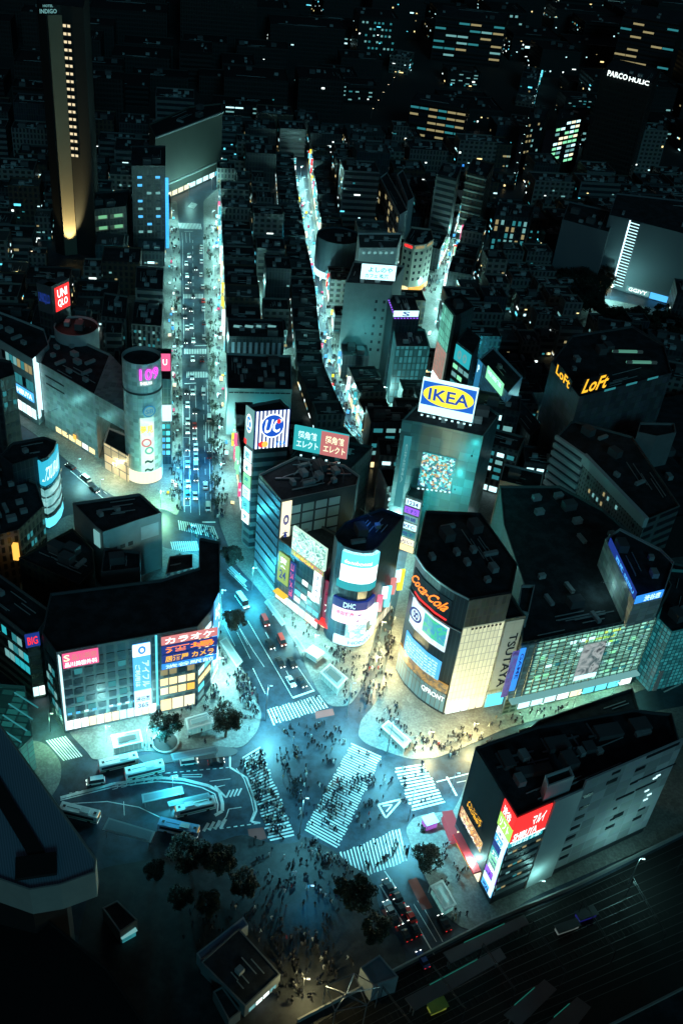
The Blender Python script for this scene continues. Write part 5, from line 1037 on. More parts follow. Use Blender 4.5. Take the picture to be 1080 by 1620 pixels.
# blue vertical light lines on the avenue ends
for (x, y, x2, y2, nm) in [(343, 345, 349, 490, 'right'), ]:
    pass
LAND = [('the round tower', (224, 700)), ('the squat drum', (121, 540)), ('the long avenue', (310, 500)), ('the winding street', (505, 470)), ('the round cream store', (660, 410)), ('the oval billboard', (705, 640)),
        ('the red panel building', (715, 540)), ('the lettered store', (930, 620)), ('the ladder wall', (990, 420)), ('the golden tower', (105, 350)), ('the beige block', (300, 240)), ('the far neon street', (830, 210)),
        ('the roof letters', (990, 170)), ('the cinema drum', (520, 380)), ('the picture top', (400, 20)), ('the far lights', (610, 150)), ('the twin billboards', (510, 700)), ('the pale framed screen', (790, 620)), ('the bright grid block', (900, 210))]
LANDW = [(n, G(*p)) for n, p in LAND]
ONES = ['no', 'one', 'two', 'three', 'four', 'five', 'six', 'seven', 'eight', 'nine', 'ten', 'eleven', 'twelve', 'thirteen', 'fourteen', 'fifteen', 'sixteen', 'seventeen', 'eighteen', 'nineteen']
NUM = ONES + [t + ('-' + o if o != 'no' else '') for t in ('twenty', 'thirty', 'forty', 'fifty') for o in ONES[:10]]
def lab_for(P, h, n, wm):
    cx, cy = sum(p[0] for p in P) / 4, sum(p[1] for p in P) / 4; c = Vector((cx, cy, 0)); near = sorted(LANDW, key=lambda q: (q[1] - c).length)
    q = near[0]; d = (c - q[1]).length; rel = 'beyond' if cy > q[1].y + 12 else ('below' if cy < q[1].y - 12 else 'beside'); sd = 'left' if cx < q[1].x else 'right'
    kind = {'far_tile': 'dark tiled', 'far_band': 'dark banded', 'wall_tile': 'tiled', 'wall_dark': 'dark', 'wall_curtain': 'glazed', 'wall_apartment': 'pale balconied', 'wall_band': 'banded', 'wall_brown': 'brown'}.get(wm.name, 'dark')
    size = 'low' if h < 14 else 'medium' if h < 26 else 'tall'
    base = f'{size} {kind} block, {NUM[n]} lit panes, {sd} {rel} {q[0]}'
    k = 0; lab = base
    for extra in [''] + [' near ' + q_[0].replace('the ', '', 1) for q_ in near[1:]]:
        lab = base + extra
        if len(lab.replace(',', ' ').split()) > 16: lab = lab.split(' ', 1)[1]
        if lab not in USED: break
    USED.add(lab); return lab
ax = (G(311, 360) - G(313, 780)); ax.z = 0; ax.normalize(); ay = Vector((ax.y, -ax.x, 0))
base0 = G(313, 780); rnd.seed(21); cnt = 0; CAT = 'building'; CAP = 250
def fill(y0, y1, x0, x1, cw, cd, hr, gap=3.0, prob=1.0, litr=(5, 16), far=False, rot=0.0):
    global cnt
    A = Matrix.Rotation(rot, 3, 'Z') @ ax; B2 = Vector((A.y, -A.x, 0))
    y = y0
    while y < y1:
        dd = rnd.uniform(.8, 1.2) * cd; x = x0
        while x < x1:
            ww = rnd.uniform(.75, 1.3) * cw
            if rnd.random() < prob and cnt < CAP:
                o_ = base0 + B2 * (x + rnd.uniform(0, 1)) + A * (y + rnd.uniform(0, 2)); wq = ww - gap; dq = dd - gap
                P = [o_, o_ + B2 * wq, o_ + B2 * wq + A * dq, o_ + A * dq]; P = [tuple(p[:2]) for p in P]; c = o_ + B2 * wq / 2 + A * dq / 2; sx, sy = proj(Vector((c.x, c.y, 12)))
                if -25 < sx < 1105 and -20 < sy < 930 and not any(inpoly(c.x, c.y, K_) for K_ in BLOCK):
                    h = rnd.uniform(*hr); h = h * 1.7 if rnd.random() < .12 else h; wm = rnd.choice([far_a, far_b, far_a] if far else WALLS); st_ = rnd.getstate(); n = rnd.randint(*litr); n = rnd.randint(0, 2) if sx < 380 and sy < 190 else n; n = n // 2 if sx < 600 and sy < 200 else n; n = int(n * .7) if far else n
                    if not hits(shrink(P, .93)) and not (hides(shrink(P, .97), 8)):
                        while h > 8 and hides(shrink(P, .97), h): h -= 4
                        if h > 7:
                            put(P, h, lab_for(P, h, n, wm), CAT, (n, n), wm, clutter=2 if far else 4, force=True); cnt += 1
            x += ww
        y += dd
BLOCK = [ccw([G(*p) for p in q]) for q in ([(255, 300), (360, 300), (372, 830), (400, 900), (255, 900)], [(462, 250), (492, 250), (524, 480), (540, 600), (580, 690), (650, 800), (620, 1000), (560, 800), (520, 690), (498, 600), (488, 480), (462, 330)], [(735, 340), (752, 345), (712, 455), (700, 560), (676, 560), (690, 430)], [(100, 720), (260, 850), (300, 900), (90, 900), (60, 700)], [(570, 200), (600, 140), (640, 100), (655, 105), (600, 200)], [(800, 300), (838, 130), (856, 130), (825, 300)], [(880, 450), (1000, 440), (1100, 470), (1100, 500), (900, 510)])]
fill(90, 240, 12, 150, 17, 15, (9, 24), 2)       # between the streets
fill(60, 330, -150, -12, 20, 18, (8, 20), 2.5)
fill(-10, 120, 150, 330, 20, 18, (7, 16), 3, .9, rot=-.35)
fill(240, 420, 12, 330, 24, 22, (9, 24), 3, .9)
fill(330, 420, -260, -20, 28, 26, (10, 24), 4, .8, (0, 3))
fill(120, 240, 150, 360, 24, 20, (8, 20), 3, .85, rot=-.3)
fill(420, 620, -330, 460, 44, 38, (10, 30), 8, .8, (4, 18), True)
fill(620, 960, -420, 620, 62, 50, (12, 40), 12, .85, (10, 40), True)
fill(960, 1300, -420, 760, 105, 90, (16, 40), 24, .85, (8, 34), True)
cnt = 0; CAT = 'small building'; CAP = 120
WALLS = [w_tile, w_curt, w_apart, w_band, w_tile, w_apart]
fill(60, 430, 12, 150, 11, 12, (8, 20), 1.2, 1, (6, 16)); fill(60, 330, -110, -10, 11, 12, (8, 18), 1.2, 1, (3, 10)); fill(-20, 60, 30, 200, 12, 12, (7, 16), 1.2, 1, (6, 14)); fill(100, 300, 150, 260, 13, 12, (8, 18), 1.5, .8, (5, 14))
print('small', cnt)

# ================================================================== VEHICLES
def car_mesh(L=4.5, Wd=1.75, Hh=1.42, van=False):
    def body(m):
        b = MB(); X, Y = L / 2, Wd / 2
        prof = [(-X, .3), (-X, .78), (-X + .15, .9), (X - .15, .82), (X, .68), (X, .3)]
        for k in range(6):
            l = (k + 1) % 6; i0 = .94 if k in (0, 5) else 1; p, q = prof[k], prof[l]
            b.face([(p[0], -Y, p[1]), (q[0], -Y, q[1]), (q[0], Y, q[1]), (p[0], Y, p[1])][::-1])
        b.face([(p[0], -Y, p[1]) for p in prof][::-1]); b.face([(p[0], Y, p[1]) for p in prof])
        c0, c1 = (-X * .9, X * .78) if van else (-X * .72, X * .42); r0, r1 = (c0 + .15, c1 - .5) if van else (c0 + .55, c1 - .75)
        b.face([(r0, -Y * .8, Hh), (r1, -Y * .8, Hh), (r1, Y * .8, Hh), (r0, Y * .8, Hh)])
        return b.mesh('car_body', m=m), (c0, c1, r0, r1)
    def glas(c):
        c0, c1, r0, r1 = c; Y = Wd / 2; b = MB()
        A = [(c0, -Y * .95, .86), (c1, -Y * .95, .86), (c1, Y * .95, .86), (c0, Y * .95, .86)]; T = [(r0, -Y * .8, Hh - .01), (r1, -Y * .8, Hh - .01), (r1, Y * .8, Hh - .01), (r0, Y * .8, Hh - .01)]
        for k in range(4): b.face([A[k], A[(k + 1) % 4], T[(k + 1) % 4], T[k]])
        return b.mesh('car_windows', m=glass)
    return body, glas
wheelmesh = MB().tube((0, -.12, 0), (0, .12, 0), .32, .32, 12).mesh('wheel', m=black)
def vehicle(name, label, cat, paintm, L=4.5, Wd=1.75, Hh=1.42, van=False, group=None):
    r = empty(name, (0, 0, 0), label, cat, group); body, glas = car_mesh(L, Wd, Hh, van); bm_, c = body(paintm)
    def ch(nm, me, loc=(0, 0, 0)):
        o = bpy.data.objects.new(nm, me); COL.objects.link(o); o.parent = r; o.location = loc; return o
    ch('body', bm_); ch('window', glas(c))
    for sx in (-1, 1):
        for sy in (-1, 1): ch('wheel', wheelmesh, (sx * L * .31, sy * (Wd / 2 - .1), .32))
    for sy in (-1, 1):
        part_box('headlight', r, (L / 2, sy * Wd * .33, .5), .1, .4, .24, 0, em('headlamp', (.9, 1, .95), 5)); part_box('tail_light', r, (-L / 2, sy * Wd * .36, .55), .08, .3, .2, 0, E_['red'])
    return r
def bus(name, label, paintm, stripem, L=10.6, group=None):
    r = empty(name, (0, 0, 0), label, 'bus', group); X, Y = L / 2, 1.24; b = MB()
    pf = [(-X, .35), (-X, 2.95), (-X + .15, 3.08), (X - .2, 3.08), (X, 2.9), (X, .35)]
    for k in range(6):
        p, q = pf[k], pf[(k + 1) % 6]; b.face([(p[0], -Y, p[1]), (q[0], -Y, q[1]), (q[0], Y, q[1]), (p[0], Y, p[1])][::-1])
    b.face([(p[0], -Y, p[1]) for p in pf][::-1]); b.face([(p[0], Y, p[1]) for p in pf]); b.build('body', paintm, r)
    for sy in (-1, 1): part_box('side_window', r, (-.2, sy * (Y + .01), 1.45), L * .86, .06, 1.0, 0, glass); part_box('stripe', r, (0, sy * (Y + .01), .8), L * .96, .05, .3, 0, stripem)
    part_box('windscreen', r, (X, 0, 1.2), .08, 2.2, 1.4, 0, glass); part_box('destination_sign', r, (X + .02, 0, 2.62), .06, 1.6, .25, 0, E_['amber'])
    part_box('roof_unit', r, (1.6, 0, 3.08), 2.4, 1.5, .28, 0, white); part_box('roof_stripe', r, (-1.6, 0, 3.08), 3.6, .16, .03, 0, darkm); part_box('roof_hatch', r, (-X + 1.2, 0, 3.08), .7, .7, .1, 0, darkm); part_box('roof_hatch', r, (X - 1.0, 0, 3.08), .7, .7, .1, 0, darkm)
    for sx in (-.6, .55):
        for sy in (-1, 1): o = bpy.data.objects.new('wheel', wheelmesh); COL.objects.link(o); o.parent = r; o.location = (sx * X, sy * (Y - .12), .48); o.scale = (1.5, 1.3, 1.5)
    for sy in (-1, 1): part_box('headlight', r, (X + .01, sy * .95, .7), .08, .3, .2, 0, E_['white']); part_box('tail_light', r, (-X - .01, sy * 1.0, .9), .08, .22, .3, 0, E_['red'])
    return r
def dup(root, label, group=None):
    r = root.copy(); COL.objects.link(r); r['label'] = label
    if group: r['group'] = group
    for ch in root.children: c = ch.copy(); COL.objects.link(c); c.parent = r
    return r
def place(r, px, py, hx, hy, z=.02):
    """stand at ground pixel (px,py), pointing at ground pixel (hx,hy)"""
    p, q = G(px, py), G(hx, hy); r.location = (p.x, p.y, z); r.rotation_euler = (0, 0, math.atan2(q.y - p.y, q.x - p.x))
pm = {k: mat('paint_' + k, c, .35, .0, noise=.03) for k, c in dict(white=(.8, .8, .78), black=(.015, .015, .018), silver=(.45, .46, .48), red=(.6, .04, .03), blue=(.05, .12, .35), green=(.08, .3, .15), orange=(.6, .2, .03)).items()}
proto = {}
def car(col, label, px, py, hx, hy, group=None, kind='car'):
    k = (col, kind)
    dims = dict(car=(4.5, 1.75, 1.42, False), van=(4.9, 1.9, 2.0, True), truck=(7.0, 2.2, 2.6, True))[kind]
    if k not in proto: proto[k] = r = vehicle('parked_car' if False else kind if kind != 'car' else 'car', label, 'car' if kind == 'car' else kind, pm[col], *dims, group=group)
    else: r = dup(proto[k], label, group)
    if kind == 'van': r.name = 'van'
    place(r, px, py, hx, hy); return r
g1 = 'vehicles waiting at the top zebra crossing'
car('black', 'black car behind the red vans in the waiting queue', 427, 1021, 445, 1053, g1); car('black', 'black car leftmost in the middle of the waiting queue', 443, 1050, 458, 1077, g1)
car('black', 'black car beside the kerb in the middle of the waiting queue', 462, 1050, 478, 1080, g1); car('white', 'white roofed car first at the stop line', 460, 1080, 475, 1105, g1); car('black', 'black car first at the stop line by the kerb', 477, 1081, 492, 1105, g1)
car('red', 'red van with white roof in the avenue queue', 419, 984, 432, 1010, g1, 'van'); car('red', 'red van nearest the black cars in the queue', 445, 1015, 456, 1038, g1, 'van'); car('white', 'long white truck at the back of the queue by the trees', 383, 953, 402, 980, g1, 'truck')
g2 = 'cars on the long avenue'
for i, (c, x, y, t) in enumerate([('white', 331, 663, 'van'), ('black', 331, 722, 'car'), ('white', 329, 803, 'van'), ('white', 297, 668, 'car'), ('red', 308, 675, 'car'), ('white', 297, 683, 'car'), ('black', 297, 710, 'car'), ('white', 310, 709, 'car'), ('white', 310, 739, 'van'), ('white', 298, 767, 'car'), ('black', 297, 785, 'car'), ('black', 308, 652, 'car'), ('white', 305, 622, 'car'), ('black', 295, 621, 'car'), ('white', 305, 569, 'car'), ('white', 303, 518, 'car'), ('black', 294, 541, 'car'), ('black', 302, 491, 'car'), ('black', 292, 487, 'car'), ('black', 293, 502, 'car'), ('silver', 323, 535, 'car'), ('red', 322, 477, 'car'), ('white', 322, 490, 'car'), ('black', 300, 446, 'car'), ('black', 310, 426, 'car'), ('white', 318, 436, 'car'), ('white', 318, 400, 'car'), ('white', 319, 392, 'car'), ('white', 295, 418, 'car'), ('silver', 304, 598, 'car'), ('silver', 300, 405, 'car'), ('black', 323, 512, 'car'), ('white', 299, 406, 'car'), ('white', 297, 642, 'car'), ('silver', 308, 692, 'car'), ('white', 310, 724, 'car'), ('black', 310, 757, 'car'), ('white', 309, 786, 'car'), ('white', 297, 736, 'car'), ('silver', 325, 770, 'car'), ('white', 322, 622, 'van'), ('black', 320, 570, 'car'), ('white', 321, 455, 'car'), ('silver', 296, 455, 'car'), ('white', 306, 540, 'car'), ('white', 296, 520, 'car'), ('white', 319, 415, 'car'), ('black', 306, 470, 'car'), ('white', 296, 437, 'car')]):
    up = x > 314; side = 'right lane' if up else 'left lane'
    car(c, f'{c} {t} in the {side} of the avenue, {ORD[sum(1 for q in range(i) if True)]} from the striped tower', x, y, x + (0 if up else 1), y + (-20 if up else 20), g2, t)
g3 = 'cars waiting on the south road'
for i, (c, x, y) in enumerate([('black', 614, 1405), ('black', 628, 1420), ('silver', 615, 1440), ('black', 632, 1436), ('red', 648, 1450), ('black', 640, 1478), ('black', 622, 1455), ('black', 655, 1470), ('blue', 668, 1520)]):
    car(c, f'{c} car {ORD[i]} in the queue on the dark south road below the crossing', x, y, x - 12, y - 22, g3)
car('black', 'black car turning by the terminal loop', 342, 1207, 372, 1203); car('white', 'white van waiting beside the terminal platform', 299, 1207, 330, 1203, kind='van'); car('white', 'white minibus at the left end of the bus platform', 152, 1238, 120, 1243, kind='van')
car('white', 'white van on the curved street below the round tower', 136, 759, 118, 745, kind='van'); car('black', 'black car ahead of the white van on the curved street', 150, 776, 165, 788); car('black', 'black car under the canyon street lamp', 112, 740, 100, 733)
car('black', 'black car parked beside the lit subway entrance', 702, 1462, 690, 1440); car('silver', 'silver car passing the small right hand crossing', 1020, 1045, 1035, 1065)
B0 = bus('bus', 'white roofed bus at the rear of the terminal platform', pm['white'], pm['green'], group='buses in the terminal'); place(B0, 188, 1212, 222, 1204)
for (px, py, hx, hy, lab) in [(229, 1224, 262, 1216, 'white roofed bus in front at the terminal platform'), (309, 1282, 276, 1290, 'white bus parked on the island inside the terminal loop'), (127, 1292, 160, 1300, 'pale bus half hidden by the ribbed roof')]:
    q = dup(B0, lab, 'buses in the terminal'); place(q, px, py, hx, hy)
bb = bus('bus', 'pale blue bus beside the dark trees in the terminal', mat('paint_paleblue', (.25, .5, .75), .35), pm['white'], group='buses in the terminal'); place(bb, 283, 1316, 315, 1323)
# ================================================================== CANOPIES, SUBWAY ENTRANCES, KIOSKS
def canopy(label, q, z=3.0, lit='dteal', cat='canopy', name='bus_stop_canopy', th=.2):
    P = [G(*p, z) for p in q]; c = sum(P, Vector((0, 0, 0))) / 4; r = empty(name, (c.x, c.y, 0), label, cat); pts = ccw(P)
    MB().prism(pts, z, z + th, True, True).build('roof', mat('canopy_sheet', (.34, .42, .44), .4, noise=.1), r)
    ins = inset(pts, .5); MB().prism(ins, z + th, z + th + .05).build('roof_panel', mat('canopy_panel', (.2, .27, .3), .3, noise=.2), r)
    for k, p in enumerate(inset(pts, .7)): MB().tube((*p, .1), (*p, z), .09, .09, 6).build('post', steel, r)
    m0 = [(pts[0][i] + pts[1][i]) / 2 for i in (0, 1)]; m1 = [(pts[2][i] + pts[3][i]) / 2 for i in (0, 1)]
    part_box('light_tube', r, (c.x, c.y, z - .25), 2.5, .2, .1, math.atan2(P[1].y - P[0].y, P[1].x - P[0].x), E_['ice']); return r
canopy('long pale canopy roof inside the terminal loop', [(224, 1257), (288, 1244), (291, 1256), (226, 1271)])
canopy('narrow pale canopy beside the parked white bus', [(265, 1269), (330, 1254), (334, 1262), (268, 1277)])
canopy('wide tilted pale canopy beside the dark tree in the terminal', [(172, 1294), (246, 1316), (238, 1334), (162, 1314)], 4)
canopy('greenish long canopy on the platform beside the white van', [(270, 1193), (343, 1180), (346, 1190), (274, 1204)])
canopy('bus shelter roof at the kerb above the waiting crowd', [(347, 1015), (358, 1008), (384, 1047), (374, 1056)])
canopy('long thin shelter roof beside the avenue trees', [(362, 899), (366, 896), (390, 919), (386, 923)])
canopy('slim shelter roof along the far kerb near the yellow awning', [(418, 953), (424, 948), (452, 986), (446, 991)]); canopy('slim shelter roof along the kerb near the red vans', [(462, 1010), (468, 1006), (484, 1028), (478, 1033)])
def subway(label, q, z=3.2, glow='ice'):
    P = [G(*p, z) for p in q]; pts = ccw(P); c = sum(P, Vector((0, 0, 0))) / 4; r = empty('subway_entrance', (c.x, c.y, 0), label, 'subway entrance'); i1 = inset(pts, .55)
    b = MB(); 
    for k in range(4):
        l = (k + 1) % 4; b.face([(*pts[k], z), (*pts[l], z), (*i1[l], z), (*i1[k], z)]); b.face([(*pts[k], z - .35), (*pts[l], z - .35), (*pts[l], z), (*pts[k], z)]); b.face([(*i1[l], z - .35), (*i1[k], z - .35), (*i1[k], z), (*i1[l], z)])
    b.build('roof_frame', white, r)
    MB().prism(i1, z - .3, z - .22).build('roof_glass', em_grid('entrance_glass', (.12, .3, .3), (.3, .45, .42), 1.5, 6, .12, .35, .6, (.3, .35, .35)), r)
    MB().prism(inset(pts, .4), .14, z - .4, False).build('glass_wall', em_grid('entrance_wall', (.1, .32, .3), (.25, .5, .45), 1.3, 3.4, .12, .6, .5, (.2, .25, .25)), r)
    i2 = inset(pts, 1.5); MB().prism(i2, z - .05, z + .12).build('ridge', E_['dice'], r)
    for p in pts: MB().tube((*p, .1), (*p, z - .3), .1, .1, 6).build('post', white, r)
    return r
subway('glass subway entrance in front of the lit office shops', [(176, 1163), (222, 1153), (227, 1173), (180, 1184)]); subway('glass subway entrance between the two round trees', [(293, 1136), (335, 1124), (338, 1143), (297, 1155)])
subway('glass subway entrance below the rounded corner building', [(506, 1063), (522, 1049), (550, 1072), (534, 1090)]); subway('glass subway entrance at the foot of the dark glass tower', [(602, 1149), (614, 1139), (650, 1171), (639, 1184)])
subway('brightly lit subway entrance beside the red awning', [(680, 1401), (700, 1391), (722, 1430), (703, 1441)])
# pink panel sign, little purple kiosk, white van-like kiosk
def kiosk(label, px, py, sx, sy, h, m, mr, rot, name='kiosk', cat='kiosk'):
    p = G(px, py); r = empty(name, (p.x, p.y, .13), label, cat); part_box('body', r, (p.x, p.y, .13), sx, sy, h, rot, m); part_box('roof', r, (p.x, p.y, .13 + h), sx + .6, sy + .6, .25, rot, mr); part_box('counter', r, (p.x - .2, p.y - sy * .5 - .2, 1.0), sx * .8, .4, .12, rot, steel); return r
kiosk('small purple lit kiosk at the pavement tip by the crossing', 678, 1306, 3.2, 2.6, 2.4, em('kiosk_purple', (.35, .1, .5), 1), white, .5); kiosk('tall pink panel sign at the foot of the wedge block', 711, 1316, 2.4, 7.5, 3.4, em('pink_panel', (.35, .08, .12), .8), em('pink_panel', (.35, .08, .12), .8), .3)
kiosk('small white tent beside the subway entrance', 497, 1040, 4.2, 3.2, 2.2, white, white, -.6); kiosk('little red parasol stall beside the alley crowd', 602, 964, 2.0, 2.0, 2.3, E_['red'], E_['red'], .2)
# plaza office with bright edged flat roof
ko = Bld('flat roofed plaza police box with bright edges at the bottom', 'kiosk building', PX(5, (318, 1522), (388, 1592), (444, 1541), (378, 1468)), 5, mat('grey_render', (.22, .24, .24)), clutter=3, parapet=.15)
ko2 = Bld('long blue strip roof beside the plaza police box', 'shelter', PX(4.5, (311, 1508), (318, 1520), (393, 1463), (385, 1450)), 4.5, mat('strip_wall', (.3, .36, .4)), roof=mat('strip_roof', (.10, .16, .26)), clutter=0, parapet=.1)
ko.windows(1, .1, .9, .6, 2.4, 4, 1, [E_['ice'], E_['dice'], E_['white']], .8, .7, name='lit_window'); ko3 = Bld('small dark flat annex below the plaza police box', 'kiosk building', PX(4, (337, 1568), (362, 1615), (381, 1600), (352, 1560)), 4, mat('grey_render', (.22, .24, .24)), clutter=0, parapet=.3)
ko4 = Bld('dark rectangular roof with thin pale rim near the ribbed roof', 'shelter', PX(5, (162, 1436), (190, 1475), (218, 1455), (186, 1424)), 5, mat('grey_render', (.22, .24, .24)), clutter=1, parapet=.3)
kiosk('small ticket booth with a bright white hood in the dark plaza', 203, 1483, 3.4, 1.4, 2.2, E_['dteal'], E_['dice'], .7)
# ================================================================== PLANTING
def crown_mesh(n, seed, m):
    r = random.Random(seed); b = MB(); cl = []
    for _ in range(26):
        while True:
            v = Vector((r.uniform(-1, 1), r.uniform(-1, 1), r.uniform(-.75, 1)))
            if .35 < v.length < 1: break
        cl.append((v * .82, r.uniform(.16, .34)))
    for k in range(n):
        c, q = r.choice(cl); d = Vector((r.gauss(0, 1), r.gauss(0, 1), r.gauss(0, .8))).normalized() * q * r.uniform(.4, 1.15); p = c + d
        s_ = r.uniform(.04, .08); x = Vector((r.gauss(0, 1), r.gauss(0, 1), r.gauss(0, 1))).normalized(); y = x.orthogonal().normalized()
        b.face([p - x * s_, p - y * s_ * .6, p + x * s_, p + y * s_ * .6])
    return b.mesh('crown', m=m)
crowns = [crown_mesh(5200, 1, leafm), crown_mesh(5200, 2, leafd), crown_mesh(700, 3, leafd), crown_mesh(700, 4, leafm)]
trunkm = None
def trunk_mesh():
    b = MB(); b.tube((0, 0, 0), (.02, .01, .5), .035, .025, 8); 
    for a in range(5): b.tube((.02, .01, .42), (.02 + .28 * math.cos(a * 1.26), .01 + .28 * math.sin(a * 1.26), .62 + .05 * (a % 2)), .017, .006, 5)
    return b.mesh('trunk', m=bark)
trunkm = trunk_mesh()
def tree(label, px, py, h, r_, cm=0, group=None, z=.13):
    p = G(px, py); r = empty('tree', (p.x, p.y, z), label, 'tree', group)
    t = bpy.data.objects.new('trunk', trunkm); COL.objects.link(t); t.parent = r; t.scale = (h, h, h)
    c = bpy.data.objects.new('crown', crowns[cm]); COL.objects.link(c); c.parent = r; c.location = (0, 0, h * .64); c.scale = (r_, r_, h * .38); c.rotation_euler = (0, 0, rnd.uniform(0, 6)); return r
for (lab, px, py, h, r_, cm) in [('round green tree in a circular planter before the lit shops', 262, 1176, 11.5, 5.2, 0), ('round green tree beside the waiting crowd', 357, 1166, 12, 5.6, 0), ('brownish tree at the avenue mouth beside blue shops', 367, 896, 9, 4.6, 1), ('brownish tree beside the office block screen', 371, 996, 8, 4.6, 1),
    ('large dark tree at the plaza edge below the diagonal crossing', 556, 1440, 11, 5.8, 0), ('dark tree beside the south road queue', 590, 1492, 9, 4.5, 0), ('reddish bare looking tree beside the purple kiosk', 672, 1372, 8, 4.6, 1), ('large dark tree over the pale canopy in the terminal', 300, 1378, 11, 6.2, 0), ('large dark tree between terminal and plaza', 345, 1386, 10, 5, 0),
    ('dark plaza tree beside the pale planting bed', 385, 1420, 9, 4.5, 0), ('dark plaza tree at the middle of the plaza', 330, 1450, 8, 3.8, 0), ('dark plaza tree near the strip roof', 286, 1440, 8, 3.6, 0), ('dark plaza tree left of the planting bed', 246, 1392, 7, 3.2, 1), ('low shrub tree near the zebra crossing at far right', 1010, 1010, 7, 4, 1), ('brown tree on the black terrace edge', 285, 900, 6, 3, 1)]: tree(lab, px, py, h, r_, cm)
for k in range(9): tree(f'small avenue tree on the right pavement, {ORD[k]} from the crossing end', 341 - k * 1.1, 806 - k * 31, 6.5, 2.4, 2 + k % 2, 'street trees along the avenue')
for k in range(6): tree(f'small avenue tree on the left pavement, {ORD[k]} from the crossing end', 283 - k * .6, 790 - k * 60, 6, 2.0, 2 + k % 2, 'street trees along the avenue')
for k in range(12): tree(f'dark hill tree below the light ladder wall, {ORD[k]} from the left', 868 + k * 7 + (k % 3) * 3, 500 - (k % 4) * 14, 13, 9, k % 2, 'trees on the dark hill')
for k in range(9): tree(f'dark tree behind the yellow lettered store, {ORD[k]} from the left', 960 + k * 14, 520 + (k % 3) * 16, 13, 9, k % 2, 'trees on the dark hill')
def planter(label, px, py, r_, h=.7, n=24):
    c = G(px, py); r = empty('planter', (c.x, c.y, .13), label, 'planter'); b = MB()
    o_, i_ = circ(c, r_, n), circ(c, r_ - .5, n)
    for k in range(n):
        l = (k + 1) % n; b.face([(*o_[k], .13), (*o_[l], .13), (*o_[l], h), (*o_[k], h)]); b.face([(*o_[k], h), (*o_[l], h), (*i_[l], h), (*i_[k], h)]); b.face([(*i_[l], .3), (*i_[k], .3), (*i_[k], h), (*i_[l], h)])
    b.build('rim', conc, r); MB().face([(*p, h - .15) for p in i_]).build('soil', earth, r)
planter('round white rimmed planter bed under the green tree', 262, 1176, 3.9)
# ================================================================== RAILWAY, LOWER RIGHT
rl = [(440, 1640), (650, 1530), (760, 1472), (900, 1415), (1120, 1305), (1240, 1300), (1240, 1800), (440, 1800)]
sheet('railway_bed', ccw([G(*p) for p in rl]), .05, worn('ballast', (.012, .012, .012), (.004, .004, .004), .9, 1.2, .1))
b = MB()
railm = mat('rail_steel', (.1, .11, .11), .45, .6)
for k in range(13):
    off = k * 13; strip(b, [(520 + off * .6, 1612 + off * .8), (770 + off * .5, 1478 + off * .9), (1120 + off * .4, 1318 + off)], .16, .22)
o = b.build('railway_track', railm); o['kind'] = 'structure'
def wall_line(name, label, pts, h, th, m, cat='wall'):
    W = [G(*p) for p in pts]; r = empty(name, W[0], label, cat); b = MB()
    for a, c in zip(W, W[1:]): e = (c - a).normalized(); mid_ = (a + c) / 2; b.box((mid_.x, mid_.y, 0), (c - a).length, th, h, math.atan2(e.y, e.x))
    b.build('panel', m, r); return r
wall_line('railway_wall', 'long low concrete wall along the railway', [(470, 1618), (650, 1524), (765, 1464), (900, 1408), (1120, 1300)], 1.6, .4, conc)
def proof(label, q, z, m=None):
    P = [G(*p, z) for p in q]; c = sum(P, Vector((0, 0, 0))) / 4; r = empty('platform_roof', (c.x, c.y, 0), label, 'platform roof'); pts = ccw(P); MB().prism(pts, z, z + .3, True, True).build('roof', m or concd, r)
    for p in inset(pts, 1.2): MB().tube((*p, .1), (*p, z), .15, .15, 6).build('post', steel, r)
    e = P[1] - P[0]; part_box('light_strip', r, ((P[0] + P[1]) / 2 + Vector((0, 0, .35)))[:], e.length * .5, .15, .12, math.atan2(e.y, e.x), em('dim_green', (.01, .12, .09), .7)); return r
proof('dark platform roof with a bright edge beside the railway wall', [(700, 1508), (828, 1448), (836, 1462), (712, 1525)], 5); proof('second dark platform roof in the railway', [(640, 1580), (790, 1500), (800, 1516), (655, 1600)], 5)
proof('platform roof with a green glinting edge', [(796, 1606), (860, 1550), (880, 1566), (820, 1625)], 5); proof('platform roof near the bottom right corner', [(862, 1622), (912, 1578), (934, 1594), (890, 1650)], 5)
tv = kiosk('yellow green work vehicle beside the tracks', 690, 1596, 4, 2, 1.6, em('work_yellow', (.2, .25, .03), .5), mat('paint_yellow', (.3, .33, .05)), .5, 'rail_vehicle', 'rail vehicle'); kiosk('pale lit platform sign box over the tracks', 895, 1470, 6, 1.6, 1.4, em('dim_sign', (.12, .16, .15), .6), darkm, .45, 'platform_sign', 'sign'); kiosk('dark blue lit sign box over the tracks', 925, 1450, 5, 2, 1.4, em('dim_blue2', (.01, .01, .12), .8), darkm, .45, 'platform_sign', 'sign')
r = empty('steel_truss', G(545, 1580), 'pale steel truss mast over the tracks at the bottom', 'truss'); b = MB(); tp = [G(*p, z) for p, z in [((515, 1560), 9), ((560, 1540), 9), ((600, 1562), 9), ((530, 1600), 9), ((580, 1590), 9), ((548, 1572), 16)]]
for i, j in [(0, 1), (1, 2), (0, 3), (3, 4), (2, 4), (0, 4), (1, 3), (1, 4), (0, 5), (1, 5), (2, 5), (3, 5), (4, 5)]: b.tube(tp[i], tp[j], .13, .13, 4)
for k in (0, 2, 3, 4): b.tube(tp[k], (tp[k].x, tp[k].y, 0), .15, .15, 4)
b.build('lattice', steel, r)
cb = Bld('pale building corner with dark openings at the bottom right', 'office building', PX(34, (958, 1622), (1120, 1540), (1200, 1640), (1000, 1760)), 34, mat('pale_stone2', (.32, .3, .26)), clutter=1); cb.windows(0, .2, .9, 24, 32, 5, 2, [glass], .6, .5)
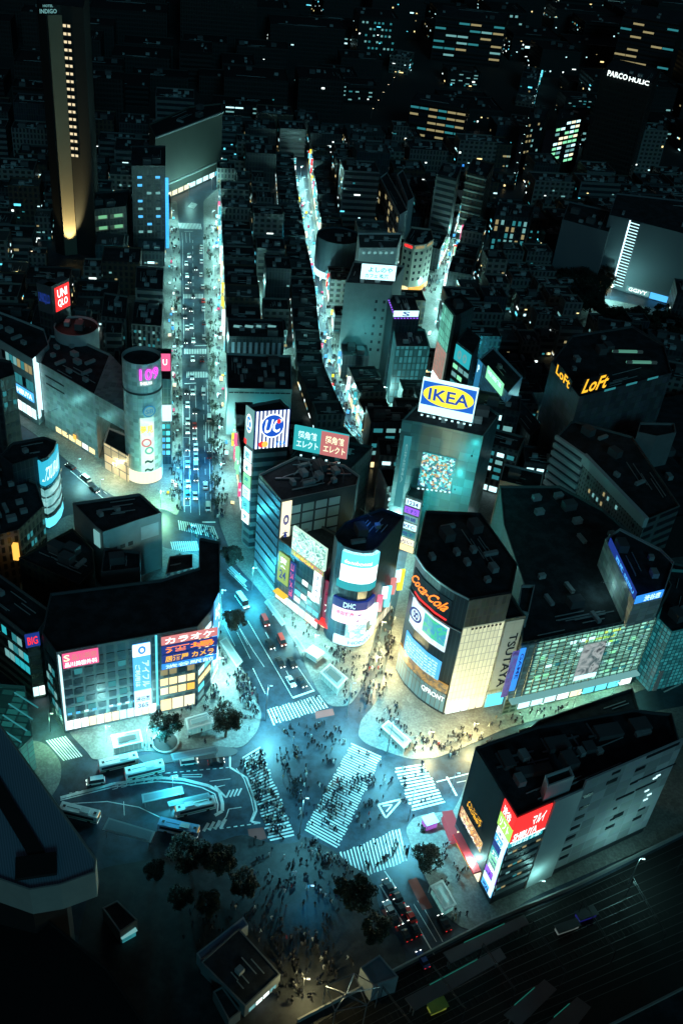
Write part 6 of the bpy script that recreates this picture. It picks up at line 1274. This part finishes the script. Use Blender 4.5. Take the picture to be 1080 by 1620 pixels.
tr_ = Bld('low footbridge roof beside the lit stairs below the trees', 'footbridge', PX(7, (570, 1530), (600, 1510), (630, 1545), (590, 1560)), 7, mat('bridge_wall', (.3, .34, .36)), roof=mat('bridge_roof', (.12, .18, .22)), clutter=0, parapet=.2)
wall_line('low_barrier', 'black terrace roofs edge beside the store pavement', [(820, 1158), (1000, 1108)], 1.2, .4, darkm, 'barrier')
# terrace roofs between the store and the wedge block
tb2 = Bld('low black roofed arcade between the lit pavement and the wedge block', 'arcade', PX(9, (838, 1152), (905, 1158), (1012, 1128), (1000, 1088), (900, 1122), (850, 1140)), 9, w_dark, clutter=6)

rnd.seed(9)
def stand(px, py, where):
    p = G(px, py); k = rnd.choice(['ice', 'white', 'cyan', 'ice', 'dice', 'white', 'ice', 'warm', 'cyan', 'cream', 'dice', 'pink', 'yellow', 'sky']); r = empty('standing_sign', (p.x, p.y, .13), f'small {MATS[E_[k].name].name.replace("lit_", "").replace("ice", "pale")} lit standing sign {where}', 'standing sign', f'small {k} lit standing signs {where}')
    a = rnd.uniform(-.4, .4); h = rnd.uniform(.8, 1.9); part_box('sign_board', r, (p.x, p.y, .4), rnd.uniform(.6, 1.5), .25, h, a, E_[k]); part_box('base', r, (p.x, p.y, .13), 1.0, .6, .27, a, darkm)
def stands(pts, n, where, jit=1.5):
    W = [G(*p) for p in pts]; Ls = [(b - a).length for a, b in zip(W, W[1:])]; T = sum(Ls)
    for k in range(n):
        t = rnd.uniform(0, T); i = 0
        while t > Ls[i] and i < len(Ls) - 1: t -= Ls[i]; i += 1
        g = W[i] + (W[i + 1] - W[i]) * (t / Ls[i]) + Vector((rnd.uniform(-jit, jit), rnd.uniform(-jit, jit), 0))
        if any(inpoly(g.x, g.y, q) for q, _ in FOOT): continue
        x, y = proj(g); stand(x, y, where)
stands([(270, 340), (273, 470), (271, 790)], 34, 'on the left avenue pavement'); stands([(345, 340), (350, 520), (362, 800)], 46, 'on the right avenue pavement'); stands([(478, 300), (500, 440), (520, 600), (560, 690), (604, 750)], 44, 'in the winding street', 3); stands([(735, 350), (700, 440), (686, 540)], 18, 'in the far curving street', 3); stands([(634, 810), (608, 900), (596, 960)], 16, 'in the alley', 2)
for k in range(16): tree(f'small bushy street tree amid the crowd on the right avenue pavement, {ORD[k]} from the crossing', 337 - k * .7 + (k % 3) * 3, 790 - k * 27, 5.5, 2.0, 2 + k % 2, 'bushy street trees along the avenue')

for k in range(7):
    p, q = G(600 + k * 78, 1585 - k * 34, 0), G(650 + k * 78, 1650 - k * 30, 0); r = empty('overhead_gantry', p, f'dark steel gantry spanning the tracks, {ORD[k]} from the left', 'gantry'); b = MB()
    for v in (p, q): b.tube((v.x, v.y, 0), (v.x, v.y, 7), .14, .1, 5)
    for z in (6.2, 7): b.tube((p.x, p.y, z), (q.x, q.y, z), .08, .08, 4)
    n_ = 8
    for j in range(n_): a = p + (q - p) * (j / n_); c = p + (q - p) * ((j + 1) / n_); b.tube((a.x, a.y, 6.2 if j % 2 else 7), (c.x, c.y, 7 if j % 2 else 6.2), .05, .05, 4)
    b.build('frame', darkm, r)
slb = MB()
for k in range(3):
    a, c = G(560 + k * 30, 1600 + k * 22, .06), G(1000 + k * 30, 1385 + k * 26, .06); L = (c - a).length; e = (c - a).normalized()
    for j in range(int(L / 1.6)): v = a + e * (j * 1.6); slb.box((v.x, v.y, .06), 0.3, 2.3, .09, math.atan2(e.y, e.x))
o = slb.build('sleepers', mat('sleeper_wood', (.018, .017, .016), .9)); o['kind'] = 'stuff'; o['label'] = 'dark sleepers under the railway tracks'

# ================================================================== PEOPLE
def person_mesh(nm, phase, m, arms=.25):
    """one continuous figure grown from a jointed skeleton"""
    s = math.sin(phase) * .32
    V = [(0, 0, .95), (0, .0, 1.18), (0, 0, 1.42), (0, 0, 1.53), (0.03, 0, 1.68),
         (0, .1, .9), (s * .5, .1, .5), (s, .1, .06), (s + .16, .1, .04), (0, -.1, .9), (-s * .5 + .04, -.1, .5), (-s, -.1, .06), (-s + .16, -.1, .04),
         (0, .2, 1.4), (-s * .5, .25, 1.13), (-s * .5 + .15, .23, .9), (0, -.2, 1.4), (s * .5, -.25, 1.13), (s * .5 + .15, -.23, .9)]
    Ed = [(0, 1), (1, 2), (2, 3), (3, 4), (0, 5), (5, 6), (6, 7), (7, 8), (0, 9), (9, 10), (10, 11), (11, 12), (2, 13), (13, 14), (14, 15), (2, 16), (16, 17), (17, 18)]
    R_ = [.16, .14, .15, .07, .115, .1, .075, .05, .04, .1, .075, .05, .04, .075, .055, .04, .075, .055, .04]
    me = bpy.data.meshes.new(nm); me.from_pydata(V, Ed, []); o = bpy.data.objects.new(nm, me); COL.objects.link(o)
    md = o.modifiers.new('skin', 'SKIN')
    for k, r in enumerate(R_): me.skin_vertices[0].data[k].radius = (r * 1.15, r * 1.15)
    me.skin_vertices[0].data[0].use_root = True
    sb_ = o.modifiers.new('sub', 'SUBSURF'); sb_.levels = 1; sb_.render_levels = 1
    bpy.context.view_layer.update(); ev = o.evaluated_get(bpy.context.evaluated_depsgraph_get()); out = bpy.data.meshes.new_from_object(ev)
    out.materials.clear(); out.materials.append(m); bpy.data.objects.remove(o); return out
cl = {k: mat('cloth_' + k, c, .85, noise=.1) for k, c in dict(black=(.012, .012, .015), navy=(.02, .025, .05), grey=(.09, .09, .1), white=(.6, .6, .58), beige=(.3, .24, .17), red=(.3, .03, .03))  .items()}
hairm = mat('hair', (.012, .01, .01), .7); hb_ = MB()
for k in range(10):
    a0, a1 = 2 * math.pi * k / 10, 2 * math.pi * (k + 1) / 10
    for z0, z1, r0, r1 in ((1.66, 1.74, .125, .12), (1.74, 1.80, .12, .07), (1.80, 1.82, .07, .0)):
        q = [(.02 + r0 * math.cos(a0), r0 * math.sin(a0), z0), (.02 + r0 * math.cos(a1), r0 * math.sin(a1), z0), (.02 + r1 * math.cos(a1), r1 * math.sin(a1), z1), (.02 + r1 * math.cos(a0), r1 * math.sin(a0), z1)]
        hb_.face(q[:3] if r1 == 0 else q)
hairme = hb_.mesh('hair', m=hairm)
pool = [(person_mesh('person', ph_, cl[c]), c) for ph_, c in [(.9, 'black'), (-.8, 'black'), (.2, 'black'), (1.4, 'navy'), (-1.3, 'navy'), (.6, 'grey'), (-.4, 'grey'), (1.0, 'white'), (-1.0, 'white'), (.5, 'beige'), (-.5, 'red')]]
wts = [6, 6, 6, 4, 4, 3, 3, 1.6, 1.6, 1, .3]
ZON = [  # polygon in picture ground points, how many, where
 ([(386, 1205), (412, 1190), (462, 1315), (430, 1325)], 130, 'on the zebra crossing beside the bus terminal', 1.2),
 ([(560, 1185), (600, 1200), (533, 1335), (490, 1310)], 75, 'on the diagonal zebra crossing', 1),
 ([(500, 1240), (545, 1240), (540, 1285), (505, 1285)], 40, 'in the knot of people amid the diagonal crossing', 1),
 ([(626, 1216), (668, 1210), (700, 1268), (655, 1280)], 14, 'on the right hand zebra crossing', 1), ([(545, 1350), (630, 1315), (645, 1355), (585, 1378)], 24, 'on the lower zebra crossing', 1), ([(425, 1125), (505, 1102), (515, 1118), (432, 1143)], 7, 'on the upper zebra crossing', 1),
 ([(430, 1190), (470, 1180), (500, 1240), (490, 1290), (470, 1300), (450, 1240)], 55, 'in the blue middle of the junction', 1), ([(440, 1150), (545, 1140), (545, 1180), (520, 1220), (460, 1170)], 45, 'on the upper part of the junction', 1),
 ([(560, 1270), (600, 1270), (600, 1300), (565, 1330)], 22, 'beside the painted triangle', 1), ([(600, 1210), (640, 1270), (600, 1268), (590, 1230)], 10, 'between the two lower zebra crossings', 1),
 ([(365, 1060), (385, 1060), (412, 1105), (410, 1130), (385, 1120)], 90, 'in the crowd waiting by the bus shelter', 1.3), ([(310, 1100), (365, 1060), (400, 1130), (398, 1160), (340, 1150)], 45, 'on the pavement before the lit office shops', 1),
 ([(120, 1165), (180, 1150), (300, 1110), (340, 1120), (340, 1175), (240, 1185), (150, 1190)], 30, 'between the subway entrances near the trees', 1),
 ([(500, 1030), (525, 1020), (585, 1050), (572, 1085), (555, 1115), (540, 1115), (545, 1085)], 60, 'on the pavement below the rounded corner building', 1), ([(585, 1030), (620, 1000), (615, 1080), (590, 1120), (565, 1130), (575, 1090)], 75, 'in the warm lit alley mouth', 1.2),
 ([(590, 980), (622, 930), (625, 990), (600, 1040)], 25, 'deeper in the alley between the glass towers', 1), ([(620, 1110), (680, 1160), (740, 1165), (720, 1190), (650, 1195), (612, 1182), (580, 1160)], 80, 'at the foot of the dark glass tower', 1.2), ([(690, 1165), (810, 1130), (830, 1140), (740, 1195), (700, 1200)], 40, 'on the yellow lit pavement before the glass wall', 1),
 ([(800, 1138), (900, 1115), (905, 1122), (820, 1150)], 12, 'on the store pavement', 1),
 ([(400, 1335), (470, 1338), (535, 1352), (560, 1400), (520, 1470), (560, 1530), (480, 1590), (400, 1490), (395, 1400)], 190, 'in the dark plaza below the crossing', 1), ([(470, 1325), (530, 1348), (560, 1385), (500, 1365)], 35, 'waiting at the plaza kerb', 1),
 ([(650, 1290), (705, 1290), (720, 1340), (735, 1400), (700, 1400), (670, 1370)], 40, 'beside the purple kiosk', 1), ([(700, 1440), (730, 1430), (745, 1460), (715, 1468)], 6, 'near the bright subway entrance by the railway', 1),
 ([(250, 1430), (380, 1420), (400, 1470), (300, 1500)], 25, 'under the dark plaza trees', 1), ([(445, 975), (470, 960), (500, 1010), (480, 1025)], 10, 'along the kerb before the long picture board', 1), ([(400, 1570), (460, 1540), (480, 1580), (430, 1600)], 12, 'below the plaza police box', 1),
 ([(340, 1010), (352, 1000), (368, 1060), (350, 1080)], 14, 'beside the bus shelter at the curved shops', 1), ([(300, 828), (345, 845), (350, 865), (310, 862)], 30, 'on the crossing at the avenue mouth', 1),
 ([(272, 560), (286, 560), (288, 810), (272, 800)], 120, 'on the left avenue pavement', 1), ([(331, 560), (348, 560), (362, 820), (342, 820)], 130, 'on the right avenue pavement', 1), ([(268, 360), (285, 360), (287, 560), (272, 560)], 90, 'on the far left avenue pavement', 1), ([(325, 360), (345, 360), (350, 560), (330, 560)], 90, 'on the far right avenue pavement', 1),
 ([(498, 480), (520, 480), (572, 690), (600, 750), (560, 700), (525, 620)], 120, 'in the winding street', 1), ([(680, 440), (700, 440), (740, 350), (725, 350)], 40, 'in the far curving street', 1), ([(640, 438), (690, 438), (690, 470), (640, 450)], 30, 'in the small square by the cream store', 1)]
rnd.seed(77); PP = []
for poly, n, where, _ in ZON:
    xs = [p[0] for p in poly]; ys = [p[1] for p in poly]; c = 0; t = 0
    n = int(n * 1.7)
    while c < n and t < n * 30:
        t += 1; x, y = rnd.uniform(min(xs), max(xs)), rnd.uniform(min(ys), max(ys))
        if not inpoly(x, y, poly): continue
        g = G(x, y)
        if any(inpoly(g.x, g.y, q) for q, h_ in FOOT): continue
        z = .02
        for P in PAVE:
            if inpoly(g.x, g.y, P): z = .13
        if PP and PP[-1][6] == where and rnd.random() < .5:
            g2 = Vector((PP[-1][1] + rnd.uniform(-.95, .95), PP[-1][2] + rnd.uniform(-.95, .95), 0))
            if not any(inpoly(g2.x, g2.y, q) for q, h_ in FOOT): g = g2; z = .13 if any(inpoly(g.x, g.y, P) for P in PAVE) else .02
        i = rnd.choices(range(len(pool)), wts)[0]; PP.append(((g - EYE).length, g.x, g.y, z, i, rnd.uniform(0, 6.28), where)); c += 1
PP.sort()
for d, x, y, z, i, a, where in PP[:300]:
    me, cname = pool[i]; o = bpy.data.objects.new('person', me); COL.objects.link(o); o.location = (x, y, z); o.rotation_euler = (0, 0, a); s_ = .94 + .12 * ((i * 7919 + int(x * 10)) % 10) / 10; o.scale = (s_, s_, s_)
    setp(o, f'pedestrian in {cname} clothes {where}', 'person', f'pedestrians in {cname} {where}')
    h_ = bpy.data.objects.new('hair', hairme); COL.objects.link(h_); h_.parent = o
b = MB()
data = {}
for k, (me, cname) in enumerate(pool): data[k] = ([v.co.copy() for v in me.vertices][:], [tuple(p.vertices) for p in me.polygons])
allv, allf, mi = [], [], []
mats_ = [cl[c] for _, c in pool]
for d, x, y, z, i, a, where in PP[300:]:
    vs, fs = data[i]; o0 = len(allv); ca, sa = math.cos(a), math.sin(a)
    allv += [(x + v.x * ca - v.y * sa, y + v.x * sa + v.y * ca, z + v.z) for v in vs]; allf += [tuple(q + o0 for q in f) for f in fs]; mi += [i] * len(fs)
me = bpy.data.meshes.new('crowd'); me.from_pydata(allv, [], allf)
for m_ in mats_: me.materials.append(m_)
me.polygons.foreach_set('material_index', mi); o = bpy.data.objects.new('crowd', me); COL.objects.link(o); setp(o, 'distant pedestrians thronging the avenue and side street pavements', 'crowd', None, 'stuff')
print('people', len(PP))

# ================================================================== STREET LAMPS
LC = {'junction': (.17, .77, .95), 'blue': (.01, .38, .8), 'ice': (.38, .97, .92), 'warm': (1, .88, .42), 'cyan': (.06, .68, .9), 'green': (.35, .95, .6), 'gold': (1, .75, .3)}
lampm = {k: em('lamp_' + k, tuple(.3 + .7 * x for x in v), 2.2) for k, v in LC.items()}
polem = MB().tube((0, 0, 0), (0, 0, 1), .011, .007, 6).mesh('pole', m=steel)
LD = {}
def lamp(px, py, h, col, P, label, group, z=.12, light=True):
    p = G(px, py); r = empty('street_lamp', (p.x, p.y, z), label, 'street lamp', group)
    o = bpy.data.objects.new('pole', polem); COL.objects.link(o); o.parent = r; o.scale = (h, h, h)
    part_box('arm', r, (p.x + .5, p.y, z + h - .15), 1.1, .1, .1, 0, steel); part_box('lamp_head', r, (p.x + .9, p.y, z + h - .3), .8, .35, .14, 0, lampm[col])
    if light:
        k = (col, P)
        if k not in LD:
            sp_ = h >= 12 or P == 1500; l = bpy.data.lights.new('lamp_light', 'SPOT' if sp_ else 'POINT'); l.energy = P * GAIN * (.95 if sp_ else 1); l.color = LC[col]
            if sp_: l.spot_size = math.radians(146); l.spot_blend = .5
            l.shadow_soft_size = .5; LD[k] = l
        if False: l.color = LC[col]; l.shadow_soft_size = .5; LD[k] = l
        lo = bpy.data.objects.new('lamp_light', LD[k]); COL.objects.link(lo); lo.parent = r; lo.location = (.9, 0, h - .9)
GAIN = 4.1
def lamps(pts, step, h, col, P, where, light=True):
    W = [Vector((*p, 0)) for p in pts]; W2 = [G(*p) for p in pts]; t = step / 2; acc = 0
    for k in range(len(W) - 1):
        L = (W2[k + 1] - W2[k]).length
        while t < acc + L:
            f = (t - acc) / L; g = W2[k] + (W2[k + 1] - W2[k]) * f; x, y = proj(g); lamp(x, y, h, col, P, f'slim street lamp {where}', f'street lamps {where}', light=light); t += step
        acc += L
lamps([(272, 340), (277, 560), (278, 800)], 26, 8, 'ice', 1500, 'on the left avenue pavement')
lamps([(336, 340), (340, 560), (352, 820)], 26, 8, 'ice', 1900, 'on the right avenue pavement')
lamps([(288, 790), (300, 690)], 32, 12, 'blue', 7000, 'at the avenue mouth kerb')
lamps([(474, 270), (484, 330), (508, 480), (525, 600), (562, 690), (600, 745)], 22, 7, 'ice', 1300, 'in the winding street')
lamps([(740, 345), (712, 410), (698, 450), (688, 480), (684, 550)], 26, 7, 'ice', 1600, 'in the far curving street')
lamps([(632, 805), (612, 880), (600, 950)], 16, 7, 'ice', 2400, 'in the alley')
lamps([(600, 985), (600, 1040), (585, 1090)], 16, 8, 'warm', 3300, 'in the warm alley mouth')
lamps([(636, 1186), (690, 1186), (745, 1172), (800, 1150)], 14, 8, 'warm', 2300, 'before the dark glass tower')
lamps([(812, 1150), (900, 1124), (1000, 1098)], 14, 8, 'green', 1500, 'on the store pavement')
lamps([(132, 1182), (180, 1172), (240, 1156), (300, 1146)], 13, 7, 'ice', 1900, 'before the office block shops')
lamps([(335, 1095), (362, 1035)], 14, 8, 'ice', 4000, 'beside the curved office shops'); lamps([(352, 985), (350, 950)], 14, 8, 'cyan', 3000, 'beside the brownish tree')
lamps([(446, 968), (478, 1012), (512, 1052), (548, 1064)], 14, 8, 'ice', 2300, 'before the long picture board')
for (x, y, c, P) in [(420, 1140, 'junction', 9000), (548, 1135, 'junction', 6500), (474, 1318, 'junction', 3400), (612, 1192, 'junction', 6000), (645, 1300, 'junction', 7000)]: lamp(x, y, 15, c, P, f'added tall light mast for screen glow near a zebra crossing end', 'added junction light masts')  # added masts, standing in for the blue light of the screens
lamps([(380, 905), (420, 965)], 20, 10, 'cyan', 4000, 'on the widening road kerb'); lamps([(170, 1195), (330, 1176)], 22, 9, 'cyan', 2400, 'on the terminal platform'); lamps([(222, 1275), (330, 1240)], 18, 8, 'cyan', 1400, 'inside the terminal loop'); lamps([(215, 1352), (235, 1354)], 22, 8, 'blue', 250, 'below the terminal loop')
lamps([(725, 1350), (745, 1440)], 12, 7, 'ice', 1000, 'beside the wedge block'); lamps([(690, 1296), (722, 1236)], 20, 9, 'cyan', 1500, 'at the right hand road'); lamps([(800, 1440), (870, 1405)], 18, 7, 'ice', 130, 'along the railway wall')
lamps([(420, 1380), (520, 1450), (480, 1540)], 26, 7, 'blue', 260, 'in the dark plaza'); lamps([(430, 1600), (500, 1560)], 16, 7, 'warm', 500, 'at the lower plaza edge')
lamps([(105, 738), (135, 760), (170, 795)], 16, 8, 'ice', 1500, 'in the canyon street'); lamps([(245, 790), (262, 815)], 12, 8, 'green', 3200, 'at the round tower foot'); lamps([(165, 745), (200, 770)], 12, 7, 'warm', 900, 'at the hall beside the round tower')
lamps([(270, 850), (330, 865)], 16, 8, 'cyan', 2200, 'at the second avenue crossing'); lamps([(660, 470), (660, 440)], 14, 7, 'ice', 2200, 'in the small square'); lamps([(640, 560), (690, 590)], 16, 7, 'cyan', 2400, 'below the white lit panels')
lamps([(60, 1130), (100, 1185)], 16, 8, 'green', 1500, 'by the glass annex'); lamps([(1010, 1090), (1050, 1060)], 14, 8, 'green', 1500, 'by the far right zebra crossing')
lamps([(940, 480), (990, 465), (1070, 475)], 24, 8, 'ice', 2200, 'below the light ladder wall'); lamps([(280, 318), (340, 300)], 20, 9, 'ice', 900, 'before the beige block')
lamps([(760, 640), (800, 690)], 20, 7, 'cyan', 1200, 'beside the pale framed screen'); lamps([(870, 740), (920, 790), (960, 840)], 20, 7, 'ice', 900, 'beside the pale striped wall')
lamps([(582, 195), (610, 150), (645, 105)], 26, 8, 'gold', 0, 'along the far string of lights', False); lamps([(806, 300), (826, 220), (850, 130)], 24, 8, 'ice', 0, 'in the far neon street', False)
lamps([(20, 480), (60, 400)], 30, 8, 'gold', 900, 'in the left park street')
# floodlights of the places that are lit: hotel pilaster, billboard walls
def flood(label, loc, tgt, P, col, ang=50, size=.4):
    r = empty('floodlight', loc, label, 'floodlight'); part_box('housing', r, loc, .7, .5, .5, 0, darkm); l = bpy.data.lights.new('beam', 'SPOT'); l.energy = P; l.color = col; l.spot_size = math.radians(ang); l.spot_blend = .6; l.shadow_soft_size = size
    o = bpy.data.objects.new('beam', l); COL.objects.link(o); o.parent = r; d = (Vector(tgt) - Vector(loc)).normalized(); o.rotation_euler = d.to_track_quat('-Z', 'Y').to_euler(); o.location = d * .6 + Vector((0, 0, .3)); return r
pb_ = ho.edge(1); pc_ = (pb_[0] + pb_[1]) / 2; fl = Vector((pc_.x, pc_.y, .3)) + pb_[3] * 8
flood('ground floodlight washing the golden hotel pilaster', fl, (pc_.x, pc_.y, 26), 130000, (1, .8, .35), 44)
def wash(label, bl_, i_, f, out, z, P, col):
    a, b_, e_, n_ = bl_.edge(i_); c = a + (b_ - a) * f; loc = Vector((c.x, c.y, z)) + n_ * out; r = empty('floodlight', loc, label, 'floodlight'); part_box('housing', r, loc + Vector((0, 0, .3)), .6, .5, .4, 0, darkm)
    MB().tube(loc - n_ * (out - .1), loc + Vector((0, 0, .3)), .07, .07, 5).build('arm', steel, r)
    l = bpy.data.lights.new('glow', 'POINT'); l.energy = P; l.color = col; l.shadow_soft_size = .5; o = bpy.data.objects.new('glow', l); COL.objects.link(o); o.parent = r
wash('bracket floodlight on the tall teal block beside the picture board', ib, 1, .75, 6, 30, 3500, (.05, .8, .8)); wash('bracket floodlight high on the tall teal block', ib, 1, .9, 5, 44, 2200, (.05, .8, .8)); wash('bracket floodlight low on the tall teal block', ib, 1, .3, 6, 20, 2500, (.05, .8, .8))
lamps([(935, 1425), (1075, 1362)], 24, 11.5, 'ice', 450, 'added over the tracks to brighten the pale long wall')  # added lamps, set out on the tracks to light the long wall
wash('blue floodlight on the roof of the rounded corner building', b13, 8, .6, -5, 43, 260, (.02, .2, 1))
for k, (x, y, c) in enumerate([(405, 470, 'ice'), (432, 390, 'cyan'), (432, 560, 'ice'), (646, 706, 'cyan'), (604, 640, 'ice'), (782, 640, 'cyan'), (822, 580, 'ice'), (566, 560, 'cyan'), (762, 510, 'ice'), (868, 668, 'ice'), (40, 640, 'cyan'), (190, 440, 'cyan'), (590, 500, 'cyan'), (655, 330, 'ice'), (560, 330, 'cyan'), (400, 330, 'cyan'), (770, 760, 'cyan'), (215, 560, 'cyan'), (90, 470, 'ice')]):
    lamp(x, y, 9, c, 1600, f'{ORD[k]} added fill lamp brightening the dark mid city blocks', 'added mid city fill lamps')  # added lamps that give the dim mid city walls a local glow
wash('added wash light brightening the store wall', nb9, 0, .3, 10, 13, 3000, (.25, .85, .85)); wash('added wash light brightening the wall nearer the round tower', nb9, 0, .85, 10, 13, 2200, (.25, .85, .85)); wash('added wash light brightening the pale block below the white board', wmb, 0, .5, 9, 22, 2200, (.1, .75, .8)); wash('added wash light brightening the wide low teal block', wx, 0, .5, 8, 12, 2200, (.08, .75, .85)); wash('added wash light brightening the rooftop annex', ph, 0, .5, 4, 34, 350, (.4, .9, .9))  # added lights with invented housings, there to brighten these walls
